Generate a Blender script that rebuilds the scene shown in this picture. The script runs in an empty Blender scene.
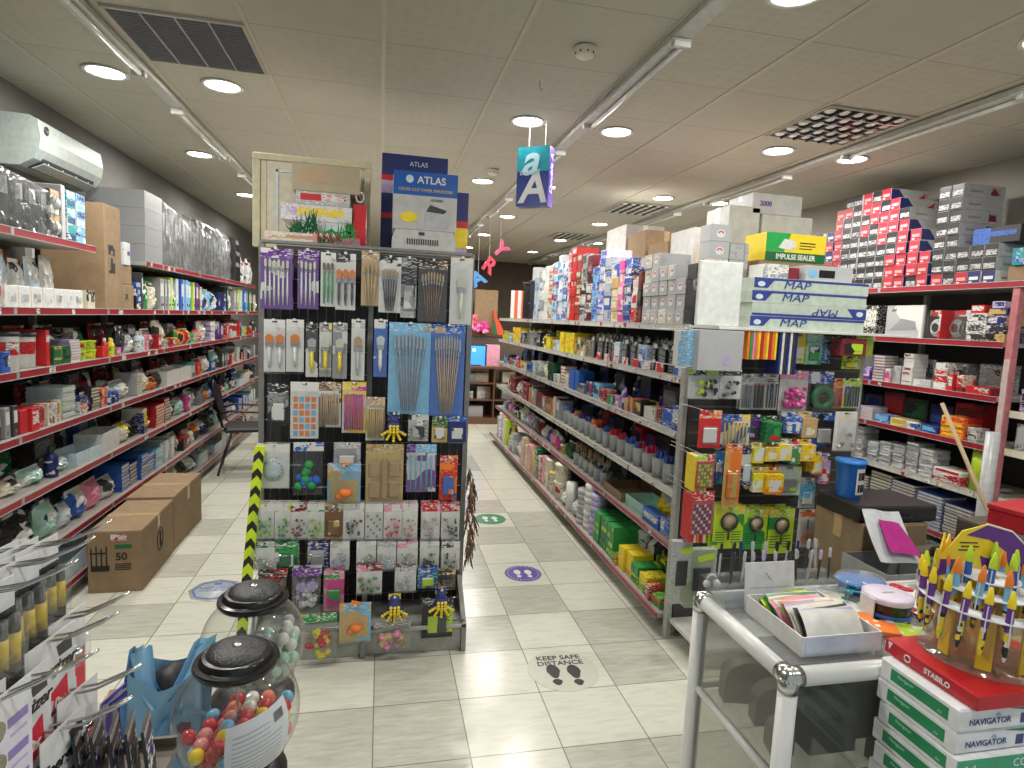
import bpy, math, random, re
from mathutils import Vector, Matrix
R = random.Random(7)
C = bpy.context.scene.collection
PI = math.pi
# ---------------------------------------------------------------- camera model (1024 x 768)
FPX, PIT, YAW, ROL, CH = 607.38, .105155, .214836, .045616, 1.70
_cy, _sy, _cp, _sp = math.cos(YAW), math.sin(YAW), math.cos(PIT), math.sin(PIT)
FW = Vector((_sy*_cp, _cy*_cp, -_sp)); _r = Vector((_cy, -_sy, 0)); _u = _r.cross(FW)
RT = _r*math.cos(ROL) + _u*math.sin(ROL); UP = -_r*math.sin(ROL) + _u*math.cos(ROL)
CAM = Vector((0, 0, CH))
def at(px, py, ax, v):
    """point seen at a photo pixel on the plane axis=v"""
    d = FW + RT*((px-512)/FPX) - UP*((py-384)/FPX)
    return CAM + d*((v-CAM[ax])/d[ax])
# ---------------------------------------------------------------- materials
MATS = {}
COL = dict(white=(.73,.73,.70), cream=(.74,.70,.56), black=(.018,.018,.02), charcoal=(.045,.047,.05), grey=(.30,.31,.32), silver=(.47,.48,.49),
  red=(.60,.025,.03), maroon=(.22,.02,.03), orange=(.85,.22,.03), yellow=(.86,.66,.03), lime=(.50,.72,.04), green=(.04,.33,.08), dgreen=(.015,.14,.05),
  mint=(.40,.66,.55), teal=(.03,.34,.38), sky=(.20,.50,.78), blue=(.03,.13,.52), navy=(.02,.03,.16), purple=(.15,.04,.30), lilac=(.50,.42,.70),
  pink=(.82,.28,.45), magenta=(.65,.04,.28), brown=(.20,.10,.05), tan=(.52,.36,.20), wood=(.46,.28,.13), kraft=(.29,.195,.11), gold=(.60,.42,.14),
  skin=(.75,.50,.38), ice=(.62,.74,.80))
COL[''] = COL['grey']
def rgb(c): return COL[c] if isinstance(c, str) else c
VAGUE = {'such','of these','same','the','its','small','long','on','in'}
def trim(lb):
    """keep a label within sixteen words by leaving out the least telling ones"""
    for v in (' of these', ' such', ' on the middle shelving', ' from', ' printed', ' its', ' covered', ' the', ' row', ' the', ' with', ' the', ' in', ' the', ' the'):
        if len(re.findall(r"[A-Za-z0-9'-]+", lb)) <= 16: break
        lb = lb.replace(v, '', 1)
    return lb
def new_mat(key):
    m = bpy.data.materials.new(key); m.use_nodes = True
    nt = m.node_tree; b = nt.nodes['Principled BSDF']
    return m, nt, b
def N(nt, t, **k):
    n = nt.nodes.new(t)
    for a, v in k.items():
        if a[0] == '_': n.inputs[a[1:]].default_value = v
        else: setattr(n, a, v)
    return n
def L(nt, a, b): nt.links.new(a, b)
def plain(c, rough=.45, metal=0, var=.10, bump=0, scale=30, name=None):
    key = name or f"paint {c} {rough} {metal} {var} {bump} {scale}"
    if key in MATS: return MATS[key]
    m, nt, b = new_mat(key); col = rgb(c)
    tc = N(nt, 'ShaderNodeTexCoord'); no = N(nt, 'ShaderNodeTexNoise', _Scale=scale, _Detail=3.0)
    L(nt, tc.outputs['Object'], no.inputs['Vector'])
    rp = N(nt, 'ShaderNodeValToRGB'); e = rp.color_ramp.elements
    e[0].position = .3; e[1].position = .7
    e[0].color = (*[x*(1-var) for x in col], 1); e[1].color = (*[min(1, x*(1+var)) for x in col], 1)
    L(nt, no.outputs['Fac'], rp.inputs['Fac']); L(nt, rp.outputs['Color'], b.inputs['Base Color'])
    b.inputs['Roughness'].default_value = rough; b.inputs['Metallic'].default_value = metal
    if bump:
        bp = N(nt, 'ShaderNodeBump', _Strength=bump, _Distance=.004)
        L(nt, no.outputs['Fac'], bp.inputs['Height']); L(nt, bp.outputs['Normal'], b.inputs['Normal'])
    MATS[key] = m; return m
def printed(*pal, scale=22, rough=.35, stretch=(1,1,1), lines=None):
    """printed packaging: blocks of a few colours and fine type-like marks, fixed to the pack"""
    key = f"printed {pal} {scale} {rough} {stretch} {lines}"
    if key in MATS: return MATS[key]
    m, nt, b = new_mat(key[:60])
    tc = N(nt, 'ShaderNodeTexCoord'); oi = N(nt, 'ShaderNodeObjectInfo')
    mu = N(nt, 'ShaderNodeMath', operation='MULTIPLY'); mu.inputs[1].default_value = 37
    L(nt, oi.outputs['Random'], mu.inputs[0])
    ad = N(nt, 'ShaderNodeVectorMath', operation='ADD'); L(nt, tc.outputs['Object'], ad.inputs[0]); L(nt, mu.outputs[0], ad.inputs[1])
    mp = N(nt, 'ShaderNodeMapping'); mp.inputs['Scale'].default_value = stretch; L(nt, ad.outputs[0], mp.inputs['Vector'])
    vo = N(nt, 'ShaderNodeTexVoronoi', distance='CHEBYCHEV', _Scale=scale, _Randomness=.75)
    L(nt, mp.outputs[0], vo.inputs['Vector'])
    se = N(nt, 'ShaderNodeSeparateColor'); L(nt, vo.outputs['Color'], se.inputs[0])
    rp = N(nt, 'ShaderNodeValToRGB'); rp.color_ramp.interpolation = 'CONSTANT'; e = rp.color_ramp.elements
    n = len(pal); w = [0] + [.46 + .54*i/max(1, n-1) for i in range(n-1)] if n > 1 else [0]
    e[0].position = 0; e[0].color = (*rgb(pal[0]), 1); e[1].position = w[1] if n > 1 else 1; e[1].color = (*rgb(pal[min(1, n-1)]), 1)
    for i in range(2, n): x = e.new(w[i]); x.color = (*rgb(pal[i]), 1)
    L(nt, se.outputs[0], rp.inputs['Fac'])
    out = rp.outputs['Color']
    if lines:
        m2 = N(nt, 'ShaderNodeMapping'); m2.inputs['Scale'].default_value = (9, 9, 34); L(nt, ad.outputs[0], m2.inputs['Vector'])
        v2 = N(nt, 'ShaderNodeTexVoronoi', distance='CHEBYCHEV', _Scale=9.0, _Randomness=.5); L(nt, m2.outputs[0], v2.inputs['Vector'])
        s2 = N(nt, 'ShaderNodeSeparateColor'); L(nt, v2.outputs['Color'], s2.inputs[0])
        gt = N(nt, 'ShaderNodeMath', operation='GREATER_THAN'); gt.inputs[1].default_value = .80; L(nt, s2.outputs[1], gt.inputs[0])
        mx = N(nt, 'ShaderNodeMix', data_type='RGBA'); L(nt, gt.outputs[0], mx.inputs[0]); L(nt, out, mx.inputs[6]); mx.inputs[7].default_value = (*rgb(lines), 1)
        out = mx.outputs[2]
    L(nt, out, b.inputs['Base Color']); b.inputs['Roughness'].default_value = rough
    MATS[key] = m; return m
def clear(tint=(.97,.98,.98), fog=.02, rough=.12, name=None):
    """thin clear plastic or glass: see-through, with reflections that grow at grazing angles"""
    key = name or f"clear {tint} {fog} {rough}"
    if key in MATS: return MATS[key]
    m, nt, b = new_mat(key); nt.nodes.remove(b); o = nt.nodes['Material Output']
    tr = N(nt, 'ShaderNodeBsdfTransparent', _Color=(*tint, 1)); gl = N(nt, 'ShaderNodeBsdfGlossy', _Roughness=rough)
    df = N(nt, 'ShaderNodeBsdfDiffuse', _Color=(.8,.82,.82,1))
    tc = N(nt, 'ShaderNodeTexCoord'); no = N(nt, 'ShaderNodeTexNoise', _Scale=26.0); L(nt, tc.outputs['Object'], no.inputs['Vector'])
    bp = N(nt, 'ShaderNodeBump', _Strength=.35 if rough > .05 else .03, _Distance=.01); L(nt, no.outputs['Fac'], bp.inputs['Height'])
    L(nt, bp.outputs['Normal'], gl.inputs['Normal'])
    fc = N(nt, 'ShaderNodeLayerWeight', _Blend=.5); pw = N(nt, 'ShaderNodeMath', operation='POWER'); pw.inputs[1].default_value = 3.5; L(nt, fc.outputs['Facing'], pw.inputs[0])
    lw = N(nt, 'ShaderNodeMath', operation='MULTIPLY_ADD'); lw.inputs[1].default_value = .7; lw.inputs[2].default_value = .035; L(nt, pw.outputs[0], lw.inputs[0]); m1 = N(nt, 'ShaderNodeMixShader'); m2 = N(nt, 'ShaderNodeMixShader')
    m2.inputs[0].default_value = fog
    L(nt, lw.outputs[0], m1.inputs[0]); L(nt, tr.outputs[0], m1.inputs[1]); L(nt, gl.outputs[0], m1.inputs[2])
    L(nt, m1.outputs[0], m2.inputs[1]); L(nt, df.outputs[0], m2.inputs[2]); L(nt, m2.outputs[0], o.inputs['Surface'])
    MATS[key] = m; return m
def glow(c, s, name):
    if name in MATS: return MATS[name]
    m, nt, b = new_mat(name); b.inputs['Base Color'].default_value = (*rgb(c), 1)
    b.inputs['Emission Color'].default_value = (*rgb(c), 1); b.inputs['Emission Strength'].default_value = s
    MATS[name] = m; return m
def chrome(): return plain((.62,.62,.60), .22, 1, .05, name='chromed steel')
def wire(): return plain((.42,.42,.40), .35, .8, .08, name='zinc wire')
def whitemetal(): return plain((.70,.70,.66), .4, .0, .05, name='white powder-coated steel')
# ---------------------------------------------------------------- mesh building
class MB:
    def __init__(s): s.v=[]; s.f=[]; s.m=[]; s.sm=[]; s.mats=[]; s.M=Matrix.Identity(4)
    def mi(s, m):
        if m not in s.mats: s.mats.append(m)
        return s.mats.index(m)
    def add(s, vs, fs, mat, smooth=False):
        o = len(s.v); s.v += [tuple(s.M @ Vector(v)) for v in vs]
        i = s.mi(mat)
        for f in fs: s.f.append([o+k for k in f]); s.m.append(i); s.sm.append(smooth)
        return s
    def box(s, x0, x1, y0, y1, z0, z1, mat, b=0):
        if b <= 0:
            vs = [(x,y,z) for z in (z0,z1) for y in (y0,y1) for x in (x0,x1)]
            return s.add(vs, [(0,2,3,1),(4,5,7,6),(0,1,5,4),(2,6,7,3),(0,4,6,2),(1,3,7,5)], mat)
        b = min(b, (x1-x0)*.49, (y1-y0)*.49, (z1-z0)*.49)
        lo = (x0,y0,z0); hi = (x1,y1,z1); vs = []; idx = {}
        for cx in (0,1):
            for cyy in (0,1):
                for cz in (0,1):
                    c = (cx,cyy,cz)
                    for a in range(3):   # vertex lying on face a
                        p = []
                        for k in range(3):
                            e = (lo,hi)[c[k]][k]
                            p.append(e if k == a else e + (b if c[k] == 0 else -b))
                        idx[c,a] = len(vs); vs.append(tuple(p))
        fs = []
        def add(q):
            P = [Vector(vs[i]) for i in q]; n = (P[1]-P[0]).cross(P[2]-P[0]); ce = Vector(((x0+x1)/2,(y0+y1)/2,(z0+z1)/2))
            m = sum(P, Vector())/len(P)
            fs.append(q if n.dot(m-ce) > 0 else q[::-1])
        for a in range(3):
            o1, o2 = [k for k in range(3) if k != a]
            for sd in (0,1):
                q = []
                for u, w in ((0,0),(1,0),(1,1),(0,1)):
                    c = [0,0,0]; c[a] = sd; c[o1] = u; c[o2] = w; q.append(idx[tuple(c),a])
                add(q)
                # edges between faces o1,o2 along axis a
            for u in (0,1):
                for w in (0,1):
                    c0=[0,0,0]; c0[o1]=u; c0[o2]=w; c1=list(c0); c1[a]=1
                    add([idx[tuple(c0),o1], idx[tuple(c0),o2], idx[tuple(c1),o2], idx[tuple(c1),o1]])
        for cx in (0,1):
            for cyy in (0,1):
                for cz in (0,1): add([idx[(cx,cyy,cz),a] for a in range(3)])
        return s.add(vs, fs, mat)
    def cbox(s, c, d, mat, b=0, rot=None):
        M0 = s.M.copy(); s.M = s.M @ Matrix.Translation(c)
        if rot: s.M = s.M @ Matrix.Rotation(rot[1], 4, rot[0])
        s.box(-d[0]/2, d[0]/2, -d[1]/2, d[1]/2, -d[2]/2, d[2]/2, mat, b); s.M = M0; return s
    def lathe(s, prof, mat, c=(0,0,0), n=16, cap=True, sx=1, sy=1):
        vs = []; k = len(prof)
        for i in range(n):
            a = 2*PI*i/n; ca, sa = math.cos(a), math.sin(a)
            for r, z in prof: vs.append((c[0]+r*ca*sx, c[1]+r*sa*sy, c[2]+z))
        fs = [(i*k+j, ((i+1)%n)*k+j, ((i+1)%n)*k+j+1, i*k+j+1) for i in range(n) for j in range(k-1)]
        s.add(vs, fs, mat, True)
        if cap:
            for j, rv in ((0, True), (k-1, False)):
                if prof[j][0] > 1e-5:
                    q = [vs[i*k+j] for i in range(n)]
                    s.add(q, [tuple(range(n))[::-1] if rv else tuple(range(n))], mat)
        return s
    def tube(s, pts, r, mat, n=6, closed=False):
        P = [Vector(p) for p in pts]; m = len(P); vs = []
        for i, p in enumerate(P):
            if closed: t = P[(i+1)%m]-P[i-1]
            else: t = (P[min(i+1,m-1)]-P[max(i-1,0)])
            t = t.normalized() if t.length > 0 else Vector((0,0,1))
            a = t.cross(Vector((0,0,1)) if abs(t.z) < .9 else Vector((0,1,0))).normalized(); b = t.cross(a)
            rr = r[i] if isinstance(r, (list,tuple)) else r
            for k in range(n):
                q = p + a*(rr*math.cos(2*PI*k/n)) + b*(rr*math.sin(2*PI*k/n)); vs.append(tuple(q))
        fs = []
        for i in range(m if closed else m-1):
            j = (i+1) % m
            for k in range(n): fs.append((i*n+k, i*n+(k+1)%n, j*n+(k+1)%n, j*n+k))
        if not closed: fs += [tuple(range(n))[::-1], tuple((m-1)*n+k for k in range(n))]
        return s.add(vs, fs, mat, n > 4)
    def prism(s, pts, d0, d1, mat, ax='y'):
        """polygon given in the two other axes, extruded along ax"""
        n = len(pts)
        def P(a, b, d): return {'y': (a,d,b), 'x': (d,a,b), 'z': (a,b,d)}[ax]
        vs = [P(a,b,d0) for a,b in pts] + [P(a,b,d1) for a,b in pts]
        fs = [tuple(range(n)), tuple(range(n,2*n))[::-1]] + [(i, i+n, (i+1)%n+n, (i+1)%n) for i in range(n)]
        return s.add(vs, fs, mat)
    def grid(s, fn, nu, nv, mat, smooth=True, two=True):
        vs = [fn(i/nu, j/nv) for j in range(nv+1) for i in range(nu+1)]
        fs = [(j*(nu+1)+i, j*(nu+1)+i+1, (j+1)*(nu+1)+i+1, (j+1)*(nu+1)+i) for j in range(nv) for i in range(nu)]
        return s.add(vs, fs, mat, smooth)
    def ball(s, c, r, mat, n=10, sz=1):
        pr = [(r*math.sin(PI*i/(n//2+1)), -r*sz*math.cos(PI*i/(n//2+1))) for i in range(n//2+2)]
        pr[0] = (0, -r*sz); pr[-1] = (0, r*sz); return s.lathe(pr, mat, c, n, False)
    def mesh(s, name):
        me = bpy.data.meshes.new(name); me.from_pydata(s.v, [], s.f)
        for m in s.mats: me.materials.append(m)
        me.polygons.foreach_set('material_index', s.m); me.polygons.foreach_set('use_smooth', s.sm)
        me.update(); return me
def link(name, me, parent=None, loc=(0,0,0), rz=0):
    o = bpy.data.objects.new(name, me.mesh(name) if isinstance(me, MB) else me); C.objects.link(o)
    o.location = loc; o.rotation_euler = (0,0,rz)
    if parent: o.parent = parent
    return o
def tag(o, label, cat, group=None, kind=None):
    o['label'] = trim(label); o['category'] = cat
    if group: o['group'] = group
    if kind: o['kind'] = kind
    return o
def struct(name, mb, parent=None):
    o = link(name, mb, parent)
    if not parent: o['kind'] = 'structure'
    return o
def thing(name, label, cat, loc=(0,0,0), rz=0, group=None):
    return tag(link(name, None, None, loc, rz), label, cat, group)
def copy_tree(o, parent=None):
    c = o.copy(); C.objects.link(c)
    if parent: c.parent = parent
    for ch in CH_OF.get(o.name, []): copy_tree(ch, c)
    return c
CH_OF = {}
# a tree is (name, mesh, [child trees]) or (..., label)
TREES = {}
def tree(fn):
    """cache the meshes of a product kind by its arguments"""
    def w(*a, **k):
        key = (fn.__name__, a, tuple(sorted(k.items())))
        if key not in TREES: TREES[key] = fn(*a, **k)
        return TREES[key]
    return w
def T(name, mb, kids=(), loc=(0,0,0), rz=0, rot=None, label=None):
    return dict(name=name, me=mb.mesh(name) if isinstance(mb, MB) else mb, kids=list(kids), loc=loc, rz=rz, rot=rot, label=label)
def plant(t, parent=None):
    o = link(t['name'], t['me'], parent, t['loc'], t['rz'])
    if t['rot']: o.rotation_euler = t['rot']
    if t['label']: o['label'] = t['label']
    for k in t['kids']: plant(k, o)
    return o
def put(t, loc, rz, label, cat, group=None, name=None, rot=None):
    o = plant(t); o.location = loc; o.rotation_euler = rot or (0,0,rz)
    if name: o.name = name
    return tag(o, label, cat, group)
_tx = {}
def text(s, size, mat, depth=.0006, shear=0, bold=.0, align='CENTER', sx=1):
    """lettering as a mesh, standing in the XZ plane, readable from -Y, centred on its origin"""
    key = (s, size, mat.name, depth, shear, bold, align, sx)
    if key in _tx: return _tx[key]
    cu = bpy.data.curves.new('lettering', 'FONT'); cu.body = s; cu.size = size; cu.extrude = depth; cu.shear = shear; cu.offset = bold*size
    cu.align_x = align; cu.align_y = 'CENTER'; cu.resolution_u = 3
    o = bpy.data.objects.new('lettering', cu); C.objects.link(o)
    dg = bpy.context.evaluated_depsgraph_get(); me = bpy.data.meshes.new_from_object(o.evaluated_get(dg))
    bpy.data.objects.remove(o); me.transform(Matrix.Rotation(PI/2, 4, 'X') @ Matrix.Diagonal((sx,1,1,1)))
    me.materials.clear(); me.materials.append(mat); me.name = 'lettering'
    _tx[key] = me; return me
ORD = 'first second third fourth fifth sixth seventh eighth ninth tenth eleventh twelfth thirteenth fourteenth fifteenth sixteenth seventeenth eighteenth nineteenth twentieth'.split()
def od(i):
    if i < 20: return ORD[i]
    tens = ['twenty', 'thirty', 'forty', 'fifty', 'sixty', 'seventy', 'eighty', 'ninety'][(i+1)//10-2]; u = (i+1) % 10
    return tens + '-' + ORD[u-1] if u else tens[:-1] + 'ieth'
# ---------------------------------------------------------------- product makers (front faces -Y, origin at the base centre)
@tree
def pbox(w, d, h, c1='white', c2='blue', c3='black', lab=.55, name='box'):
    m = MB().box(-w/2, w/2, -d/2, d/2, 0, h, plain(c1, .4, 0, .04) if c1 == c2 else printed(c1, c1, c2, c3, scale=.55/max(w,h), lines=c3), .0015)
    k = []
    if lab:
        lb = MB().box(-w*.42, w*.42, -d/2-.0008, -d/2, h*.5-h*lab/2+h*.08, h*.5+h*lab/2+h*.08, printed(c2, c1, c3, scale=1.1/max(w,h), lines=c1))
        k = [T('label', lb)]
    return T(name, m, k)
@tree
def carton(w, d, h, c='kraft', tape='tan', mark=0):
    ma = plain((.52,.52,.50) if c == 'white' else c, .75, 0, .10, .25, 18)
    m = MB().box(-w/2, w/2, -d/2, d/2, 0, h-.004, ma, .004)
    g = .002; m.box(-w/2+.002, w/2-.002, -d/2+.002, -g, h-.006, h, ma, .001).box(-w/2+.002, w/2-.002, g, d/2-.002, h-.006, h, ma, .001)
    t = MB().box(-w/2-.0006, w/2+.0006, -.024, .024, h-.0005, h+.0008, plain(tape, .2)).box(w/2, w/2+.0008, -.024, .024, h*.72, h, plain(tape, .2)).box(-w/2-.0008, -w/2, -.024, .024, h*.72, h, plain(tape, .2))
    k = [T('packing_tape', t)]
    if mark:
        k.append(T('printed_mark', MB().box(-w*.3, w*.1, -d/2-.0008, -d/2, h*.35, h*.62, printed(c, 'black', scale=24, rough=.7, lines='black'))))
    return T('cardboard_carton', m, k)
@tree
def tub(r, h, c='white', lid='red', lab='green'):
    m = MB().lathe([(r*.86, 0), (r*.92, .004), (r, h*.9), (r*1.02, h*.92)], plain(c, .4), n=18)
    l = MB().lathe([(r*1.05, h*.88), (r*1.07, h*.9), (r*1.07, h*.97), (r*1.0, h), (r*.2, h*.99)], plain(lid, .4), n=18)
    b = MB().lathe([(r*.905, h*.12), (r*.99, h*.74)], printed(lab, c, 'red', scale=18, lines='black'), n=18, cap=False, sx=1.012, sy=1.012)
    return T('tub', m, [T('lid', l), T('label', b)])
@tree
def bottle(r, h, c='white', cap='black', lab='red'):
    m = MB().lathe([(r*.9, 0), (r, .004), (r, h*.62), (r*.75, h*.74), (r*.36, h*.8), (r*.36, h*.86)], plain(c, .3), n=14)
    k = MB().lathe([(r*.45, h*.8), (r*.45, h*.97), (r*.38, h)], plain(cap, .4), n=12)
    b = MB().lathe([(r*1.015, h*.12), (r*1.015, h*.55)], printed(lab, c, scale=20, lines='black'), n=14, cap=False)
    return T('bottle', m, [T('cap', k), T('label', b)])
@tree
def bag(w, d, h, c='white', c2='red', seed=0, hd=True):
    r = random.Random(seed)
    ph = [r.uniform(0, 6) for _ in range(6)]; cr = {}
    def f(side):
        def g(u, v):
            kk = (round(u*10), round(v*10), side if 0 < u < 1 and 0 < v < 1 else 0)
            if kk not in cr: cr[kk] = (r.uniform(-.5,.5), r.uniform(0,1), r.uniform(-.5,.5))
            a_, b_, c_ = cr[kk]
            bu = (math.sin(PI*u)**.55)*(math.sin(PI*min(1, v*.97+.03))**.5)
            wr = .05*math.sin(9*u+ph[0]+3*v)+.05*math.sin(13*v+ph[1])+.04*math.sin(17*u*v+ph[2])
            return ((u-.5)*w*(1-.08*math.sin(PI*v))+a_*w*.07*math.sin(PI*u), side*(d/2)*bu*(.62+.36*b_+wr*.3), v*h*(.95 if hd else 1)*(1-.05*abs(a_))+c_*h*.06*math.sin(PI*v))
        return g
    ma = printed(c, c, c2, 'charcoal', 'white', c, scale=2.6/w, rough=.16); m = MB().grid(f(-1), 10, 10, ma, False).grid(f(1), 10, 10, ma, False)
    k = [T('header_card', MB().box(-w/2, w/2, -.002, .002, h*.86, h, printed(c2, c2, 'white', scale=20)))] if hd else []
    return T('bag', m, k)
@tree
def pad(w, d, h, c='blue'):
    m = MB().box(-w/2, w/2, -d/2, d/2, 0, h*.1, plain(c, .4)).box(-w/2, w/2, -d/2, d/2, h*.9, h, plain(c, .4)).box(-w/2, -w/2+.002, -d/2, d/2, 0, h, plain(c, .4))
    return T('pad', m, [T('pages', MB().box(-w/2+.002, w/2-.003, -d/2+.003, d/2-.003, h*.1, h*.9, plain('cream', .8, 0, .1, 0, 120)))])
@tree
def folder(w, d, h, c='blue'):
    m = MB().box(-w/2, w/2, -d/2, d/2, 0, h, plain(c, .45), .003)
    return T('lever_file', m, [T('spine_label', MB().box(-w*.33, w*.33, -d/2-.001, -d/2, h*.45, h*.85, plain('white', .5))),
        T('finger_hole', MB().prism([(w*.22*math.cos(a*PI/6), h*.18+w*.22*math.sin(a*PI/6)) for a in range(12)], -d/2-.0015, -d/2, chrome()))])
@tree
def roll(r, h, c='white', hole=.4, c2='cream'):
    m = MB().lathe([(r*hole, 0), (r, 0), (r, h), (r*hole, h), (r*hole, 0)], plain(c, .3), n=20, cap=False)
    return T('roll', m, [T('core', MB().lathe([(r*hole*.86, .001), (r*hole, .001), (r*hole, h-.001), (r*hole*.86, h-.001), (r*hole*.86, .001)], plain(c2, .8), n=20, cap=False))])
@tree
def tray(w, d, h, c='white', t=.004):
    ma = plain(c, .5)
    m = MB().box(-w/2, w/2, -d/2, d/2, 0, t, ma).box(-w/2, w/2, -d/2, -d/2+t, t, h, ma).box(-w/2, w/2, d/2-t, d/2, t, h, ma)
    m.box(-w/2, -w/2+t, -d/2+t, d/2-t, t, h, ma).box(w/2-t, w/2, -d/2+t, d/2-t, t, h, ma)
    return T('tray', m)
@tree
def cup(r, h, c='clear'):
    ma = clear((.9,.93,.95), .3) if c == 'clear' else plain(c, .4)
    return T('cup', MB().lathe([(.002, .002), (r*.9, .002), (r, h), (r*1.04, h), (r*.95, -.0), (.002, 0)], ma, n=14, cap=False))
@tree
def pen(l, c='blue', cap='blue', r=.0045):
    m = MB().lathe([(.0008, 0), (r*.9, .012), (r, .02), (r, l*.72)], plain(c, .3), n=8)
    k = MB().lathe([(r*1.2, l*.7), (r*1.2, l*.97), (r*.6, l)], plain(cap, .3), n=8).box(-r*.4, r*.4, -r*2.1, -r*1.5, l*.74, l*.96, plain(cap, .3))
    return T('pen', m, [T('pen_cap', k)])
@tree
def calc(w, h, c='black', c2='silver'):
    m = MB().box(-w/2, w/2, -.008, .008, .004, h*.84, plain(c, .35), .003)
    s = MB().box(-w*.38, w*.38, -.0095, -.008, h*.62, h*.76, plain((.32,.38,.30), .2))
    kk = MB()
    for i in range(4):
        for j in range(5): kk.box(-w*.38+i*w*.2, -w*.38+i*w*.2+w*.15, -.0105, -.008, h*.08+j*h*.1, h*.08+j*h*.1+h*.06, plain(c2 if (i+j) % 3 else 'grey', .4))
    hd = MB().box(-w*.55, w*.55, -.001, .001, h*.84, h, printed(c2, 'white', 'black', scale=26))
    cl = MB().box(-w*.56, w*.56, -.0125, -.0118, 0, h*.86, clear())
    return T('calculator', m, [T('screen', s), T('keypad', kk), T('header_card', hd), T('clear_sleeve', cl)])
def brush_parts(m, x, z0, z1, c, br, up=True, r=.0032, fat=1.0, y=-.004, lean=0, ferr=None):
    """paintbrush in a mesh: handle, metal ferrule and hair"""
    l = z1-z0; fb = l*.17*(1 if fat < 2 else 1.5)
    zs = (z0, z0+l-fb*1.5, z0+l-fb, z0+l) if up else (z1, z1-l+fb*1.5, z1-l+fb, z1-l)
    hx = lambda z: x + lean*(z-z0)/l
    m.tube([(hx(z), y, z) for z in (zs[0], zs[0]*.65+zs[1]*.35, zs[1])], [r*.55, r*1.15*max(1, fat*.5), r*.9*max(1, fat*.6)], plain(c, .25), 7)
    M0 = m.M.copy()
    m.box(hx(zs[1])-r*fat, hx(zs[1])+r*fat, y-r*.9, y+r*.9, min(zs[1], zs[2]), max(zs[1], zs[2]), ferr or chrome(), r*.5)
    q = (hx(zs[3])+hx(zs[2]))/2; w0, w1 = r*fat*.95, r*fat*1.05
    m.prism([(q-w0, zs[2]), (q+w0, zs[2]), (q+w1, zs[2]*.25+zs[3]*.75), (q+w0*.3, zs[3]), (q-w0*.3, zs[3]), (q-w1, zs[2]*.25+zs[3]*.75)], y-r*.7, y+r*.7, plain(br, .9, 0, .25, .5, 400))
    return m
def euro(w, c, hh, top=0, th=.0006):
    """header card with a hanging slot"""
    ma = printed(*c, scale=20, lines='white') if isinstance(c, tuple) and isinstance(c[0], str) else plain(c, .4)
    m = MB(); s = min(.012, w*.2); a, b = -.006, -.014
    m.box(-w/2, w/2, -th, th, -hh, b, ma).box(-w/2, w/2, -th, th, a, top, ma).box(-w/2, -s, -th, th, b, a, ma).box(s, w/2, -th, th, b, a, ma)
    return m
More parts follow.
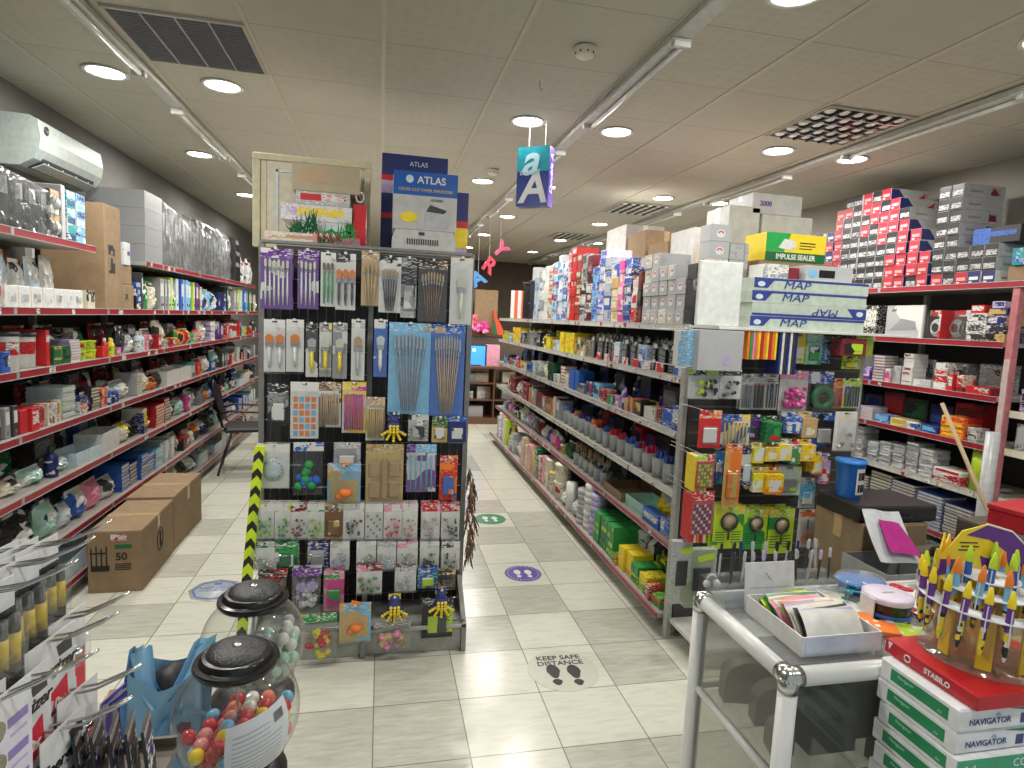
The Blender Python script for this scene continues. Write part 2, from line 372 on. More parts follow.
@tree
def pack(w, h, st, c1='white', c2='black', c3='tan', n=5, up=True):
    """retail pack that hangs from its top edge: origin at the top, contents in front of the card"""
    r = random.Random(int(w*1e4)+n); k = []; hh = min(h*.22, .045)
    k.append(T('header_card', euro(w, (c1, c1, c2), hh)))
    card = lambda c, z0=-h, z1=-hh: MB().box(-w/2, w/2, -.0006, .0006, z0, z1, c)
    front = lambda dp=.014, z0=-h*.985, z1=-hh*.8: k.append(T('clear_sleeve', MB().box(-w/2+.001, w/2-.001, -dp-.0004, -dp, z0, z1, clear()).box(-w/2+.001, w/2-.001, -dp, -.001, z0, z0+.0006, clear())))
    if st == 'brush':
        k.append(T('backing_card', card(printed(c1, c1, 'white', scale=14))))
        rr = min(.0045, w/(n*3.2))
        for i in range(n):
            x = (i-(n-1)/2)*w*.82/n
            k.append(T('paintbrush', brush_parts(MB(), x, -h*.95+.006*r.random(), -hh*1.05-r.random()*.012, c2, c3, up, rr, 1.25, -.005)))
        front()
    elif st == 'fan':
        k.append(T('backing_card', card(plain(c1, .5))))
        for i in range(n):
            t = (i-(n-1)/2)/max(1, n-1)
            k.append(T('paintbrush', brush_parts(MB(), t*w*.32, -h*.97, -hh*1.1-abs(t)*.03-.008*r.random(), c2, c3, up, .0034, 1.3, -.005-.005*(i % 2), t*w*.42)))
        front(.018)
    elif st == 'flatbrush':
        k.append(T('backing_card', card(printed(c1, c1, 'white', scale=10))))
        for i in range(n):
            k.append(T('paintbrush', brush_parts(MB(), (i-(n-1)/2)*w/n, -h*.92, -h*.28, c2, c3, up, .0045, min(4.2, w/n/.0045*.36), -.007)))
        front(.016)
    elif st == 'sticks':
        k.append(T('backing_card', card(printed(c1, 'white', scale=12))))
        sm = MB(); 
        for i in range(n):
            x = (i-(n-1)/2)*w*.86/n
            sm.tube([(x, -.006, -h*.94), (x+r.uniform(-.003,.003), -.006-.004*(i % 2), -hh*1.2-r.random()*.01)], min(.004, w/n*.42), plain(c2, .4), 6)
            if c3: sm.ball((x, -.007, -hh*1.25-.004), min(.006, w/n*.5), plain(c3, .6), 6)
        k.append(T('sticks', sm)); front()
    elif st == 'flat':
        k.append(T('backing_card', card(printed(c1, c2, c3, scale=.7/w, lines=c2))))
        k.append(T('blister', MB().box(-w*.36, w*.36, -.016, -.0008, -h*.9, -h*.42, clear(), .004)))
        k.append(T('contents', MB().box(-w*.3, w*.3, -.013, -.001, -h*.86, -h*.46, printed(c3, c2, 'white', scale=1.5/w), .004)))
    elif st == 'bag':
        k.append(T('backing_card', card(plain('white', .6), -h*.98, -hh)))
        cm = MB()
        for i in range(n*4):
            s = w*r.uniform(.05, .09)
            cm.ball((r.uniform(-.36,.36)*w, -.004-s*.8*r.random()-s*.6, -h*.92+r.random()**1.5*(h-hh)*.62+s), s, plain(c3 if i % 3 else c2, .4), 6)
        k.append(T('contents', cm)); front(.022)
    elif st == 'fluff':
        cm = MB(); s = w*(.17 if n > 4 else .11)
        for i in range(n*3 if n > 4 else n*8): cm.ball((r.uniform(-.32,.32)*w, -s*.9, -h*.85+r.random()*(h-hh)*.62), s*r.uniform(.6,1), plain(c3 if i % 2 else c2, .9, 0, .3, .5, 200), 8)
        k.append(T('contents', cm)); front(.03)
    elif st == 'scene':
        k.append(T('backing_card', card(printed(c1, c1, c2, scale=9))))
        ma = plain(c3, .5); k.append(T('picture', MB().box(-w*.42, w*.42, -.002, -.0007, -h*.9, -h*.34, plain(c2, .4)).lathe([(.001,0),(w*.26,0)], ma, (0,-.0024,0), 3, False)))
        k.append(T('contents', MB().ball((w*.04, -.008, -h*.62), w*.22, plain(c3, .5), 12, .7).ball((-w*.14, -.008, -h*.7), w*.14, plain(c3, .5), 10, .8))); front(.024)
    elif st == 'box':
        dd = max(.02, w*.5)
        k.append(T('carton_body', MB().box(-w/2, w/2, -dd, -.001, -h, -hh, printed(c1, c1, c2, c3, scale=.9/w, lines=c2), .001)))
        k.append(T('window', MB().box(-w*.36, w*.36, -dd-.0008, -dd, -h*.9, -h*.45, printed(c3, c2, c1, scale=2/w))))
    elif st == 'grid':
        k.append(T('backing_card', card(plain(c1, .5))))
        gm = MB(); a = int(n); b = max(2, int(n*(h-hh)/w*.9)); cw = w*.84/a; chh = (h-hh)*.86/b
        for i in range(a):
            for j in range(b): gm.box(-w*.42+i*cw+cw*.12, -w*.42+(i+1)*cw-cw*.12, -.0014, -.0007, -h*.97+j*chh+chh*.12, -h*.97+(j+1)*chh-chh*.12, plain(c2 if c3 is None or (i+j) % 3 else c3, .4))
        k.append(T('stickers', gm)); k.append(T('clear_sleeve', MB().box(-w/2, w/2, -.004, -.0036, -h, -hh, clear())))
    elif st == 'glove':
        k[:] = [T('header_card', euro(w*.4, (c1, c1, c2), hh))]
        g = MB()
        g.ball((0, -.012, -h*.45), w*.24, plain(c1, .6), 12, 1.1).tube([(0,-.012,-h*.1), (0,-.012,-h*.45)], w*.16, plain(c1, .6), 10)
        k.append(T('glove_body', g))
        f = MB()
        for i in range(5):
            a = (-58+29*i)*PI/180; L0 = Vector((math.sin(a), 0, -math.cos(a)))
            f.tube([Vector((0,-.014,-h*.45))+L0*w*.2, Vector((0,-.02,-h*.45))+L0*w*.48], w*.065, plain(c1, .6), 8)
            for q in range(4): f.ball(Vector((0,-.03,-h*.45))+L0*w*(.16+.1*q), w*.055, plain(c2, .5), 8)
        for i in range(9): f.ball(((i%3-1)*w*.12, -.012-w*.2, -h*.4-(i//3)*w*.1), w*.06, plain(c2, .5), 8)
        k.append(T('bumps', f))
    elif st == 'lens':
        k.append(T('backing_card', card(printed(c1, c1, 'green', scale=8))))
        for j in range(6): k[-1]['me'] = k[-1]['me']
        rg = [(w*.27*math.cos(a*PI/10), -.008, -h*.36+w*.27*math.sin(a*PI/10)) for a in range(20)]
        g = MB().tube(rg, w*.024, plain('charcoal', .3), 6, True).tube([(0,-.008,-h*.36-w*.3), (0,-.008,-h*.78)], w*.030, plain('charcoal', .3), 8)
        k.append(T('frame', g)); k.append(T('lens', MB().lathe([(.001,-.001),(w*.24,0),(.001,.001)], plain((.60,.50,.34), .15), (0,0,0), 16, False), loc=(0,-.008,-h*.36), rot=(PI/2,0,0)))
        sm = MB()
        for j in range(5): sm.box(-w*.42, -w*.1, -.0012, -.0006, -h*.62-j*h*.06, -h*.60-j*h*.06, plain('dgreen', .5)).box(w*.1, w*.42, -.0012, -.0006, -h*.62-j*h*.06, -h*.60-j*h*.06, plain('dgreen', .5))
        k.append(T('printed_text', sm))
    elif st == 'scissors':
        k.append(T('backing_card', card(plain('white', .6))))
        for sx in (-1, 1):
            hd = [(sx*w*.17+w*.12*math.cos(a*PI/6), -.008, -h*.78+h*.1*math.sin(a*PI/6)) for a in range(12)]
            k.append(T('handle', MB().tube(hd, .0035, plain(c2, .35), 6, True).tube([(sx*w*.1,-.008,-h*.7), (sx*w*.02,-.008,-h*.54)], .004, plain(c2, .35), 6)))
            k.append(T('blade', MB().prism([(sx*w*.02, -h*.56), (-sx*w*.07, -h*.3), (-sx*w*.01, -h*.24), (sx*w*.05, -h*.5)], -.009-.002*sx, -.0075-.002*sx, chrome())))
        front(.018)
    elif st == 'ring':
        k[0] = T('header_card', euro(w, (c1, c1, 'white'), h*.3))
        k.append(T('coil', MB().lathe([(w*.24,-.018),(w*.44,-.018),(w*.46,0),(w*.44,.014),(w*.24,.014),(w*.22,0),(w*.24,-.018)], plain(c2, .25), (0,0,0), 24, False), loc=(0,-.02,-h*.64), rot=(PI/2,0,0)))
        k.append(T('clear_sleeve', MB().box(-w/2, w/2, -.046, -.0455, -h, -h*.25, clear())))
    elif st == 'folders':
        k[:] = []
        cs = [c1, c2, c3]
        for i in range(n):
            x = (i-(n-1)/2)*w/n
            k.append(T('sleeve', MB().box(x-w/n*.4, x+w/n*.4, -.10, .0, -h, 0, plain(cs[i % 3], .35), .001), label=f'{cs[i%3]} plastic sleeve'))
    elif st == 'dial':
        k.append(T('backing_card', card(plain('white', .5))))
        g = MB()
        for i in range(24):
            a = 2*PI*i/24; g.cbox((w*.30*math.cos(a), -.006, -h*.58+w*.30*math.sin(a)), (w*.035, .002, w*.035), plain(('navy','gold','green')[i % 3], .4))
        k.append(T('dial', MB().lathe([(w*.37,0),(w*.37,.003),(w*.1,.004),(.001,.004)], plain('ice', .3), (0,0,0), 28, False), loc=(0,-.001,-h*.58), rot=(PI/2,0,0))); k.append(T('dial_markings', g)); front(.01)
    elif st == 'mould':
        k.append(T('backing_card', card(plain(c1, .6))))
        g = MB(); ma = plain(c2, .5)
        for x, z, a, b in ((-.27,-.42,.16,.13),(.27,-.42,.16,.13),(-.27,-.76,.16,.14),(.27,-.76,.16,.14),(0,-.58,.09,.34)):
            g.box(x*w-a*w, x*w+a*w, -.016, -.001, z*h-b*h, z*h+b*h, ma, .008)
        k.append(T('wooden_mould', g)); front(.02)
    elif st == 'hang':
        g = MB().tube([(0,-.005,-.01),(0,-.01,-h*.5),(0,-.005,-h)], w*.3, plain(c1, .5), 8)
        k.append(T('contents', g))
    return T('hanging_pack', None, k)
# ---------------------------------------------------------------- camera, world
sc = bpy.context.scene
cam = bpy.data.objects.new('camera', bpy.data.cameras.new('camera')); C.objects.link(cam); sc.camera = cam
cam.data.sensor_width = 36; cam.data.lens = FPX/1024*36; cam.data.clip_start = .02
cam.matrix_world = Matrix(((RT.x, UP.x, -FW.x, 0), (RT.y, UP.y, -FW.y, 0), (RT.z, UP.z, -FW.z, CH), (0,0,0,1)))
w = bpy.data.worlds.new('shopfront daylight'); sc.world = w; w.use_nodes = True  # ambient fill added through the open side behind the camera
bg = w.node_tree.nodes['Background']; bg.inputs[0].default_value = (.80,.90,1,1); bg.inputs[1].default_value = .38
sc.view_settings.view_transform = 'Standard'; sc.view_settings.look = 'None'; sc.view_settings.exposure = .32; sc.view_settings.gamma = 1
sc.cycles.max_bounces = 8; sc.cycles.transparent_max_bounces = 24; sc.cycles.caustics_reflective = False; sc.cycles.caustics_refractive = False
# ---------------------------------------------------------------- room
XL, XR, YB, YF, ZC = -2.16, 4.15, -1.2, 13.25, 2.95
def tiles(name, base, grout, ox, oy, sx, sy, gw, var, rough, streak=0, emb=False):
    m, nt, b = new_mat(name)
    tc = N(nt, 'ShaderNodeTexCoord'); sp = N(nt, 'ShaderNodeSeparateXYZ'); L(nt, tc.outputs['Object'], sp.inputs[0])
    masks = []; cells = []
    for a, o, s in ((0, ox, sx), (1, oy, sy)):
        q = N(nt, 'ShaderNodeMath', operation='SUBTRACT'); q.inputs[1].default_value = o; L(nt, sp.outputs[a], q.inputs[0])
        d = N(nt, 'ShaderNodeMath', operation='DIVIDE'); d.inputs[1].default_value = s; L(nt, q.outputs[0], d.inputs[0])
        fl = N(nt, 'ShaderNodeMath', operation='FLOOR'); L(nt, d.outputs[0], fl.inputs[0]); cells.append(fl)
        pp = N(nt, 'ShaderNodeMath', operation='PINGPONG'); pp.inputs[1].default_value = .5; L(nt, d.outputs[0], pp.inputs[0])
        lt = N(nt, 'ShaderNodeMath', operation='LESS_THAN'); lt.inputs[1].default_value = gw/s/2; L(nt, pp.outputs[0], lt.inputs[0]); masks.append(lt)
    mx = N(nt, 'ShaderNodeMath', operation='MAXIMUM'); L(nt, masks[0].outputs[0], mx.inputs[0]); L(nt, masks[1].outputs[0], mx.inputs[1])
    cb = N(nt, 'ShaderNodeCombineXYZ'); L(nt, cells[0].outputs[0], cb.inputs[0]); L(nt, cells[1].outputs[0], cb.inputs[1])
    wn = N(nt, 'ShaderNodeTexWhiteNoise'); L(nt, cb.outputs[0], wn.inputs['Vector'])
    ns = N(nt, 'ShaderNodeTexNoise', _Scale=7.0, _Detail=4.0, _Distortion=.6)
    mp = N(nt, 'ShaderNodeMapping'); mp.inputs['Scale'].default_value = (1.2, 7 if streak else 1, 1); ad = N(nt, 'ShaderNodeVectorMath', operation='ADD')
    L(nt, tc.outputs['Object'], ad.inputs[0]); L(nt, wn.outputs['Color'], ad.inputs[1]); L(nt, ad.outputs[0], mp.inputs[0]); L(nt, mp.outputs[0], ns.inputs['Vector'])
    sm = N(nt, 'ShaderNodeMath', operation='MULTIPLY_ADD'); L(nt, wn.outputs['Value'], sm.inputs[0]); sm.inputs[1].default_value = .45; L(nt, ns.outputs['Fac'], sm.inputs[2])
    if streak:
        pw = N(nt, 'ShaderNodeMath', operation='LESS_THAN'); pw.inputs[1].default_value = .70; L(nt, wn.outputs['Value'], pw.inputs[0]); L(nt, pw.outputs[0], sm.inputs[0]); ns.inputs['Detail'].default_value = 8
    rp = N(nt, 'ShaderNodeValToRGB'); e = rp.color_ramp.elements; e[0].position = .3; e[1].position = 1.0
    e[0].color = (*[x*(1-var) for x in base], 1); e[1].color = (*[min(1, x*(1+var)) for x in base], 1); L(nt, sm.outputs[0], rp.inputs[0])
    col = rp.outputs[0]
    if emb:   # faint embossed leaf pattern pressed into the tiles
        vo = N(nt, 'ShaderNodeTexVoronoi', _Scale=15.0, _Randomness=.35); L(nt, tc.outputs['Object'], vo.inputs['Vector'])
        l2 = N(nt, 'ShaderNodeMath', operation='LESS_THAN'); l2.inputs[1].default_value = .34; L(nt, vo.outputs['Distance'], l2.inputs[0])
        gt = N(nt, 'ShaderNodeMath', operation='GREATER_THAN'); gt.inputs[1].default_value = .42; L(nt, wn.outputs['Value'], gt.inputs[0])
        mm = N(nt, 'ShaderNodeMath', operation='MULTIPLY'); L(nt, l2.outputs[0], mm.inputs[0]); L(nt, gt.outputs[0], mm.inputs[1])
        m5 = N(nt, 'ShaderNodeMath', operation='MULTIPLY'); m5.inputs[1].default_value = .16; L(nt, mm.outputs[0], m5.inputs[0])
        mc = N(nt, 'ShaderNodeMix', data_type='RGBA'); L(nt, m5.outputs[0], mc.inputs[0]); L(nt, col, mc.inputs[6]); mc.inputs[7].default_value = (*[x*.72 for x in base], 1); col = mc.outputs[2]
        bp = N(nt, 'ShaderNodeBump', _Strength=.15, _Distance=.004); L(nt, mm.outputs[0], bp.inputs['Height']); L(nt, bp.outputs[0], b.inputs['Normal'])
    m3 = N(nt, 'ShaderNodeMix', data_type='RGBA'); L(nt, mx.outputs[0], m3.inputs[0]); L(nt, col, m3.inputs[6]); m3.inputs[7].default_value = (*grout, 1)
    L(nt, m3.outputs[2], b.inputs['Base Color']); b.inputs['Roughness'].default_value = rough
    return m
mf = tiles('glazed cream floor tiles', (.58,.58,.50), (.24,.23,.19), .003, .323, .3735, .3687, .005, .22, .20, 1)
mc = tiles('plaster ceiling tiles', (.50,.475,.395), (.36,.34,.28), -.02, .08, .595, .59, .008, .05, .8, 0, True)
wl = plain((.17,.165,.155), .8, 0, .06, .1, 6, name='grey plaster wall'); wr = plain((.30,.275,.24), .8, 0, .06, .1, 6, name='beige plaster wall'); wf = plain((.10,.075,.055), .8, 0, .1, .1, 4, name='dark brown far wall')
struct('floor', MB().box(XL-.1, XR+.1, YB, YF+.1, -.08, 0, mf))
struct('ceiling', MB().box(XL-.1, XR+.1, YB, YF+.1, ZC, ZC+.08, mc))
struct('wall_left', MB().box(XL-.1, XL, YB, YF, 0, ZC, wl)); struct('wall_right', MB().box(XR, XR+.1, YB, YF, 0, ZC, wr)); struct('wall_back', MB().box(XL-.1, XR+.1, YF, YF+.1, 0, ZC, wf))
struct('baseboard_left', MB().box(XL, XL+.012, YB, YF, 0, .09, whitemetal())); struct('baseboard_right', MB().box(XR-.012, XR, YB, YF, 0, .09, whitemetal()))
tb = MB(); mt = plain((.55,.50,.40), .5, 0, .04, name='cream ceiling tee bar')
for k in range(-3, 8):
    x = -.02+.595*k
    if XL < x < XR: tb.box(x-.010, x+.010, YB, YF, ZC-.005, ZC, mt)
struct('trim_1', tb)
# ---------------------------------------------------------------- ceiling lights
GX = lambda k: -.02+.595*(k+.5); GY = lambda k: 3.03+.59*(k+.5)
rim = MB().lathe([(.094,0),(.112,-.004),(.114,-.008),(.094,-.010),(.088,-.004),(.088,0)], plain('white', .4), n=28, cap=False).mesh('rim')
dif = MB().lathe([(.001,-.004),(.088,-.004)], glow((1,.97,.90), 22, 'lamp diffuser'), n=28, cap=False).mesh('diffuser')
ROWN = {-2: 'nearest', 1: 'second', 4: 'third', 7: 'fourth', 10: 'fifth', 13: 'sixth'}
COLN = {-3: 'far left column', -2: 'column over the left aisle', 1: 'column left of the middle trunking', 2: 'column just right of the middle trunking', 4: 'column left of the right trunking', 5: 'column right of the right trunking'}
lamps = [(-3,-2),(-3,1),(-2,1),(-3,4),(-3,7),(-2,7),(-3,10),(1,1),(2,1),(4,1),(5,1),(1,4),(4,4),(5,4),(2,7),(4,7),(5,7),(1,7),(2,10),(4,10),(1,10),(5,10),(2,-2),(4,-2),(2,13),(4,13),(-2,-2),(1,-5),(4,-5),(-2,4),(2,4)]
for cx, ry in lamps:
    loc = (GX(cx), GY(ry)-(.03 if ry < 8 else .06), ZC)
    if ry == -5: 
        pass
    t = thing('ceiling_light', f"round recessed white ceiling light, {ROWN.get(ry, 'hindmost')} row, {COLN[cx]}", 'light', loc, 0, 'recessed ceiling lights')
    link('rim', rim, t); link('diffuser', dif, t)
    ld = bpy.data.lights.new('lamp', 'AREA'); ld.shape = 'DISK'; ld.size = .2; ld.energy = 11.5; ld.color = (1,.965,.90)
    lo = bpy.data.objects.new('lamp', ld); C.objects.link(lo); lo.parent = t; lo.location = (0,0,-.014)
# ---------------------------------------------------------------- louvred luminaires and dark vent panel
def louvre(cx, ry, label, lit=True):
    x0, y0 = -.02+.595*cx, 3.03+.59*ry
    t = thing('ceiling_luminaire' if lit else 'ceiling_vent', label, 'light' if lit else 'vent', (x0+.2975, y0+.295, ZC))
    fr = MB(); m = plain((.5,.48,.42), .4, .3)
    for a, b, c, d in ((-.29,.29,-.29,-.275),(-.29,.29,.275,.29),(-.29,-.275,-.275,.275),(.275,.29,-.275,.275)): fr.box(a,b,c,d,-.012,-.0002,m)
    link('frame', fr, t)
    if lit:
        al = plain((.75,.74,.68), .18, 1, .02, name='bright louvre aluminium')
        link('reflector', MB().box(-.275,.275,-.275,.275,-.004,-.0005, plain('charcoal', .3)), t)
        lv = MB()
        for i in range(1, 6): lv.box(-.275+i*.0917-.006, -.275+i*.0917+.006, -.275, .275, -.02, -.004, plain('charcoal', .35, .6))
        for i in range(1, 5): lv.box(-.275, .275, -.275+i*.11-.006, -.275+i*.11+.006, -.02, -.004, al)
        link('louvre', lv, t)
        for i in range(6):
            for j in range(5): link('mirror_cup', cupm, t, (-.275+(i+.5)*.0917, -.275+(j+.5)*.11, -.005))
    else:
        link('panel', MB().box(-.275,.275,-.275,.275,-.006,-.0005, plain((.13,.14,.16), .45, .2)), t)
        lv = MB()
        for i in range(1, 4): lv.box(-.275+i*.1375-.004, -.275+i*.1375+.004, -.275, .275, -.012, -.006, plain('silver', .3, .7))
        link('louvre', lv, t)
        fn = MB()
        for i in range(22): fn.box(-.27,.27,-.27+i*.0248,-.262+i*.0248,-.009,-.006, plain((.15,.16,.18), .4, .2))
        link('fins', fn, t)
cupm = MB().lathe([(.036,-.002),(.024,-.010),(.001,-.013)], plain((.88,.88,.84), .3, 0, .02, name='white louvre cup'), n=8, cap=False, sx=.85).mesh('mirror_cup')  # plain white stands in for the bright reflections of mirror cups
louvre(-2, 0, 'dark grey four-bay vent panel in the ceiling at upper left, beside the left trunking', False)
louvre(4, 0, 'silver louvred square luminaire nearest the camera, touching the right trunking')
louvre(4, 5, 'silver louvred luminaire further back, second beside the right trunking')
louvre(4, 9, 'silver louvred luminaire furthest back above the middle shelving')
# ---------------------------------------------------------------- trunking with tubes along the ceiling
for nm, x, w_ in (('left', -1.275, .075), ('middle', 1.215, .08), ('right', 3.045, .085)):
    t = thing('ceiling_trunking', f"long white cable trunking with pipe along the ceiling, {nm} of three", 'trunking', (x, 0, ZC))
    link('channel', MB().box(-w_/2, w_/2, .6, 12.8, -.035, -.0055, plain((.52,.52,.48), .4), .004), t)
    y = .7
    while y < 12.6:
        l = 1.2
        sec = MB().box(-w_*.56, w_*.56, y, y+l, -.045, -.0352, plain((.55,.55,.5), .35), .004)
        sec.tube([(w_*.15, y+.02, -.058), (w_*.15, y+l-.02, -.058)], .012, plain((.66,.66,.62), .2), 10)
        link('batten', sec, t)
        for yy in (y, y+l-.03): link('lamp_holder', MB().box(-w_*.5, w_*.5, yy, yy+.03, -.072, -.0452, plain((.5,.5,.46), .4), .004), t)
        y += 1.2+.6
# smoke detectors, hook
for (x, y, lb) in ((.878, 2.79, 'round cream smoke detector on the ceiling nearest the camera'), (at(493,169,2,2.95).x, at(493,169,2,2.95).y, 'small cream smoke detector on the ceiling further back above the aisle')):
    m = MB().lathe([(.05,0),(.052,-.014),(.043,-.018),(.043,-.034),(.032,-.042),(.001,-.043)], plain('cream', .5), n=20, cap=False)
    t = thing('smoke_detector', lb, 'smoke detector', (x, y, ZC-.0055)); link('housing', m, t)
    sl = MB()
    for i in range(8): sl.cbox((.0435*math.cos(i*PI/4), .0435*math.sin(i*PI/4), -.026), (.006,.006,.008), plain('black', .5))
    link('slots', sl, t)
q = at(540,80,2,2.95)
tag(link('ceiling_hook', MB().tube([(0,0,0),(0,0,-.03),(.012,0,-.05),(.018,0,-.035)], .0015, plain('black', .5)), None, (q.x, q.y, ZC-.005)), 'thin dark wire hook hanging from the bare ceiling above the sign', 'hook')
# ---------------------------------------------------------------- air conditioner on the left wall
t = thing('air_conditioner', 'white split air conditioner high on the left wall', 'air conditioner', (XL, 4.13, 2.46))
pr = [(0,0),(.10,0),(.175,.045),(.205,.10),(.215,.17),(.20,.265),(.16,.285),(0,.29)]
link('casing', MB().prism(pr, 0, .81, plain((.44,.50,.47), .4), 'y'), t)
link('outlet', MB().prism([(.108,-.001),(.18,.040),(.188,.058),(.11,.012)], .08, .73, plain('charcoal', .5), 'y'), t)
link('flap', MB().cbox((.165, .405, .012), (.075, .68, .006), plain((.44,.5,.48), .35), .002, ('Y', -.42)), t)
link('badge', MB().lathe([(.001,.002),(.026,.002),(.026,0)], plain('charcoal', .3), (0,0,0), 18, False), t).matrix_local = Matrix.Translation((.2135,.07,.215)) @ Matrix.Rotation(PI/2, 4, 'Y')
for i in range(4): link('outlet_vane', MB().cbox((.147, .15+.17*i, .030), (.07, .008, .03), plain((.6,.6,.57), .4)), t)
# second unit on the right wall, mostly outside the frame
t = thing('air_conditioner', 'white air conditioner just cut off at the right edge, on the right wall', 'air conditioner', (XR, 2.7, 2.42))
link('casing', MB().prism([(-a, b) for a, b in pr][::-1], -.97, 0, plain((.72,.72,.68), .35), 'y'), t)
link('flap', MB().cbox((-.165, -.5, .012), (.075, .82, .006), plain('white', .35), .002, ('Y', .42)), t)
# ---------------------------------------------------------------- hanging sign
s0 = at(535, 178, 1, 3.85)
t = thing('hanging_sign', 'blue and teal two-sided paper-brand sign hanging on threads over the aisle', 'sign', (s0.x, s0.y, s0.z), -.62)
W, D, H = .215, .085, .36
link('panel', MB().box(-W/2, W/2, -D/2, D/2, -H/2, H/2, plain((.015,.04,.24), .3), .002), t)
link('top_cap', MB().box(-W/2, W/2, -D/2, D/2, H/2, H/2+.003, plain('charcoal', .6)), t)  # dark cover added to stop blue light bouncing onto the ceiling
link('teal_field', MB().box(-W/2, W/2, -D/2-.001, -D/2, .03, H/2, plain((.02,.33,.40), .3)), t)
link('side_panel', MB().box(W/2, W/2+.001, -D/2, D/2, -H/2, H/2, plain((.10,.03,.40), .3)), t)
wt = plain('white', .4, 0, .02); lb = plain((.55,.80,.88), .4, 0, .02)
link('lettering', text('a', .27, lb, .001, .25, .02), t, (-.02, -D/2-.002, .095)); link('lettering', text('A', .27, wt, .001, .12, .02), t, (.005, -D/2-.002, -.075))
link('lettering', text('Double A', .034, wt, .001, .3, .02), t, (-.02, -D/2-.002, .022))
o = link('lettering', text('Double A', .062, wt, .001, .2, .02), t); o.matrix_local = Matrix.Translation((W/2+.002, .0, .02)) @ Matrix.Rotation(PI/2, 4, 'Z') @ Matrix.Rotation(-PI/2, 4, 'Y')
zt = ZC-.006-s0.z
link('thread', MB().tube([(-.05,0,H/2), (-.05,0,zt)], .0012, wt, 4), t); link('thread', MB().tube([(.06,0,H/2), (.06,0,zt)], .0012, wt, 4), t)
# ---------------------------------------------------------------- stickers on the floor
def foot(m, x, y, s, mat, fl=1, z=.0024):
    for cy_, a, b in ((.35, .46, 1.45), (-.85, .34, .62)):
        pts = [(x+fl*s*.05+s*a*math.cos(k*PI/8)*(.8 if math.sin(k*PI/8) < 0 else 1), y+s*cy_+s*b*.55*math.sin(k*PI/8)) for k in range(16)]
        m.prism(pts, z-.0006, z, mat, 'z')
def sticker(px, py, r, label, disc, ink, txt=None, fs=.05, rz=0):
    p = at(px, py, 2, 0); t = thing('floor_sticker', label, 'floor sticker', (p.x, p.y, 0), rz)
    link('disc', MB().prism([(r*math.cos(-k*PI/20), r*math.sin(-k*PI/20)) for k in range(40)], .0002, .0016, disc, 'z'), t)
    f = MB(); foot(f, -r*.27, 0 if not txt else -r*.2, r*.42, ink, -1); foot(f, r*.27, -r*.06 if not txt else -r*.26, r*.42, ink, 1); link('footprints', f, t)
    if txt:
        for i, s in enumerate(txt):
            o = link('lettering', text(s, fs, ink, .0004, 0, .02), t, (0, r*.60-i*fs*.95, .0022)); o.rotation_euler = (-PI/2, 0, 0)
    return t
sticker(563, 670, .175, 'clear floor sticker with black footprints and keep-distance wording in the centre aisle', plain((.63,.63,.545), .2, 0, .03), plain('black', .5), ['KEEP SAFE', 'DISTANCE'], .05, -.03)
t = sticker(523, 573.5, .125, 'round purple floor sticker with white footprints, beyond the clear one', plain((.10,.07,.36), .3), plain('white', .4))
rg = MB()
for i in range(26):
    a = 2*PI*i/26; rg.cbox((.105*math.cos(a), .105*math.sin(a), .0022), (.012,.005,.0008), plain('white', .4), 0, ('Z', a+PI/2))
link('rim_lettering', rg, t)
sticker(490, 519, .135, 'round green floor sticker with white footprints, furthest along the aisle', plain((.03,.25,.12), .3), plain('white', .4))
p = at(215, 590, 2, 0); t = thing('floor_sticker', 'pale blue octagonal floor sticker on the left aisle beside the cartons', 'floor sticker', (p.x, p.y, 0))
link('disc', MB().lathe([(.001,.0016),(.15,.0016),(.15,.0002)], plain((.50,.53,.56), .3), n=8, cap=False), t)
link('border', MB().lathe([(.118,.0024),(.130,.0024)], plain((.08,.16,.50), .3), n=8, cap=False), t)
o = link('lettering', text('KEEP YOUR\nDISTANCE', .036, plain((.08,.16,.50), .3), .0004), t, (0, .01, .0022)); o.rotation_euler = (-PI/2,0,0)
link('pictogram', MB().box(-.02,.02,.07,.10,.0017,.0024, plain((.08,.16,.50), .3)), t)
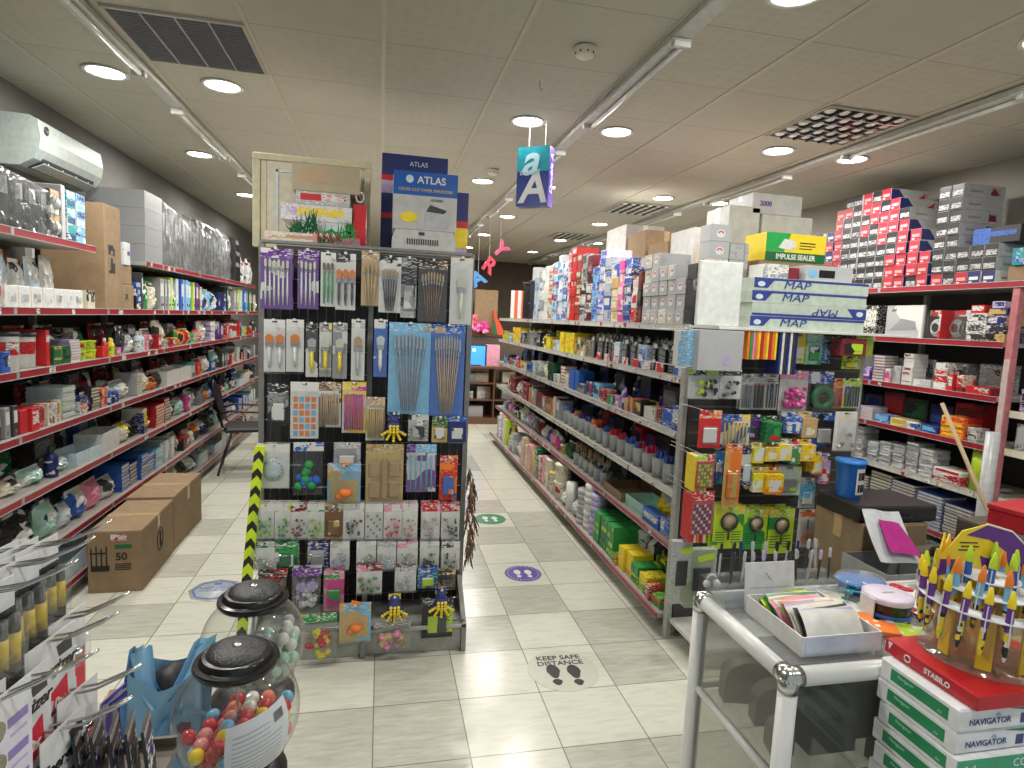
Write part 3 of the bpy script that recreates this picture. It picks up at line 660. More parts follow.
# ---------------------------------------------------------------- shelving
def shelving(label, x0, x1, xw, y0, y1, levels, strip, base, rz_front):
    """x0 = front edge, xw = back plane; levels [(z, y0, y1, x_front, strip colour)]"""
    t = thing('shelving_unit', label, 'shelving', (0,0,0))
    sg = 1 if xw < x0 else -1
    st = plain((.50,.49,.45), .5, .1)
    link('back_panel', MB().box(min(xw, xw+sg*.02), max(xw, xw+sg*.02), y0, y1, .02, base, plain((.075,.072,.068), .7)), t)  # panel colour darkened to stand for the shade deep in the shelves
    n = max(1, round((y1-y0)/1.0))
    for i in range(n+1):
        y = y0+(y1-y0)*i/n
        link('upright', MB().box(min(xw+sg*.02, xw+sg*.06), max(xw+sg*.02, xw+sg*.06), y-.015, y+.015, 0, base, st, .002), t)
    for z, a, b, xf, sc_ in levels:
        xa, xb = sorted((xw+sg*.02, xf))
        sh = link('shelf', MB().box(xa, xb, a, b, z-.028, z-.0005, plain((.40,.39,.355), .5), .002), t)  # shelf tone darkened as well, for the shade between levels
        f0, f1 = sorted((xf, xf+sg*.006))
        ps = link('price_strip', MB().box(f0, f1, a, b, z-.034, z+.005, plain((.34,.022,.035) if sc_ == 'r' else (.62,.61,.56), .35), .001), sh)
        e = MB(); g0, g1 = sorted((xf+sg*.006, xf+sg*.008))
        e.box(g0, g1, a, b, z+.0015, z+.005, plain('silver', .4)).box(g0, g1, a, b, z-.034, z-.031, plain('silver', .4)); link('strip_edge', e, sh)
        yy = a+.06
        while yy < b-.1:
            ww = R.choice([.03,.03,.045,.06]); dens = .14 if sc_ == 'r' else .6
            if R.random() < dens:
                kk = ('tk', ww, sc_ != 'r', g1 > g0 and sg)
                if kk not in TREES: TREES[kk] = MB().box(g0-xf, g1-xf, 0, ww, -.030, -.002, printed('white', 'cream', 'red' if sc_ != 'r' else 'white', scale=30, lines='black')).mesh('price_ticket')
                link('price_ticket', TREES[kk], sh, (xf, yy, z))
            yy += R.choice([.09,.14,.22])
        for i in range(n):
            y = y0+(y1-y0)*(i+1)/n
            if a < y-.02 < b: link('joint', MB().box(g0, g1+.0001, y-.012, y+.012, z-.034, z+.004, plain('silver', .4, .5)), sh)
    k0, k1 = sorted((xw+sg*.02, x0-sg*.04)); link('kickplate', MB().box(k0, k1, y0, y1, 0.001, .09, plain((.40,.39,.36), .5), .002), t)
    return t
CNT = {}
def name_word(c): return {'sky':'light blue','navy':'navy','kraft':'brown','ice':'pale','dgreen':'dark green','lilac':'lilac','tan':'tan'}.get(c, c)
def fill(x_front, rz, z, y0, y1, where, specs, group=None, depth=.40, loop=True, back=None):
    """put products along a shelf from the near end y0 to the far end y1; specs give kind, colours, sizes"""
    y = y0; i = 0; sg = 1 if rz < 0 else -1   # depth direction away from the front
    while y < y1:
        if i >= len(specs) and not loop: break
        sp = specs[i % len(specs)]; i += 1
        kind, a, n = sp[0], sp[1], (sp[2] if len(sp) > 2 else 1); wv = 0
        if kind == 'gap': y += a; continue
        tr, wv, dv, hv, wd, cat = KIND[kind](*a)
        if y+wv > y1+.005: break
        cy = y+wv/2; cx = x_front + sg*(dv/2+.012+R.random()*.025)
        seq = CNT.setdefault(where, {}); k = (wd,); seq[k] = seq.get(k, -1)+1; 
        zz = z
        for j in range(n):
            jit = R.uniform(-.06,.06)
            if n > 1:
                pos = 'topmost' if j == n-1 else 'bottom' if j == 0 else od(j)+' from the bottom'
                lb = f"{wd}, {pos} in {od(seq[k])} such stack along the {where}"
            else: lb = f"{wd}, {od(seq[k])} of these along the {where}"
            put(tr, (cx+(R.uniform(-.004,.004) if n > 1 else 0), cy, zz), rz+(jit*.35 if n > 1 else jit), lb, cat, f"{CATG.get(cat, cat+'s')} on the {where}", name=kname(kind, where, a))
            zz += hv
        y += wv + .006 + R.random()*.012
def kname(kind, where, a):
    s_ = 'left' if 'left' in where else 'middle' if 'middle' in where else 'right' if 'right' in where else 'left'
    if kind == 'box': return {'left':'packaged_box','middle':'stationery_box','right':'boxed_supplies'}[s_] if a[3] > .05 else {'left':'flat_carton','middle':'flat_packet','right':'pencil_box'}[s_] if s_ != 'right' or a[3] > .025 else 'document_box'
    if kind == 'pad': return {'left':'notebook','middle':'paper_pack','right':'ledger_book'}[s_]
    if kind == 'calc': return 'pocket_calculator'
    if kind == 'bag': return {'left':'plastic_bag','middle':'craft_bag','right':'bag'}[s_]
    if kind == 'roll': return 'tape_roll'
    return None
CATG = {'box':'boxes','notebook':'notebooks','tub':'tubs','bottle':'bottles','bag':'bags','file':'files','roll':'rolls','tray':'trays','calculator':'calculators'}
q2 = lambda v: round(v, 3)
KIND = {
 'box': lambda c, w, d, h, c2='white', c3='black', wd=None: (pbox(w-.004, d, h-.001, c, c2, c3), w, d, h, wd or f'{name_word(c)} printed box', 'box'),
 'pad': lambda c, w, d, h, wd=None: (pad(w-.004, d, h-.0005, c), w, d, h, wd or f'{name_word(c)} covered pad', 'notebook'),
 'tub': lambda c, lid, r, h, lab='green', wd=None: (tub(r, h, c, lid, lab), r*2.2, r*2.2, h+.001, wd or f'{name_word(c)} tub with {name_word(lid)} lid', 'tub'),
 'bot': lambda c, cap, r, h, lab='red', wd=None: (bottle(r, h, c, cap, lab), r*2.1, r*2.1, h, wd or f'{name_word(c)} bottle with {name_word(cap)} cap', 'bottle'),
 'bag': lambda c, c2, w, d, h, wd=None: (bag(w, d, h, c, c2, int(w*900+h*70)), w, d, h, wd or f'{name_word(c)} bag with {name_word(c2)} print', 'bag'),
 'file': lambda c, w, d, h, wd=None: (folder(w-.004, d, h, c), w, d, h, wd or f'{name_word(c)} upright file', 'file'),
 'roll': lambda c, r, h, hole=.4, wd=None: (roll(r, h-.0005, c, hole), r*2.02, r*2.02, h, wd or f'{name_word(c)} roll', 'roll'),
 'tray': lambda c, w, d, h, wd=None: (tray(w-.006, d, h, c), w, d, h, wd or f'{name_word(c)} open tray', 'tray'),
 'calc': lambda c, c2, w, h, wd=None: (calc(w, h, c, c2), w*1.15, .05, h, wd or f'{name_word(c)} calculator in a clear sleeve', 'calculator'),
}
# ---------------------------------------------------------------- left wall unit
LX = -1.69
shelving('long left wall shelving with red price strips', LX, None, XL+.015, 2.3, 9.3,
  [(.12,2.3,9.3,LX,'r'),(.40,2.3,9.3,LX,'r'),(.73,2.3,9.3,LX,'r'),(1.03,2.3,9.3,LX,'r'),(1.345,2.3,9.3,LX,'r'),(1.65,2.3,9.3,LX,'r'),(2.02,2.3,4.15,LX,'r'),(2.0,4.98,8.9,LX,'r')], 'r', 2.0, 0)
RL = PI/2
# top left shelf: black cases in crackled plastic, mice packs, teal packs
@tree
def wrapped_case(w, d, h):
    m = MB().box(-w/2+.006, w/2-.006, -d/2+.01, d/2-.01, .002, h*.93, plain((.05,.05,.055), .6), .012)
    lb = MB().box(-w*.3, w*.3, -d/2+.0085, -d/2+.0099, h*.55, h*.8, plain('white', .5))
    return T('padded_case', m, [T('label', lb), T('handle', MB().tube([(-w*.2,0,h*.93),(-w*.12,0,h),(w*.12,0,h),(w*.2,0,h*.93)], .006, plain('black', .6), 8)),
       T('plastic_wrap', bag(w, d, h*1.06, 'white', 'white', 3, False)['me'])])
@tree
def sleeve_wrap(w, d, h, seed):
    r = random.Random(seed); ph = [r.uniform(0,6) for _ in range(4)]
    def f(s):
        return lambda u, v: ((u-.5)*w*(1+.03*math.sin(9*v+ph[2])), s*(d/2)*(1+.10*math.sin(14*u+ph[0])*math.sin(11*v+ph[1]))*(min(1, .25+3*math.sin(PI*u)))*(min(1, .2+4*(1-v))), v*h)
    return MB().grid(f(-1), 12, 12, clear((.97,.98,.98), .045, .1)).grid(f(1), 12, 12, clear((.97,.98,.98), .045, .1)).mesh('plastic_wrap')
def wrapped(w, d, h, seed, c='charcoal'):
    key = ('wc', w, d, h, seed, c)
    if key not in TREES:
        m = MB().box(-w/2+.012, w/2-.012, -d/2+.03, d/2-.02, .002, h*.88, plain(c, .6), .014)
        TREES[key] = T('padded_case', m, [T('label', MB().box(-w*.26, w*.26, -d/2+.0285, -d/2+.0299, h*.5, h*.74, plain('grey', .5))),
          T('handle', MB().tube([(-w*.2,0,h*.87),(-w*.12,0,h*.95),(w*.12,0,h*.95),(w*.2,0,h*.87)], .006, plain('black', .6), 8)), T('plastic_wrap', sleeve_wrap(w, d, h, seed))])
    return TREES[key]
y = 2.62
for i, (wd, h) in enumerate([(.15,.36),(.13,.34),(.14,.38),(.12,.37),(.13,.33),(.12,.33),(.12,.32),(.11,.31),(.1,.30)]):
    put(wrapped(wd, .36, h, i), (LX-.21, y+wd/2, 2.02), RL, f"black padded case in crackled clear plastic, {od(i)} from the near end of the top left shelf", 'case', 'plastic-wrapped cases'); y += wd+.004
mp = T('mouse_pack', MB().box(-.045,.045,-.03,.03,0,.13, printed('black','black','white', scale=12), .004), [T('mouse', MB().ball((0,-.03,.06), .028, plain('silver', .3), 12, 1.3)), T('card', MB().box(-.043,.043,-.0312,-.0302,.09,.128, plain('tan', .6)))])
for i in range(2): put(mp, (LX-.07, 3.79, 2.02+.131*i), RL, f"black and tan mouse pack beside the plastic-wrapped cases, {'lower' if i == 0 else 'upper'} one", 'pack', 'mouse packs')
put(pbox(.04, .3, .30, 'silver', 'silver', 'grey'), (LX-.18, 3.86, 2.02), RL, 'slim silver carton standing between the mouse packs and the teal packs', 'box')
for r_ in range(2):
    for j in range(6): put(pbox(.10, .2, .046, 'teal' if r_ == 0 else 'sky', 'ice' if (j+r_) % 2 else 'navy', 'white', .7), (LX-.13-.0*r_, 3.945+.115*r_, 2.02+.0475*j), RL, f"{'teal' if r_==0 else 'light blue'} flat pack, {'topmost' if j==5 else od(j)+' from the bottom'} of the stack at the far end of the top left shelf", 'box', 'teal packs on the top left shelf')
# tall brown carton in the gap, small cartons behind it
put(carton(.24, .36, .66, 'kraft', 'tan', 1), (LX-.20, 4.46, 1.65), RL, 'tall brown carton standing in the gap of the top left shelf', 'box')
put(carton(.20, .30, .17, 'kraft', 'tan', 1), (LX-.17, 4.68, 1.65), RL, 'small brown carton with a white label behind the tall left carton', 'box')
put(carton(.18, .26, .13, 'kraft', 'tan'), (LX-.16, 4.69, 1.8215), RL, 'smaller brown carton resting on another behind the tall carton', 'box')
for j in range(3): put(pbox(.09, .2, .05, 'ice', 'purple', 'white', .6), (LX-.12, 4.69, 1.953+.0505*j), RL, f"white and purple flat box on the small brown cartons, {['lowest','middle','top'][j]} one", 'box', 'purple flat boxes')
# grey file boxes on the back upper shelf
for c_ in range(1):
    for j in range(4):
        b = pbox(.36, .38, .128, (.30,.31,.32), (.30,.31,.32), (.25,.26,.27), .55)
        put(b, (LX-.205, 5.18+.37*c_, 2.0+.129*j), RL, f"wide grey file box, {['bottom','second','third','topmost'][j]} of the stack behind the tall brown carton", 'box', 'grey file boxes')
y = 5.38
for i in range(30):
    wd = [.10,.09,.12,.08][i % 4]; h = .50+.09*math.sin(i*1.7)**2
    if y+wd > 7.75: break
    put(wrapped(wd, .30, q2(h), 20+i % 5, ('charcoal','black','black',(.12,.12,.13))[i % 4]), (LX-.18, y+wd/2, 2.0), RL, f"glossy plastic-wrapped file bundle, {od(i)} from the near end of the back upper left shelf", 'file', 'plastic-wrapped file bundles'); y += wd+.006
for j in range(4): put(pbox(.26, .32, .128, 'black', 'black', 'grey', .35), (LX-.17, 7.93, 2.0+.129*j), RL, f"black box with a pale emblem, {['bottom','second','third','top'][j]} of the stack at the far upper left", 'box', 'black emblem boxes')
fill(LX, RL, 2.0, 8.10, 8.9, 'far end of the upper left shelf', [('bag',('white','ice',.12,.12,.34)), ('bag',('silver','red',.12,.1,.3))])
# shelf at 1.65
S1 = [('tub',('white','white',.055,.15,'ice')), ('tub',('white','white',.05,.14,'ice')), ('bag',('cream','red',.12,.12,.24))]
fill(LX, RL, 1.65, 2.65, 3.3, 'second left shelf', S1)
opn = T('display_box', MB().box(-.052,.052,-.04,.04,0,.105, plain('white', .6), .002), [T('cut_out', MB().prism([(.03*math.cos(a*PI/8), .05+.038*math.sin(a*PI/8)) for a in range(16)], -.0408, -.0402, plain('ice', .3))), T('contents', MB().box(-.03,.03,-.0416,-.0409,.03,.07, printed('white','silver','grey', scale=25)))])
for i in range(7): put(opn, (LX-.06, 3.33+.108*i, 1.65), RL, f"white boxed mug with a round window, {od(i)} from the near end of the second left shelf", 'box', 'white window boxes')
for i, c2 in enumerate(['black','navy','orange','red','white','silver']):
    put(bag(.17, .09, q2(.25+.02*(i % 3)), 'white' if i % 2 else 'ice', c2, i), (LX-.2, 3.25+.15*i, 1.65), RL+.15, f"clear-fronted white bag with {c2} print, {od(i)} standing behind the white window boxes", 'bag', 'bags behind the window boxes')
put(pbox(.085, .1, .11, 'cream', 'black', 'cream', .4), (LX-.065, 4.13, 1.65), RL, 'cream box with black figures beside the white window boxes', 'box')
fill(LX, RL, 1.65, 4.86, 9.2, 'row of files on the second left shelf', [('box',('blue',.09,.2,.05),4),('file',('charcoal',.035,.25,.27)),('bag',('green','white',.14,.12,.22)),('bag',('cream','green',.16,.13,.22)),
  ('file',('grey',.05,.26,.25)),('file',('silver',.05,.26,.25)),('file',('grey',.05,.26,.25)),('file',('silver',.05,.26,.25)),('file',('lime',.04,.25,.27)),('bag',('cream','green',.1,.1,.2)),
  ('file',('ice',.06,.26,.27)),('file',('blue',.06,.26,.27)),('file',('lilac',.06,.26,.27)),('file',('sky',.06,.26,.27)),('file',('sky',.06,.26,.26)),('file',('dgreen',.06,.26,.26)),('file',('lime',.05,.26,.26)),
  ('file',('purple',.07,.26,.26)),('file',('purple',.07,.26,.26)),('file',('brown',.05,.25,.24)),('file',('cream',.05,.25,.23)),('bag',('mint','blue',.18,.15,.2)),('bag',('sky','white',.2,.15,.22)),('bag',('ice','purple',.2,.15,.2)),('box',('navy',.2,.2,.2),1)])
# shelf at 1.345
fill(LX, RL, 1.345, 3.08, 9.25, 'third left shelf', [('box',('red',.13,.2,.16,'white','cream')),('box',('blue',.06,.1,.10)),('tub',('white','black',.07,.19,'red')),('tub',('white','black',.07,.18,'red')),('box',('red',.04,.2,.19,'red','white')),
  ('box',('dgreen',.09,.12,.10,'gold','black')),('box',('dgreen',.085,.12,.10,'gold','black')),('pad',('lilac',.13,.12,.016),8),('tub',('lime','lime',.05,.055,'yellow'),2),('tub',('lime','lime',.05,.055,'yellow'),2),
  ('box',('red',.07,.1,.07,'red','orange')),('bot',('red','white',.022,.12,'yellow')),('bot',('yellow','yellow',.024,.12,'lime')),('bot',('dgreen','white',.02,.11,'white')),('box',('pink',.07,.1,.05)),
  ('bag',('charcoal','purple',.10,.1,.19)),('bag',('white','grey',.14,.12,.13)),('bot',('ice','silver',.028,.15,'white')),('bot',('ice','silver',.028,.15,'white')),('box',('pink',.09,.1,.06,'red','white'),2),
  ('bag',('brown','cream',.17,.14,.16)),('box',('white',.06,.1,.11,'navy','red')),('bag',('cream','tan',.2,.15,.22)),('box',('red',.12,.12,.07)),('tub',('yellow','yellow',.05,.07,'green')),('bag',('orange','green',.2,.15,.14)),('bag',('red','lime',.18,.14,.14)),
  ('box',('green',.1,.1,.1,'lime','white')),('bag',('pink','red',.18,.14,.12)),('bag',('cream','tan',.2,.15,.2)),('pad',('lilac',.12,.15,.05),4),('pad',('cream',.12,.15,.05),4),('box',('navy',.1,.15,.17,'white','purple')),('box',('purple',.12,.15,.17)),('bag',('maroon','white',.2,.14,.18))])
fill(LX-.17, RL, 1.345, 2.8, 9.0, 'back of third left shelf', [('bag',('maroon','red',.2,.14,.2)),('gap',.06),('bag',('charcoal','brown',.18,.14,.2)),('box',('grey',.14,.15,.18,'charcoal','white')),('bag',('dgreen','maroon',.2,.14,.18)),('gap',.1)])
# shelf at 1.03
fill(LX, RL, 1.03, 3.06, 9.25, 'fourth left shelf', [('file',('charcoal',.05,.2,.15)),('file',('grey',.05,.2,.15)),('file',('charcoal',.05,.2,.15)),('file',('grey',.05,.2,.15)),('file',('charcoal',.05,.2,.15)),('box',('red',.07,.12,.12,'red','white')),('box',('red',.07,.12,.12,'red','white')),('box',('red',.07,.12,.115,'maroon','white')),
  ('pad',('cream',.03,.12,.12)),('box',('maroon',.09,.12,.11,'pink','white')),('box',('cream',.04,.12,.12,'lime','red')),('pad',('ice',.15,.18,.013),14),('box',('white',.09,.1,.11,'orange','navy')),('bag',('purple','white',.06,.1,.12)),('pad',('charcoal',.12,.16,.02),7),
  ('box',('red',.09,.1,.06,'orange','white'),2),('bot',('blue','white',.025,.12,'white')),('bot',('navy','white',.025,.1,'white')),('bot',('blue','white',.025,.1,'white')),('bag',('white','ice',.24,.18,.13)),('pad',('silver',.10,.15,.02),8),('bag',('cream','grey',.2,.15,.17)),
  ('bag',('orange','red',.12,.12,.1)),('bag',('charcoal','orange',.14,.12,.13)),('tray',('white',.32,.16,.12)),('tray',('white',.32,.16,.12)),('box',('teal',.15,.15,.14)),('box',('yellow',.1,.15,.12,'orange','red')),('bag',('red','sky',.2,.14,.15)),('bag',('white','pink',.2,.14,.16)),('box',('blue',.15,.15,.1)),('bag',('mint','white',.25,.16,.2))])
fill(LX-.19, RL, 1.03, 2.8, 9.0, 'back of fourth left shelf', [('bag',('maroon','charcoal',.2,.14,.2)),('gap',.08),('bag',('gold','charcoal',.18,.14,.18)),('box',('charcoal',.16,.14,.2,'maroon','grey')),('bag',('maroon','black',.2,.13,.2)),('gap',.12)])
# shelf at .73
fill(LX, RL, .73, 3.06, 9.25, 'fifth left shelf', [('bag',('red','cream',.2,.16,.12)),('bag',('cream','red',.18,.15,.08)),('bag',('mint','ice',.2,.15,.09)),('bot',('navy','charcoal',.034,.17,'white')),('bag',('ice','cream',.15,.16,.10)),('tray',('ice',.30,.16,.08)),('tray',('white',.30,.16,.13)),
  ('bag',('yellow','black',.2,.16,.14)),('bag',('black','yellow',.16,.16,.12)),('box',('navy',.07,.15,.19,'yellow','white')),('bag',('cream','orange',.15,.14,.16)),('pad',('red',.2,.18,.025),7),('pad',('maroon',.14,.16,.025),8),('bag',('ice','silver',.2,.16,.16)),('bag',('mint','maroon',.2,.15,.15)),
  ('box',('magenta',.16,.15,.14)),('bag',('silver','white',.24,.15,.18)),('box',('grey',.15,.15,.15)),('bag',('orange','cream',.2,.16,.14)),('bag',('sky','white',.2,.14,.16)),('box',('purple',.2,.15,.16))])
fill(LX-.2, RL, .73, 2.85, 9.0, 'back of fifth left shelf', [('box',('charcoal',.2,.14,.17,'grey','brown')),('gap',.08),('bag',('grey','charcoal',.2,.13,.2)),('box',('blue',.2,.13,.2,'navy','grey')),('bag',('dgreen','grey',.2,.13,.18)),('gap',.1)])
# shelf at .40
fill(LX, RL, .40, 3.06, 9.25, 'sixth left shelf', [('bag',('navy','black',.22,.2,.16)),('bag',('black','navy',.3,.22,.2)),('bag',('mint','navy',.16,.16,.2)),('bag',('ice','blue',.14,.14,.14)),('bag',('blue','white',.17,.16,.18)),('bag',('pink','silver',.2,.15,.18)),('bag',('white','ice',.2,.17,.14)),
  ('pad',('blue',.14,.18,.026),7),('pad',('navy',.14,.18,.026),6),('pad',('blue',.14,.18,.026),7),('pad',('blue',.14,.18,.026),6),('pad',('sky',.16,.18,.03),5),('file',('silver',.06,.2,.18)),('file',('ice',.06,.2,.18)),('file',('silver',.06,.2,.18)),('file',('white',.06,.2,.18)),('bag',('silver','grey',.2,.16,.19)),('box',('red',.2,.16,.12)),('bag',('cream','maroon',.2,.16,.15)),('bag',('charcoal','orange',.24,.16,.17))])
# base shelf
fill(LX, RL, .12, 2.9, 9.25, 'lowest left shelf', [('bag',('white','ice',.25,.2,.15)),('pad',('ice',.22,.2,.02),6),('bag',('white','silver',.3,.22,.13)),('tray',('ice',.3,.25,.1)),('pad',('silver',.2,.2,.02),9),('pad',('ice',.2,.2,.02),8),('bag',('white','red',.2,.16,.13)),('bag',('red','pink',.2,.17,.16)),('box',('maroon',.18,.16,.14)),('box',('white',.06,.2,.2,'silver','ice')),('bag',('white','ice',.22,.18,.18)),('bag',('red','maroon',.22,.18,.15)),('bag',('cream','grey',.25,.18,.16)),('bag',('charcoal','green',.25,.18,.14))])
# two brown cartons on the floor
q = T('packing_tape', MB().box(-.0006,.0006,0,0,0,0, plain('tan', .2)))
c1 = carton(.285, .62, .37, 'kraft', 'tan'); o = put(c1, (-1.505, 4.135, 0), .03, 'brown carton printed with a crate drawing and 50, nearest on the left aisle floor', 'box')
bk = plain('black', .6)
link('lettering', text('50', .062, bk, .0004, 0, .03), o, (.035, -.3115, .215))
dr = MB()
for i in range(4): dr.box(-.125+i*.026, -.117+i*.026, -.3112, -.3102, .13, .27+.012*(i % 2), bk)
dr.box(-.125,-.028,-.3112,-.3102,.13,.165,bk).box(-.13,-.04,-.3113,-.3103,.235,.245,bk)
for i in range(4): dr.box(0,.085,-.3112,-.3102,.135+i*.011,.141+i*.011,bk)
dr.box(0,.09,-.3112,-.3102,.265,.29,plain('dgreen', .6)); link('printed_drawing', dr, o)
link('price_sticker', MB().box(-.02,.065,-.3118,-.3110,.315,.352, printed('white','white','red', scale=60, lines='red')), o)
rg = MB().tube([(.1432, .02+.055*math.cos(a*PI/10), .2+.075*math.sin(a*PI/10)) for a in range(20)], .0035, bk, 4, True).tube([(.1432,.02,.15),(.1432,.02,.25)], .006, bk, 4).tube([(.1432,.02,.15),(.1432,.05,.17)], .005, bk, 4)
link('printed_emblem', rg, o)
put(carton(.30, .66, .38, 'kraft', 'tan'), (-1.525, 4.80, 0), .0, 'plain brown carton on the aisle floor behind the printed one', 'box')
# ---------------------------------------------------------------- middle gondola, aisle side
GX0 = 1.60; GN, GF = 2.96, 8.3
shelving('long middle shelving with white and red price strips, right of the centre aisle', GX0, None, 2.10, GN, GF,
  [(.12,GN,GF,1.53,'r'),(.50,GN,GF,GX0,'r'),(.795,GN,GF,GX0,'w'),(1.125,GN,GF,GX0,'w'),(1.43,GN,GF,GX0,'w'),(1.715,GN,GF,GX0,'rw')], 'w', 1.71, 0)
RG = -PI/2
st2 = thing('shelving_unit', 'far side of the middle shelving, carrying the big cartons above', 'shelving', (0,0,0))
link('shelf', MB().box(2.105, 2.64, 2.96, GF, 1.687, 1.7145, plain((.56,.55,.50), .45), .002), st2)
link('shelf', MB().box(2.125, 2.64, 2.96, GF, 1.10, 1.125, plain((.56,.55,.50), .45), .002), st2); link('shelf', MB().box(2.125, 2.64, 2.96, GF, .10, .125, plain((.56,.55,.50), .45), .002), st2)
link('back_panel', MB().box(2.102, 2.122, 2.96, GF, .02, 1.686, plain((.3,.29,.27), .6)), st2)
for y in (2.98, 5.6, GF-.02): link('upright', MB().box(2.6, 2.64, y-.015, y+.015, 0, 1.686, plain((.50,.49,.45), .5, .1)), st2)
# top: columns of small boxes, from the near end
def column(y0, w, h, n, cs, wd, d=.2, x=GX0+.012, where='on top of the middle shelving', emblem=False, z=1.715, grp='small boxes on top of the middle shelving', cut=0):
    for j in range(n):
        c = cs[j % len(cs)]; t = pbox(w-.003, d, h-.001, c[0], c[1], c[2], c[3] if len(c) > 3 else .55)
        o = put(t, (x+d/2+R.uniform(0,.012), y0+w/2, z+h*j), RG, f"{wd}, {'topmost' if j == n-1 else 'bottom' if j == 0 else od(j)+' from bottom'} of its column {where}", 'box', grp, name='calculator_box' if emblem or cs[0][0] in ('charcoal','silver') else 'pen_box')
        if emblem: link('emblem', EMB, o, (0, -d/2-.0012, h*.5))
EMB = MB().prism([(.026*math.cos(a*PI/8), .022*math.sin(a*PI/8)) for a in range(16)], -.0005, 0, plain('white', .4)).prism([(.017*math.cos(a*PI/8), .001+.014*math.sin(a*PI/8)) for a in range(9)]+[(-.010,.0),(-.006,.006),(0,.009),(.006,.006),(.010,0)], -.0009, -.0005, plain('red', .4)).mesh('emblem')
gw = ('silver','cream','silver',0)
cols = [(2.98,.10,.082,4,[('charcoal','grey','black',0)],'dark grey box at the near end'),
 (3.09,.10,.085,3,[gw],'grey box with a red arch emblem, nearest emblem column',1),(3.20,.105,.085,4,[gw],'grey box with a red arch emblem, second emblem column',1),(3.31,.105,.085,4,[gw],'grey box with a red arch emblem, third emblem column',1),(3.42,.105,.085,5,[gw],'grey box with a red arch emblem, fourth emblem column',1),(3.53,.11,.085,5,[gw],'grey box with a red arch emblem, farthest emblem column',1),
 (3.66,.05,.11,3,[('brown','maroon','black')],'narrow dark maroon box'),(3.72,.09,.10,3,[('red','white','white')],'red and white pack'),(3.83,.12,.062,7,[('blue','navy','white'),('navy','blue','white')],'blue flat box beside the red packs'),
 (3.96,.10,.085,5,[('pink','white','magenta')],'pink and white box'),(4.07,.12,.08,4,[('gold','cream','tan')],'gold-cream box'),(4.21,.12,.095,5,[('silver','cream','blue')],'white box behind the gold-cream ones'),(4.34,.13,.06,9,[('lilac','blue','white'),('blue','lilac','white')],'lilac-blue patterned box'),
 (4.49,.12,.06,7,[('blue','sky','white')],'bright blue box in the middle of the row'),(4.63,.12,.075,7,[('maroon','white','black'),('white','maroon','black')],'maroon and white checked box'),(4.77,.12,.11,5,[('silver','white','black')],'white box with a pen drawing'),
 (4.91,.12,.07,8,[('brown','cream','red')],'brown checked box'),(5.05,.13,.07,9,[('red','red','white')],'bright red box'),(5.20,.06,.085,7,[('red','white','white')],'narrow red box'),
 (5.28,.13,.06,9,[('ice','blue','red'),('blue','ice','white')],'blue and white hatched box'),(5.43,.14,.06,10,[('ice','blue','white')],'pale blue striped box'),(5.59,.14,.06,9,[('sky','blue','white'),('ice','blue','red')],'sky blue striped box'),
 (5.76,.14,.065,8,[('mint','red','white'),('red','white','mint')],'mint and red box'),(5.93,.15,.09,6,[('cream','mint','white')],'pale mint box'),(6.11,.15,.10,5,[('white','ice','grey')],'white box with grey print'),(6.30,.18,.09,5,[('ice','silver','blue')],'pale silver box')]
for k, c in enumerate(cols): column(*c[:6], emblem=len(c) > 6, where='on the middle shelving')
# far end of the top
bb = T('storage_box', MB().box(-.17,.17,-.16,.16,0,.40, plain('black', .4), .01), [T('lid', MB().box(-.18,.18,-.17,.17,.401,.43, plain('charcoal', .4), .008)), T('handle', MB().box(-.012,.012,-.175,-.162,.12,.36, plain('white', .4), .003)), T('label', MB().box(.04,.10,-.1615,-.1601,.22,.235, plain('white', .4)).box(.04,.10,-.1615,-.1601,.12,.135, plain('white', .4)).box(-.10,-.04,-.1615,-.1601,.18,.195, plain('white', .4)))])
put(bb, (1.80, 6.72, 1.715), -.25, 'black storage box with white handle on the far top of the middle shelving', 'box')
put(bb, (1.82, 7.12, 1.715), -.25, 'black storage box standing behind the first black one, far top shelf', 'box')
tow = MB()
for i in range(5): tow.box(-.11+i*.044, -.11+(i+1)*.044, -.1,.1,0,.36, plain('white' if i % 2 == 0 else (.75,.12,.06), .5))
tag(link('striped_box', tow, None, (1.74, 7.75, 1.715), -.2), 'white box with red stripes at the far end of the top middle shelf', 'box')
for j in range(3): put(tray(.26,.2,.05,'silver'), (1.80, 6.78, 2.146+.051*j), -.2, f"grey plastic tray, {['bottom','middle','top'][j]} of the stack on the black storage box", 'tray', 'grey trays')
tag(link('lime_box', pbox(.2,.1,.05,'mint','lime','mint',0)['me'], None, (1.92, 7.1, 2.146), -.3), 'light green flat box lying on the farther black storage box', 'box')
fanm = T('round_plate', MB().lathe([(.001,-.012),(.10,-.012),(.115,0),(.10,.012),(.001,.012)], plain('silver', .3), n=24, cap=False))
o = put(fanm, (2.06, 7.05, 2.30), 0, 'round silver disc propped up above the black storage boxes', 'plate'); o.rotation_euler = (PI/2, 0, -.2)
tag(link('box', pbox(.26,.2,.38,'black','charcoal','grey',0)['me'], None, (2.35, 7.2, 1.715), -.2), 'tall black carton behind the round silver disc on the far shelf top', 'box')
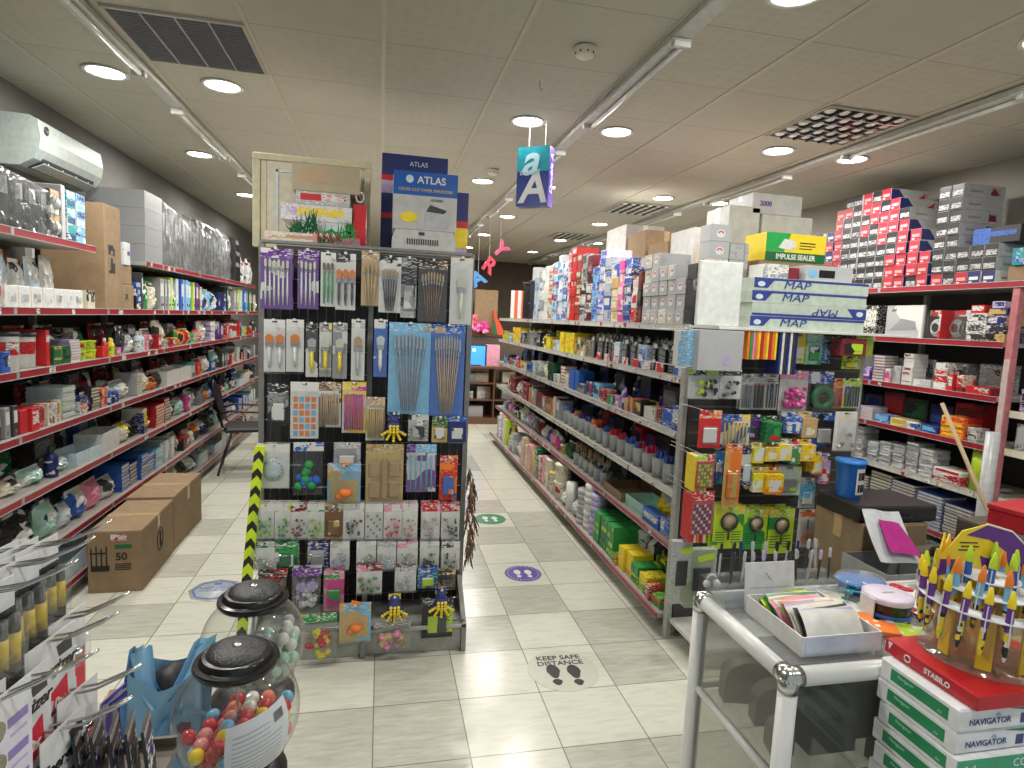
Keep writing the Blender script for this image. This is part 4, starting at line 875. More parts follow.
# big cartons along the other half of the top
for i, (y, w_, h, z, c, lb) in enumerate([(3.75,.34,.39,1.715,'kraft','brown carton behind the emblem boxes, nearest of the brown ones'),(3.75,.32,.15,2.1055,'tan','pale tan carton lying on the nearest brown carton'),(4.15,.36,.36,1.715,'white','white carton beyond the pale tan one, lower of two'),(4.15,.36,.35,2.0755,'white','white carton beyond the pale tan one, upper of two'),
    (4.56,.36,.36,1.715,'kraft','brown carton beyond the white pair, lower of two'),(4.56,.36,.30,2.0755,'kraft','brown carton beyond the white pair, upper of two'),
    (5.0,.40,.40,1.715,'kraft','larger brown carton in the middle of the row, lower of two'),(5.0,.40,.40,2.1155,'kraft','tallest standing brown carton on top of the middle shelving'),(5.5,.42,.44,1.715,'kraft','brown carton under the long white carton'),(5.5,.42,.22,2.1555,'kraft','second brown carton under the long white one'),(5.5,.50,.25,2.3765,'white','long white carton lying on the brown pile, top of the middle shelving'),(6.0,.42,.36,1.715,'white','white carton behind the mint boxes')]):
    put(carton(.0+w_, .38, h, c, 'tan' if c != 'white' else 'white'), (2.38, y+.14, z), RG, lb, 'box', 'large cartons on the middle shelving')
put(pbox(.10,.05,.12,'yellow','lime','yellow',.3), (2.05, 3.62, 2.15), RG, 'small yellow box above the emblem boxes on the middle shelving', 'box').location = (2.26, 3.82, 2.2575)
put(pbox(.10,.05,.14,'blue','white','blue',.5), (2.22, 3.55, 2.126), RG, 'small blue box beside the yellow one above the emblem boxes', 'box').location = (2.26, 3.95, 2.2575)
# shelf 1.43
fill(GX0, RG, 1.43, 3.02, 4.55, 'second middle shelf', [('box',('ice',.12,.1,.15,'white','blue')),('calc',('charcoal','pink',.055,.15)),('calc',('black','silver',.05,.16)),('calc',('black','silver',.05,.165)),('calc',('charcoal','silver',.05,.17)),('calc',('black','white',.05,.165))])
fill(GX0+.12, RG, 1.43, 3.2, 4.9, 'second row, second middle shelf', [('calc',('black','silver',.055,.19)),('calc',('charcoal','grey',.05,.20))])
fill(GX0, RG, 1.43, 4.56, 8.2, 'second middle shelf', [('calc',('grey','silver',.07,.17)),('calc',('gold','charcoal',.08,.16)),('box',('black',.07,.1,.13,'gold','white')),('box',('cream',.08,.1,.15,'black','gold')),('box',('black',.09,.1,.12,'gold','white')),
  ('box',('yellow',.12,.14,.045,'yellow','orange'),4),('box',('yellow',.13,.14,.045,'lime','orange'),4),('box',('yellow',.13,.14,.045,'yellow','red'),4),('box',('ice',.14,.14,.05,'sky','grey'),2),('tub',('cream','silver',.05,.09,'gold')),('box',('yellow',.14,.14,.10,'lime','black')),('box',('gold',.14,.14,.12,'black','yellow')),
  ('bag',('white','grey',.15,.14,.14)),('box',('silver',.12,.12,.15,'grey','black')),('bag',('grey','white',.15,.12,.16)),('box',('cream',.15,.12,.16,'charcoal','grey'))])
fill(GX0+.18, RG, 1.43, 5.0, 8.2, 'back of second middle shelf', [('box',('gold',.14,.14,.18,'charcoal','yellow')),('box',('dgreen',.14,.14,.16,'gold','black')),('gap',.05)])
for i in range(7): 
    tag(link('price_card', MB().box(-.002,0,-.045,.045,0,.05, printed('white' if i % 2 else 'red','red','white', scale=24, lines='red')), None, (GX0-.0085, 3.28+.17*i, 1.4375)), f"red and white price card clipped before the calculators, {od(i)} from the near end", 'price card', 'price cards before the calculators')
# shelf 1.125
fill(GX0, RG, 1.125, 3.0, 8.2, 'third middle shelf', [('box',('blue',.13,.18,.14,'navy','white')),('box',('blue',.15,.18,.10,'navy','white')),('box',('maroon',.07,.12,.10,'red','white')),('box',('cream',.17,.12,.075,'maroon','white')),('box',('yellow',.11,.12,.095,'gold','black')),('box',('orange',.06,.12,.095,'tan','red')),('box',('tan',.06,.12,.09,'cream','red')),
  ('bot',('purple','lilac',.02,.15,'white')),('bot',('lilac','purple',.02,.16,'magenta')),('box',('white',.08,.1,.08,'magenta','lilac')),('box',('dgreen',.1,.1,.07,'green','white')),('tub',('cream','red',.04,.08,'maroon')),('box',('maroon',.12,.1,.09,'red','white')),('box',('charcoal',.14,.12,.12,'navy','sky')),('box',('navy',.14,.12,.11,'red','white')),
  ('box',('grey',.16,.12,.08,'charcoal','blue')),('box',('blue',.10,.14,.17,'blue','navy')),('box',('blue',.16,.14,.17,'blue','sky')),('box',('cream',.12,.12,.12,'mint','red')),('pad',('maroon',.13,.12,.03),6),('box',('cream',.12,.1,.09,'red','white')),('tub',('ice','sky',.05,.08,'white')),('box',('dgreen',.14,.12,.18,'black','charcoal')),
  ('bag',('white','mint',.14,.12,.17)),('bag',('cream','green',.14,.12,.17)),('box',('white',.14,.1,.16,'mint','grey')),('box',('mint',.14,.1,.15,'white','dgreen'))])
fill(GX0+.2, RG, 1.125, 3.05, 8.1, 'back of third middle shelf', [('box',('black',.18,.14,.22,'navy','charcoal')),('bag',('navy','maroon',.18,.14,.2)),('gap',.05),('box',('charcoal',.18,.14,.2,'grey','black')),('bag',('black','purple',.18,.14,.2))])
# shelf .795 : clear cups with markers, standing pads
fill(GX0, RG, .795, 6.6, 8.2, 'fourth middle shelf', [('box',('maroon',.25,.2,.02,'pink','maroon'),10),('bag',('tan','cream',.2,.16,.16)),('bag',('cream','maroon',.2,.16,.18))])
fill(GX0, RG, .795, 5.35, 6.6, 'fourth middle shelf', [('file',('silver',.035,.14,.18)),('file',('navy',.035,.14,.19)),('file',('grey',.035,.14,.18)),('file',('cream',.035,.14,.2)),('box',('orange',.08,.12,.17,'gold','tan')),('box',('brown',.2,.14,.16,'tan','orange')),('box',('white',.1,.12,.15,'cream','grey')),('box',('maroon',.3,.2,.17,'pink','maroon'))])
NP = 0
def cupful(x, y, z, r, h, cols_, where, l=.15, n=9, kind='pen'):
    global NP
    put(cup(r, h), (x, y, z), 0, f"clear cup of {name_word(cols_[0])} and {name_word(cols_[-1])} {kind}s, {where}", 'cup', 'clear cups on the middle shelving')
    for k in range(n):
        a = 2*PI*k/n; rr = r*(.6 if k % 3 else .2); c = cols_[k % len(cols_)]; NP += 1
        p = pen(l, 'white' if k % 2 else 'silver', c, .0075) if kind == 'marker' else pen(l, c, c, .005) if kind == 'pen' else PBR(c, l)
        tl = .10
        put(p, (x+rr*math.cos(a), y+rr*math.sin(a), z+.004), 0, f"{name_word(c)} {'capped ' if kind != 'paintbrush' else ''}{kind} standing in the clear cup, {where}", kind, f"{kind}s in cup {where}", rot=(-tl*math.sin(a), tl*math.cos(a), R.uniform(0,6)))
@tree
def PBR(c, l):
    m = MB().tube([(0,0,0),(0,0,l*.6)], [.002,.004], plain(c, .4), 6)
    return T('paintbrush', m, [T('ferrule', MB().tube([(0,0,l*.6),(0,0,l*.76)], .0042, chrome(), 6)), T('bristles', MB().lathe([(.004,l*.76),(.0055,l*.86),(.001,l)], plain('tan', .9), n=6, cap=False))])
MC = [('blue','blue'),('blue','navy'),('navy','blue'),('red','magenta'),('red','blue'),('blue','blue'),('magenta','red'),('red','red'),('blue','blue'),('red','maroon'),('orange','orange'),('navy','blue'),('purple','navy'),('green','orange'),('charcoal','navy'),('blue','sky')]
for i, cc in enumerate(MC):
    cupful(GX0+.065, 3.05+.142*i, .795, .045, .12, cc, f"{od(i)} cup from the near end of the fourth middle shelf", .155, 8, 'marker')
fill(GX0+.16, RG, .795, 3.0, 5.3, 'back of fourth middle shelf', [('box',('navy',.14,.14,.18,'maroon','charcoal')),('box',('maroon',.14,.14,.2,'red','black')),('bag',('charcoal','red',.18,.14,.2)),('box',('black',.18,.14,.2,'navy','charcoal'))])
# shelf .50
put(tray(.34, .3, .06, 'kraft'), (GX0+.17, 3.95, .50), RG, 'shallow tan card tray on the fifth middle shelf, beside the yellow pouch', 'tray')
put(pbox(.22,.06,.085,'navy','white','blue',.35), (GX0+.05, 3.32, .50), RG, 'dark blue box with white lettering at the near end of the fifth middle shelf', 'box')
put(pbox(.11,.08,.10,'blue','purple','white',.5), (GX0+.06, 3.13, .50), RG, 'bright blue box at the near corner of the fifth middle shelf', 'box')
put(bag(.22,.16,.17,'yellow','yellow',4,False), (GX0+.2, 3.42, .50), RG, 'yellow pouch behind the dark blue box on the fifth middle shelf', 'bag')
put(bag(.2,.14,.12,'grey','cream',5,False), (GX0+.2, 3.15, .50), RG, 'grey pouch behind the bright blue box on the fifth middle shelf', 'bag')
put(tray(.3,.2,.07,'mint'), (GX0+.13, 3.62, .50), RG, 'pale green tray next to the tan tray on the fifth middle shelf', 'tray').location = (GX0+.14, 3.60, .50)
for i, cc in enumerate([('navy','charcoal'),('navy','blue'),('cream','green'),('red','green'),('orange','cream'),('charcoal','tan')]):
    cupful(GX0+.07, 4.20+.13*i, .50, .045, .10, cc, f"{od(i)} cup on the fifth middle shelf", .19, 7, 'paintbrush')
fill(GX0, RG, .50, 5.0, 8.2, 'fifth middle shelf', [('bag',('dgreen','cream',.2,.16,.14)),('tub',('gold','cream',.06,.08,'dgreen')),('bag',('magenta','sky',.16,.14,.14)),('bag',('pink','white',.16,.14,.15)),('bag',('blue','pink',.16,.14,.13)),('bag',('white','silver',.2,.16,.13)),('bag',('maroon','pink',.2,.14,.16)),('bag',('grey','white',.2,.16,.15)),('bag',('lilac','maroon',.25,.16,.16)),('bag',('cream','mint',.25,.16,.18))])
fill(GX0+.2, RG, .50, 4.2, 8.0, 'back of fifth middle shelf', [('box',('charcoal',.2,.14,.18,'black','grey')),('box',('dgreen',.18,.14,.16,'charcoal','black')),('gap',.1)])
# base shelf
BX = 1.53
fill(BX, RG, .12, 3.0, 3.72, 'lowest middle shelf', [('box',('green',.10,.16,.06,'red','lime'),1),('box',('red',.05,.08,.09,'orange','white'),1),('box',('yellow',.11,.14,.055,'lime','green'),2),('box',('green',.11,.16,.06,'lime','dgreen'),2),('box',('yellow',.10,.14,.05,'yellow','orange'),3),('box',('yellow',.09,.14,.05,'yellow','black'),3)])
fill(BX, RG, .12, 3.72, 4.12, 'lowest middle shelf', [('box',('green',.12,.2,.055,'green','lime'),4),('box',('green',.12,.2,.055,'lime','dgreen'),4),('box',('green',.12,.2,.055,'green','lime'),4)])
fill(BX+.17, RG, .12, 3.05, 4.1, 'back of lowest middle shelf', [('box',('yellow',.16,.1,.22,'gold','lime')),('box',('dgreen',.2,.14,.15,'green','yellow')),('bag',('charcoal','maroon',.2,.14,.22)),('tub',('ice','white',.06,.2,'ice'))])
fill(BX, RG, .12, 4.13, 8.2, 'lowest middle shelf', [('roll',('lilac',.06,.045,.4,'white and lilac tape roll'),7),('roll',('white',.055,.05,.4,'white tape roll'),7),('roll',('silver',.06,.04,.4,'silver tape roll'),7),('bag',('white','ice',.2,.17,.14)),('roll',('white',.05,.24,.3,'tall white paper roll'),1),('bag',('white','ice',.18,.16,.12)),('tub',('cream','cream',.075,.16,'cream'),2),('tub',('cream','gold',.075,.2,'cream'),1),
  ('pad',('cream',.12,.14,.035,'cream paper pack'),8),('pad',('pink',.12,.14,.02,'pink paper pack'),14),('box',('red',.12,.14,.05,'cream','white'),5),('box',('silver',.12,.14,.06,'grey','dgreen'),5),('pad',('yellow',.12,.14,.02,'yellow paper pack'),12),('pad',('pink',.14,.14,.02,'pale pink paper pack'),14),('pad',('cream',.14,.14,.02,'cream paper pack stack'),12),('box',('tan',.12,.14,.1,'pink','cream'),3),
  ('bag',('white','lilac',.2,.16,.22)),('bag',('silver','white',.2,.16,.2)),('box',('silver',.14,.14,.08,'white','grey'),3),('box',('purple',.12,.14,.06,'silver','white'),2),('bag',('gold','cream',.2,.14,.3)),('file',('lime',.08,.14,.32)),('file',('cream',.08,.14,.32)),('file',('gold',.08,.14,.34))])
# ---------------------------------------------------------------- right wall unit
QX = 3.66; QN, QF = 2.96, 6.9
shelving('right wall shelving with red price strips and a pink end post', QX, None, XR-.015, QN, QF,
  [(.14,QN,QF,QX,'r'),(.42,QN,QF,QX,'r'),(.757,QN,QF,QX,'w'),(1.06,QN,QF,QX,'r'),(1.365,QN,QF,QX,'r'),(1.698,QN,QF,QX,'r'),(2.06,QN-.6,QF,QX,'r')], 'r', 2.05, 0)
tag(link('end_post', MB().box(QX-.002, QX+.045, QN-.055, QN-.012, 0, 2.02, plain((.55,.20,.22), .4, 0, .15), .003).box(QX-.004, QX-.002, QN-.05, QN-.016, .6, 1.6, plain((.62,.5,.48), .4)), None), 'pinkish red end post of the right wall shelving', 'post')
rk = thing('shelving_unit', 'short right shelving section nearest the camera with hanging cards', 'shelving', (0,0,0))
link('back_panel', MB().box(XR-.03, XR-.012, 2.36, 2.9, .02, 2.03, plain((.3,.29,.26), .6)), rk)
for z in (.757, 1.06, 1.29): link('shelf', MB().box(QX+.03, XR-.031, 2.36, 2.895, z-.028, z, plain((.56,.55,.50), .45), .002).box(QX+.024, QX+.03, 2.36, 2.895, z-.036, z+.006, plain('cream', .4)), rk)
# toner boxes
ps = [('black','charcoal','white',.42),('red','red','white',.2)]
def toner(c, d):
    key = ('toner', c, d)
    if key not in TREES:
        w, h = .086, .082
        m = MB().box(-w/2, w/2, -d/2, d/2, 0, h-.001, plain((.50,.50,.50) if c != 'white' else 'white', .35), .001)
        f = MB().box(-w/2+.001, w/2-.001, -d/2-.0008, -d/2, .001, h-.002, plain('black' if c == 'black' else (.42,.02,.04) if c == 'red' else 'navy', .35))
        l = MB().box(-w*.42, w*.42, -d/2-.0014, -d/2-.0009, h*.12, h*.52, printed('silver','silver','grey', scale=40, lines='black')) if c == 'black' else MB().box(-w*.35, w*.35, -d/2-.0014, -d/2-.0009, h*.3, h*.55, plain('white' if c != 'red' else (.75,.35,.35), .4)).box(-w*.35, -w*.1, -d/2-.0014, -d/2-.0009, h*.1, h*.2, plain('white', .4))
        s = MB()
        for sx in (-1, 1):
            if c == 'red': s.prism([(-d/2+.002,.004),(-d*.1,.004),(-d*.3,h-.006),(-d/2+.002,h-.006)][::sx], sx*w/2, sx*(w/2+.0008), plain('navy', .35), 'x').prism([(d*.12,.004),(d*.4,.02),(d*.42,h-.02)][::sx], sx*w/2, sx*(w/2+.0008), plain('red', .35), 'x')
            else: s.prism([(-d*.35,h*.35),(-d*.05,h*.35),(-d*.05,h*.5),(-d*.35,h*.5)][::sx], sx*w/2, sx*(w/2+.0008), plain((.3,.3,.3), .4), 'x').prism([(d*.15,h*.2),(d*.38,h*.2),(d*.38,h*.8),(d*.15,h*.8)][::sx], sx*w/2, sx*(w/2+.0008), printed('silver','maroon','grey','tan', scale=22), 'x')
        TREES[key] = T('toner_box', m, [T('end_panel', f), T('label', l), T('side_print', s)])
    return TREES[key]
PT = {0:'bbbbbbwb', 1:'brbbbbbb', 2:'rrbbbbbb'}
tcols = [(3.08,3,'wbb'),(3.17,3,'wbb'),(3.262,3,'rbb'),(3.354,8,'bbbbbbbb'),(3.446,8,'rbbbbbbb'),(3.56,3,'rrr'),(3.652,5,'brrrr'),(3.76,7,'rrrrrrb'),(3.852,8,'rrrbbrrr'),(3.944,9,'bbbbrrrbr'),(4.036,9,'bbbbbbrrb'),(4.128,9,'bbbbbrbrr'),(4.22,9,'bbbbbbbbb'),(4.312,9,'bbbbbbbrb'),(4.404,8,'rrrrrrrr'),(4.50,6,'rwrwrw'),(4.62,6,'wwwwww'),(4.74,6,'wwwwww'),(4.86,5,'wwwww'),(5.0,4,'rrrr'),(5.14,4,'wwww')]
for k, (y, n, pt) in enumerate(tcols):
    for j in range(n):
        c = {'b':'black','r':'red','w':'white'}[pt[j % len(pt)]]; cw = {'black':'black and white','red':'red and white','white':'white and blue'}[c]
        put(toner(c, .33), (QX+.17+R.uniform(0,.012), y+.043, 2.06+.082*j), RG, f"{cw} toner box, {'topmost' if j == n-1 else 'bottom' if j == 0 else od(j)+' from bottom'} of {od(k)} column from the near end", 'toner box', 'toner boxes on the top right shelf', name='toner_box')
put(pbox(.30,.24,.10,'navy','blue','black',.3), (QX+.16, 3.13, 2.06+.247), RG, 'dark navy box resting on the nearest toner boxes', 'box')
put(carton(.24,.30,.095,'kraft','tan'), (QX+.17, 2.89, 2.06), RG, 'low brown carton on the top right shelf at the right edge', 'box')
o = put(pbox(.24,.26,.10,'white','teal','blue',.8), (QX+.15, 2.89, 2.157), RG+.25, 'white and teal box on the low brown carton at the right edge', 'box')
# shelf 1.698
@tree
def cable_bag(w, h, c):
    m = MB(); 
    for i in range(3): m.tube([((.0+(w*.3-.008*i)*math.cos(a*PI/10)), -.01-.008*i, h*.4+(h*.28-.01*i)*math.sin(a*PI/10)) for a in range(20)], .005, plain(c, .4), 6, True)
    return T('coiled_cable', m, [T('header_card', MB().box(-w*.45,w*.45,-.002,.002,h*.8,h, printed('white','red','white', scale=15))), T('clear_sleeve', MB().box(-w/2,w/2,-.032,-.0315,0,h*.95, clear()))])
fill(QX, RG, 1.698, 3.42, 3.95, 'upper right shelf', [('box',('white',.02,.2,.2,'silver','red'))], None, .3, False)
flt = T('flat_pack', MB().box(-.16,.16,-.012,.012,0,.235, printed('silver','silver','white', scale=5), .004), [T('lettering', text('A4', .035, plain('black', .4), .0005), loc=(-.09,-.013,.2)), T('picture', MB().prism([(-.12,.05),(-.02,.14),(.1,.12),(.12,.06)], -.0128, -.0122, plain('grey', .4)))])
put(flt, (QX+.05, 3.74, 1.698), RG, 'silver A4 pouch pack standing on the upper right shelf', 'pack'); 
for i in range(3): put(cable_bag(.16, .2, ('white','silver','charcoal')[i]), (QX+.09+.04*(i % 2), 3.50-.11*i, 1.698), RG, f"coiled {['white','silver','charcoal'][i]} cable in a clear bag on the upper right shelf", 'cable')
fill(QX, RG, 1.698, 3.95, 4.2, 'upper right shelf', [('box',('black',.2,.1,.24,'lime','white'))], None, .3, False)
for i, (y, z, w_, h, a, b, c, lb) in enumerate([(3.17,0,.13,.045,'black','charcoal','white','black box with white type, bottom of the pile at the right end'),(3.17,.046,.13,.065,'white','silver','charcoal','white box with a grey stroke, in the pile at the right end'),(3.17,.112,.13,.065,'white','silver','charcoal','upper white box with a grey stroke in the pile'),(3.17,.178,.09,.05,'red','white','red','small red box on top of the white pair'),
   (3.04,0,.12,.05,'black','navy','gold','black and navy box at the right end'),(3.04,.051,.12,.05,'black','charcoal','white','second black box at the right end, on the navy one'),(3.04,.102,.12,.055,'navy','gold','white','navy and gold box on the black boxes'),(3.04,.158,.12,.05,'gold','orange','navy','gold box on the navy and gold one'),(3.04,.209,.08,.04,'lilac','navy','white','small lilac box topping the gold one')]):
    put(pbox(w_, .2, h, a, b, c, .6), (QX+.12, y, 1.698+z), RG, lb+' of the upper right shelf' if len(lb.split()) < 11 else lb, 'box', 'boxes at the right end of the upper right shelf')
put(bag(.16,.13,.26,'black','orange',9), (QX+.12, 2.70, 1.72), RG, 'black and yellow bag hanging at the right edge above the card rack', 'bag').location = (QX+.10, 2.74, 1.70)
fill(QX, RG, 1.698, 4.25, 6.8, 'upper right shelf far part', [('box',('black',.2,.2,.22,'lime','white')),('box',('silver',.2,.2,.25,'grey','white')),('box',('charcoal',.25,.2,.2,'red','white'))])
# shelf 1.365
fill(QX, RG, 1.365, 3.03, 6.8, 'third right shelf', [('box',('maroon',.17,.12,.05,'cream','red')),('box',('cream',.05,.1,.11,'maroon','red')),('box',('maroon',.05,.1,.11,'white','red')),('box',('white',.10,.12,.045,'red','dgreen'),4),('box',('white',.14,.12,.05,'ice','silver'),1),('box',('white',.09,.12,.032,'white','maroon'),7),('box',('silver',.07,.1,.13,'white','grey')),
  ('box',('pink',.05,.1,.10,'magenta','white')),('pad',('purple',.11,.12,.022),9),('box',('lilac',.09,.1,.10,'white','purple')),('bot',('white','green',.016,.09,'green')),('bot',('white','green',.016,.09,'green')),('bot',('white','purple',.016,.10,'purple')),('bot',('white','dgreen',.016,.10,'green')),('bot',('white','purple',.016,.10,'purple')),('bot',('white','green',.016,.10,'green')),('box',('white',.12,.1,.12,'purple','green')),('box',('ice',.1,.1,.1,'lilac','green'))])
fill(QX+.17, RG, 1.365, 3.1, 6.8, 'back of third right shelf', [('box',('silver',.16,.14,.19,'grey','charcoal')),('gap',.06),('box',('grey',.2,.14,.18,'silver','white')),('gap',.04)])
# shelf 1.06
fill(QX, RG, 1.06, 3.03, 6.8, 'fourth right shelf', [('gap',.05),('box',('white',.07,.1,.045,'silver','charcoal'),2),('box',('orange',.17,.14,.035,'yellow','red'),4),('box',('blue',.14,.12,.05,'sky','navy')),('box',('navy',.1,.1,.05,'blue','white')),('box',('gold',.15,.12,.055,'yellow','white')),('box',('sky',.14,.12,.06,'blue','white')),('pad',('lilac',.12,.14,.02),5),('box',('ice',.13,.12,.09,'silver','lilac')),('box',('mint',.16,.14,.03,'white','teal'),4),('box',('mint',.17,.14,.032,'white','dgreen'),4),('box',('mint',.17,.14,.032,'ice','teal'),4)])
fill(QX+.17, RG, 1.06, 3.2, 6.8, 'back of fourth right shelf', [('box',('maroon',.2,.14,.22,'red','maroon')),('box',('navy',.18,.14,.18,'blue','charcoal')),('box',('charcoal',.2,.14,.2,'dgreen','black'))])
# shelf .757
put(roll(.055,.265,'lime',.2), (QX+.07, 3.05, .757), 0, 'tall lime green roll standing on the fifth right shelf by the post', 'roll').location = (QX+.075, 3.06, .757)
fill(QX, RG, .757, 3.14, 6.8, 'fifth right shelf', [('box',('red',.20,.16,.03,'maroon','white'),3),('box',('silver',.11,.14,.021,'white','grey'),9),('box',('silver',.10,.14,.021,'white','grey'),10),('box',('silver',.10,.14,.021,'white','grey'),8),('box',('silver',.10,.14,.021,'white','grey'),8),('box',('silver',.10,.14,.021,'ice','grey'),7),('gap',.05),('box',('silver',.12,.14,.024,'white','grey'),10),('box',('silver',.12,.14,.024,'white','charcoal'),10),('box',('silver',.14,.14,.024,'white','grey'),11)])
# shelf .42
fill(QX, RG, .42, 3.03, 6.8, 'sixth right shelf', [('pad',('navy',.2,.2,.021),10),('pad',('blue',.2,.2,.021),11),('pad',('navy',.2,.2,.021),12),('pad',('charcoal',.2,.2,.024),11)])
fill(QX, RG, .14, 3.1, 6.0, 'lowest right shelf', [('box',('charcoal',.3,.25,.2,'grey','black'))])
# ---------------------------------------------------------------- centre stand facing the camera
def rect(a, b, c, d, Y):
    """world box (x centre, width, top z, bottom z) of a photo rectangle at depth Y"""
    m = (a+c)/2; n = (b+d)/2
    p, q = at(a, n, 1, Y), at(c, n, 1, Y); t, u = at(m, b, 1, Y), at(m, d, 1, Y)
    return (p.x+q.x)/2, q.x-p.x, t.z, u.z
SY = 3.22
sd = thing('wire_display_stand', 'tall double-width wire mesh display stand crowded with hanging brushes and craft packs', 'display stand', (-.06, SY, 0))
X0, X1 = -.580, .455
def sx(x): return x+.06
ma = plain((.24,.24,.23), .45, .2)
for x in (X0, -.055, X1): link('upright', MB().box(sx(x)-.014, sx(x)+.014, -.014, .014, .02, 2.03, ma, .002), sd)
for i in range(2):
    a, b = (X0, -.055) if i == 0 else (-.055, X1); g = MB()
    for k in range(16): z = .2+.118*k; g.tube([(sx(a)+.014,-.004,z),(sx(b)-.014,-.004,z)], .0022, wire(), 4)
    for k in range(1, 12): x = sx(a)+(b-a)*k/12; g.tube([(x,-.001,.15),(x,-.001,1.98)], .0018, wire(), 4)
    link('mesh_panel', g, sd)
link('back_panel', MB().box(sx(X0), sx(X1), .008, .016, .15, 2.0, plain((.035,.035,.035), .6)), sd)
link('base_deck', MB().box(sx(X0), sx(X1), -.30, .0, .13, .15, plain((.42,.42,.39), .4, .2), .003), sd)
link('kickplate', MB().box(sx(X0)+.02, sx(X1)-.0, -.275, -.25, .002, .13, plain((.36,.36,.33), .4, .2), .002), sd)
for x in (X0+.01, -.055, X1-.01): link('foot_bracket', MB().prism([(-.30,.0),(-.30,.15),(-.05,.30),(-.015,.30),(-.015,0)], sx(x)-.012, sx(x)+.012, ma, 'x'), sd)
for a, b, z, d in ((X0,X1,.165,.285),):
    f = MB().tube([(sx(a)+.01,-d,z),(sx(b)-.01,-d,z)], .004, wire(), 6).tube([(sx(a)+.01,-d,z),(sx(a)+.01,0,z)], .004, wire(), 6).tube([(sx(b)-.01,-d,z),(sx(b)-.01,0,z)], .004, wire(), 6)
    link('wire_shelf', f, sd)
link('top_rail', MB().box(sx(X0), sx(X1), -.02, .02, 2.02, 2.036, ma, .002), sd)
# gondola behind the stand
cgY = 3.30
cg = thing('shelving_unit', 'shelving between the two aisles, behind the wire display stand', 'shelving', (0,0,0))
link('top_shelf', MB().box(-.52, .40, 3.26, 8.2, 2.006, 2.034, plain((.56,.55,.50), .45), .002), cg)
link('back_panel', MB().box(-.065, -.045, 3.30, 8.2, .02, 2.004, plain((.3,.29,.26), .6)), cg)
for z in (.13, .5, .86, 1.22, 1.58):
    for s in (-1, 1):
        x = sorted((-.055+s*.012, -.055+s*.43)); link('shelf', MB().box(x[0], x[1], 3.28, 8.2, z-.026, z-.0005, plain((.56,.55,.50), .45), .002), cg)
for y in (3.32, 5.6, 8.18): link('upright', MB().box(-.075, -.035, y-.02, y+.02, .0, 2.004, ma), cg)
fill(.375, PI/2, .13, 3.4, 6.5, 'lowest shelf behind the wire stand', [('box',('green',.16,.2,.22,'dgreen','white')),('box',('cream',.25,.2,.2)),('box',('silver',.25,.2,.25))], loop=True)
HK = {}
def hook(parent, x, z, dl, y=SY):
    k = round(dl, 2)
    if k not in HK: HK[k] = MB().tube([(0,0,0),(0,-k+.012,0),(0,-k,.012)], .0022, wire(), 5).box(-.006,.006,-k-.001,-k,.004,.016, plain('white',.4)).mesh('hook')
    link('hook', HK[k], parent, (x-parent.location.x, y-parent.location.y-.006, z-parent.location.z))
def hang(rc, st, c1, c2, c3, n, label, cat='hanging pack', reps=1, up=True, dl=.10, Y=SY, parent=None, grp='packs hanging on the wire display stand', gap=.022, rzj=.04, w_=None):
    Yf = Y-dl; cx, w, zt, zb = rect(*rc, Yf); t = pack(round(w, 3), round(zt-zb, 3), st, c1, c2, c3, n, up)
    hook(parent or sd, cx, zt-.011, dl+.03+(reps-1)*gap*0, Y)
    for k in range(reps):
        lb = label if k == 0 else ' '.join(label.split()[:11]) + (', just behind the front one' if k == 1 else ', hindmost of the three')
        put(t, (cx, Yf+gap*k, zt), R.uniform(-rzj, rzj), lb, cat, grp)
def A4_(x, y): return (230+x/2.954, 140+y/2.954)
def c4(a,b,c,d): return (*A4_(a,b), *A4_(c,d))
def c5(a,b,c,d): return (230+a/2.65, 380+b/2.65, 230+c/2.65, 380+d/2.65)
W = 'on the wire stand'
hang(c4(90,320,185,500), 'brush','purple','white','cream',6, f'purple card of six white-handled fine brushes, top left corner of the wire stand', reps=2)
hang(c4(200,325,262,500), 'brush','purple','white','cream',4, f'narrow purple card of white brushes, second pack in the top row {W}', reps=2)
hang(c4(268,332,312,492), 'brush','white','green','brown',3, f'white card with three green-handled brushes in the top row {W}')
hang(c4(312,335,371,502), 'flatbrush','white','charcoal','orange',3, f'white card with orange-haired, dark-handled brushes in the top row {W}', up=True)
hang(c4(388,330,440,490), 'fan','tan','gold','gold',4, f'tan card with gold-handled brushes and a blue oval, top row middle {W}')
hang(c4(440,345,505,510), 'fan','white','black','tan',6, f'white-edged pack of six black-handled brushes, right of the tan card')
hang(c4(505,348,551,525), 'flat','charcoal','grey','silver',1, f'smoky grey flat pack in the top row, left of the fanned brown brushes')
hang(c4(555,355,641,540), 'fan','black','brown','tan',8, f'black pack with eight brown brushes fanned out, top row {W}')
hang(c4(650,348,715,545), 'flatbrush','white','cream','cream',1, f'white pack with one broad pale hake brush, top right corner {W}')
hang(c4(100,530,163,685), 'flatbrush','white','white','orange',2, f'white card with two orange-haired flat brushes, left end of the second row', up=True)
hang(c4(166,530,218,685), 'flatbrush','white','white','orange',1, f'white card with one orange-haired flat brush, second row left', up=True)
hang(c4(224,540,260,700), 'flatbrush','charcoal','yellow','silver',1, 'dark narrow pack with a small yellow-handled brush in the second row')
hang(c4(264,540,300,700), 'flatbrush','grey','yellow','cream',1, 'clear pack with a wide yellow-handled brush, left of the pair in the second row')
hang(c4(303,540,346,705), 'flatbrush','grey','yellow','cream',1, 'clear pack with a wide yellow-handled brush, right of the pair in the second row')
hang(c4(358,530,398,710), 'flatbrush','white','silver','tan',1, 'narrow white and red card with a single palette brush, second row')
hang(c4(425,530,464,700), 'flatbrush','blue','white','ice',1, 'narrow dark blue card with a white brush, right end of the second row')
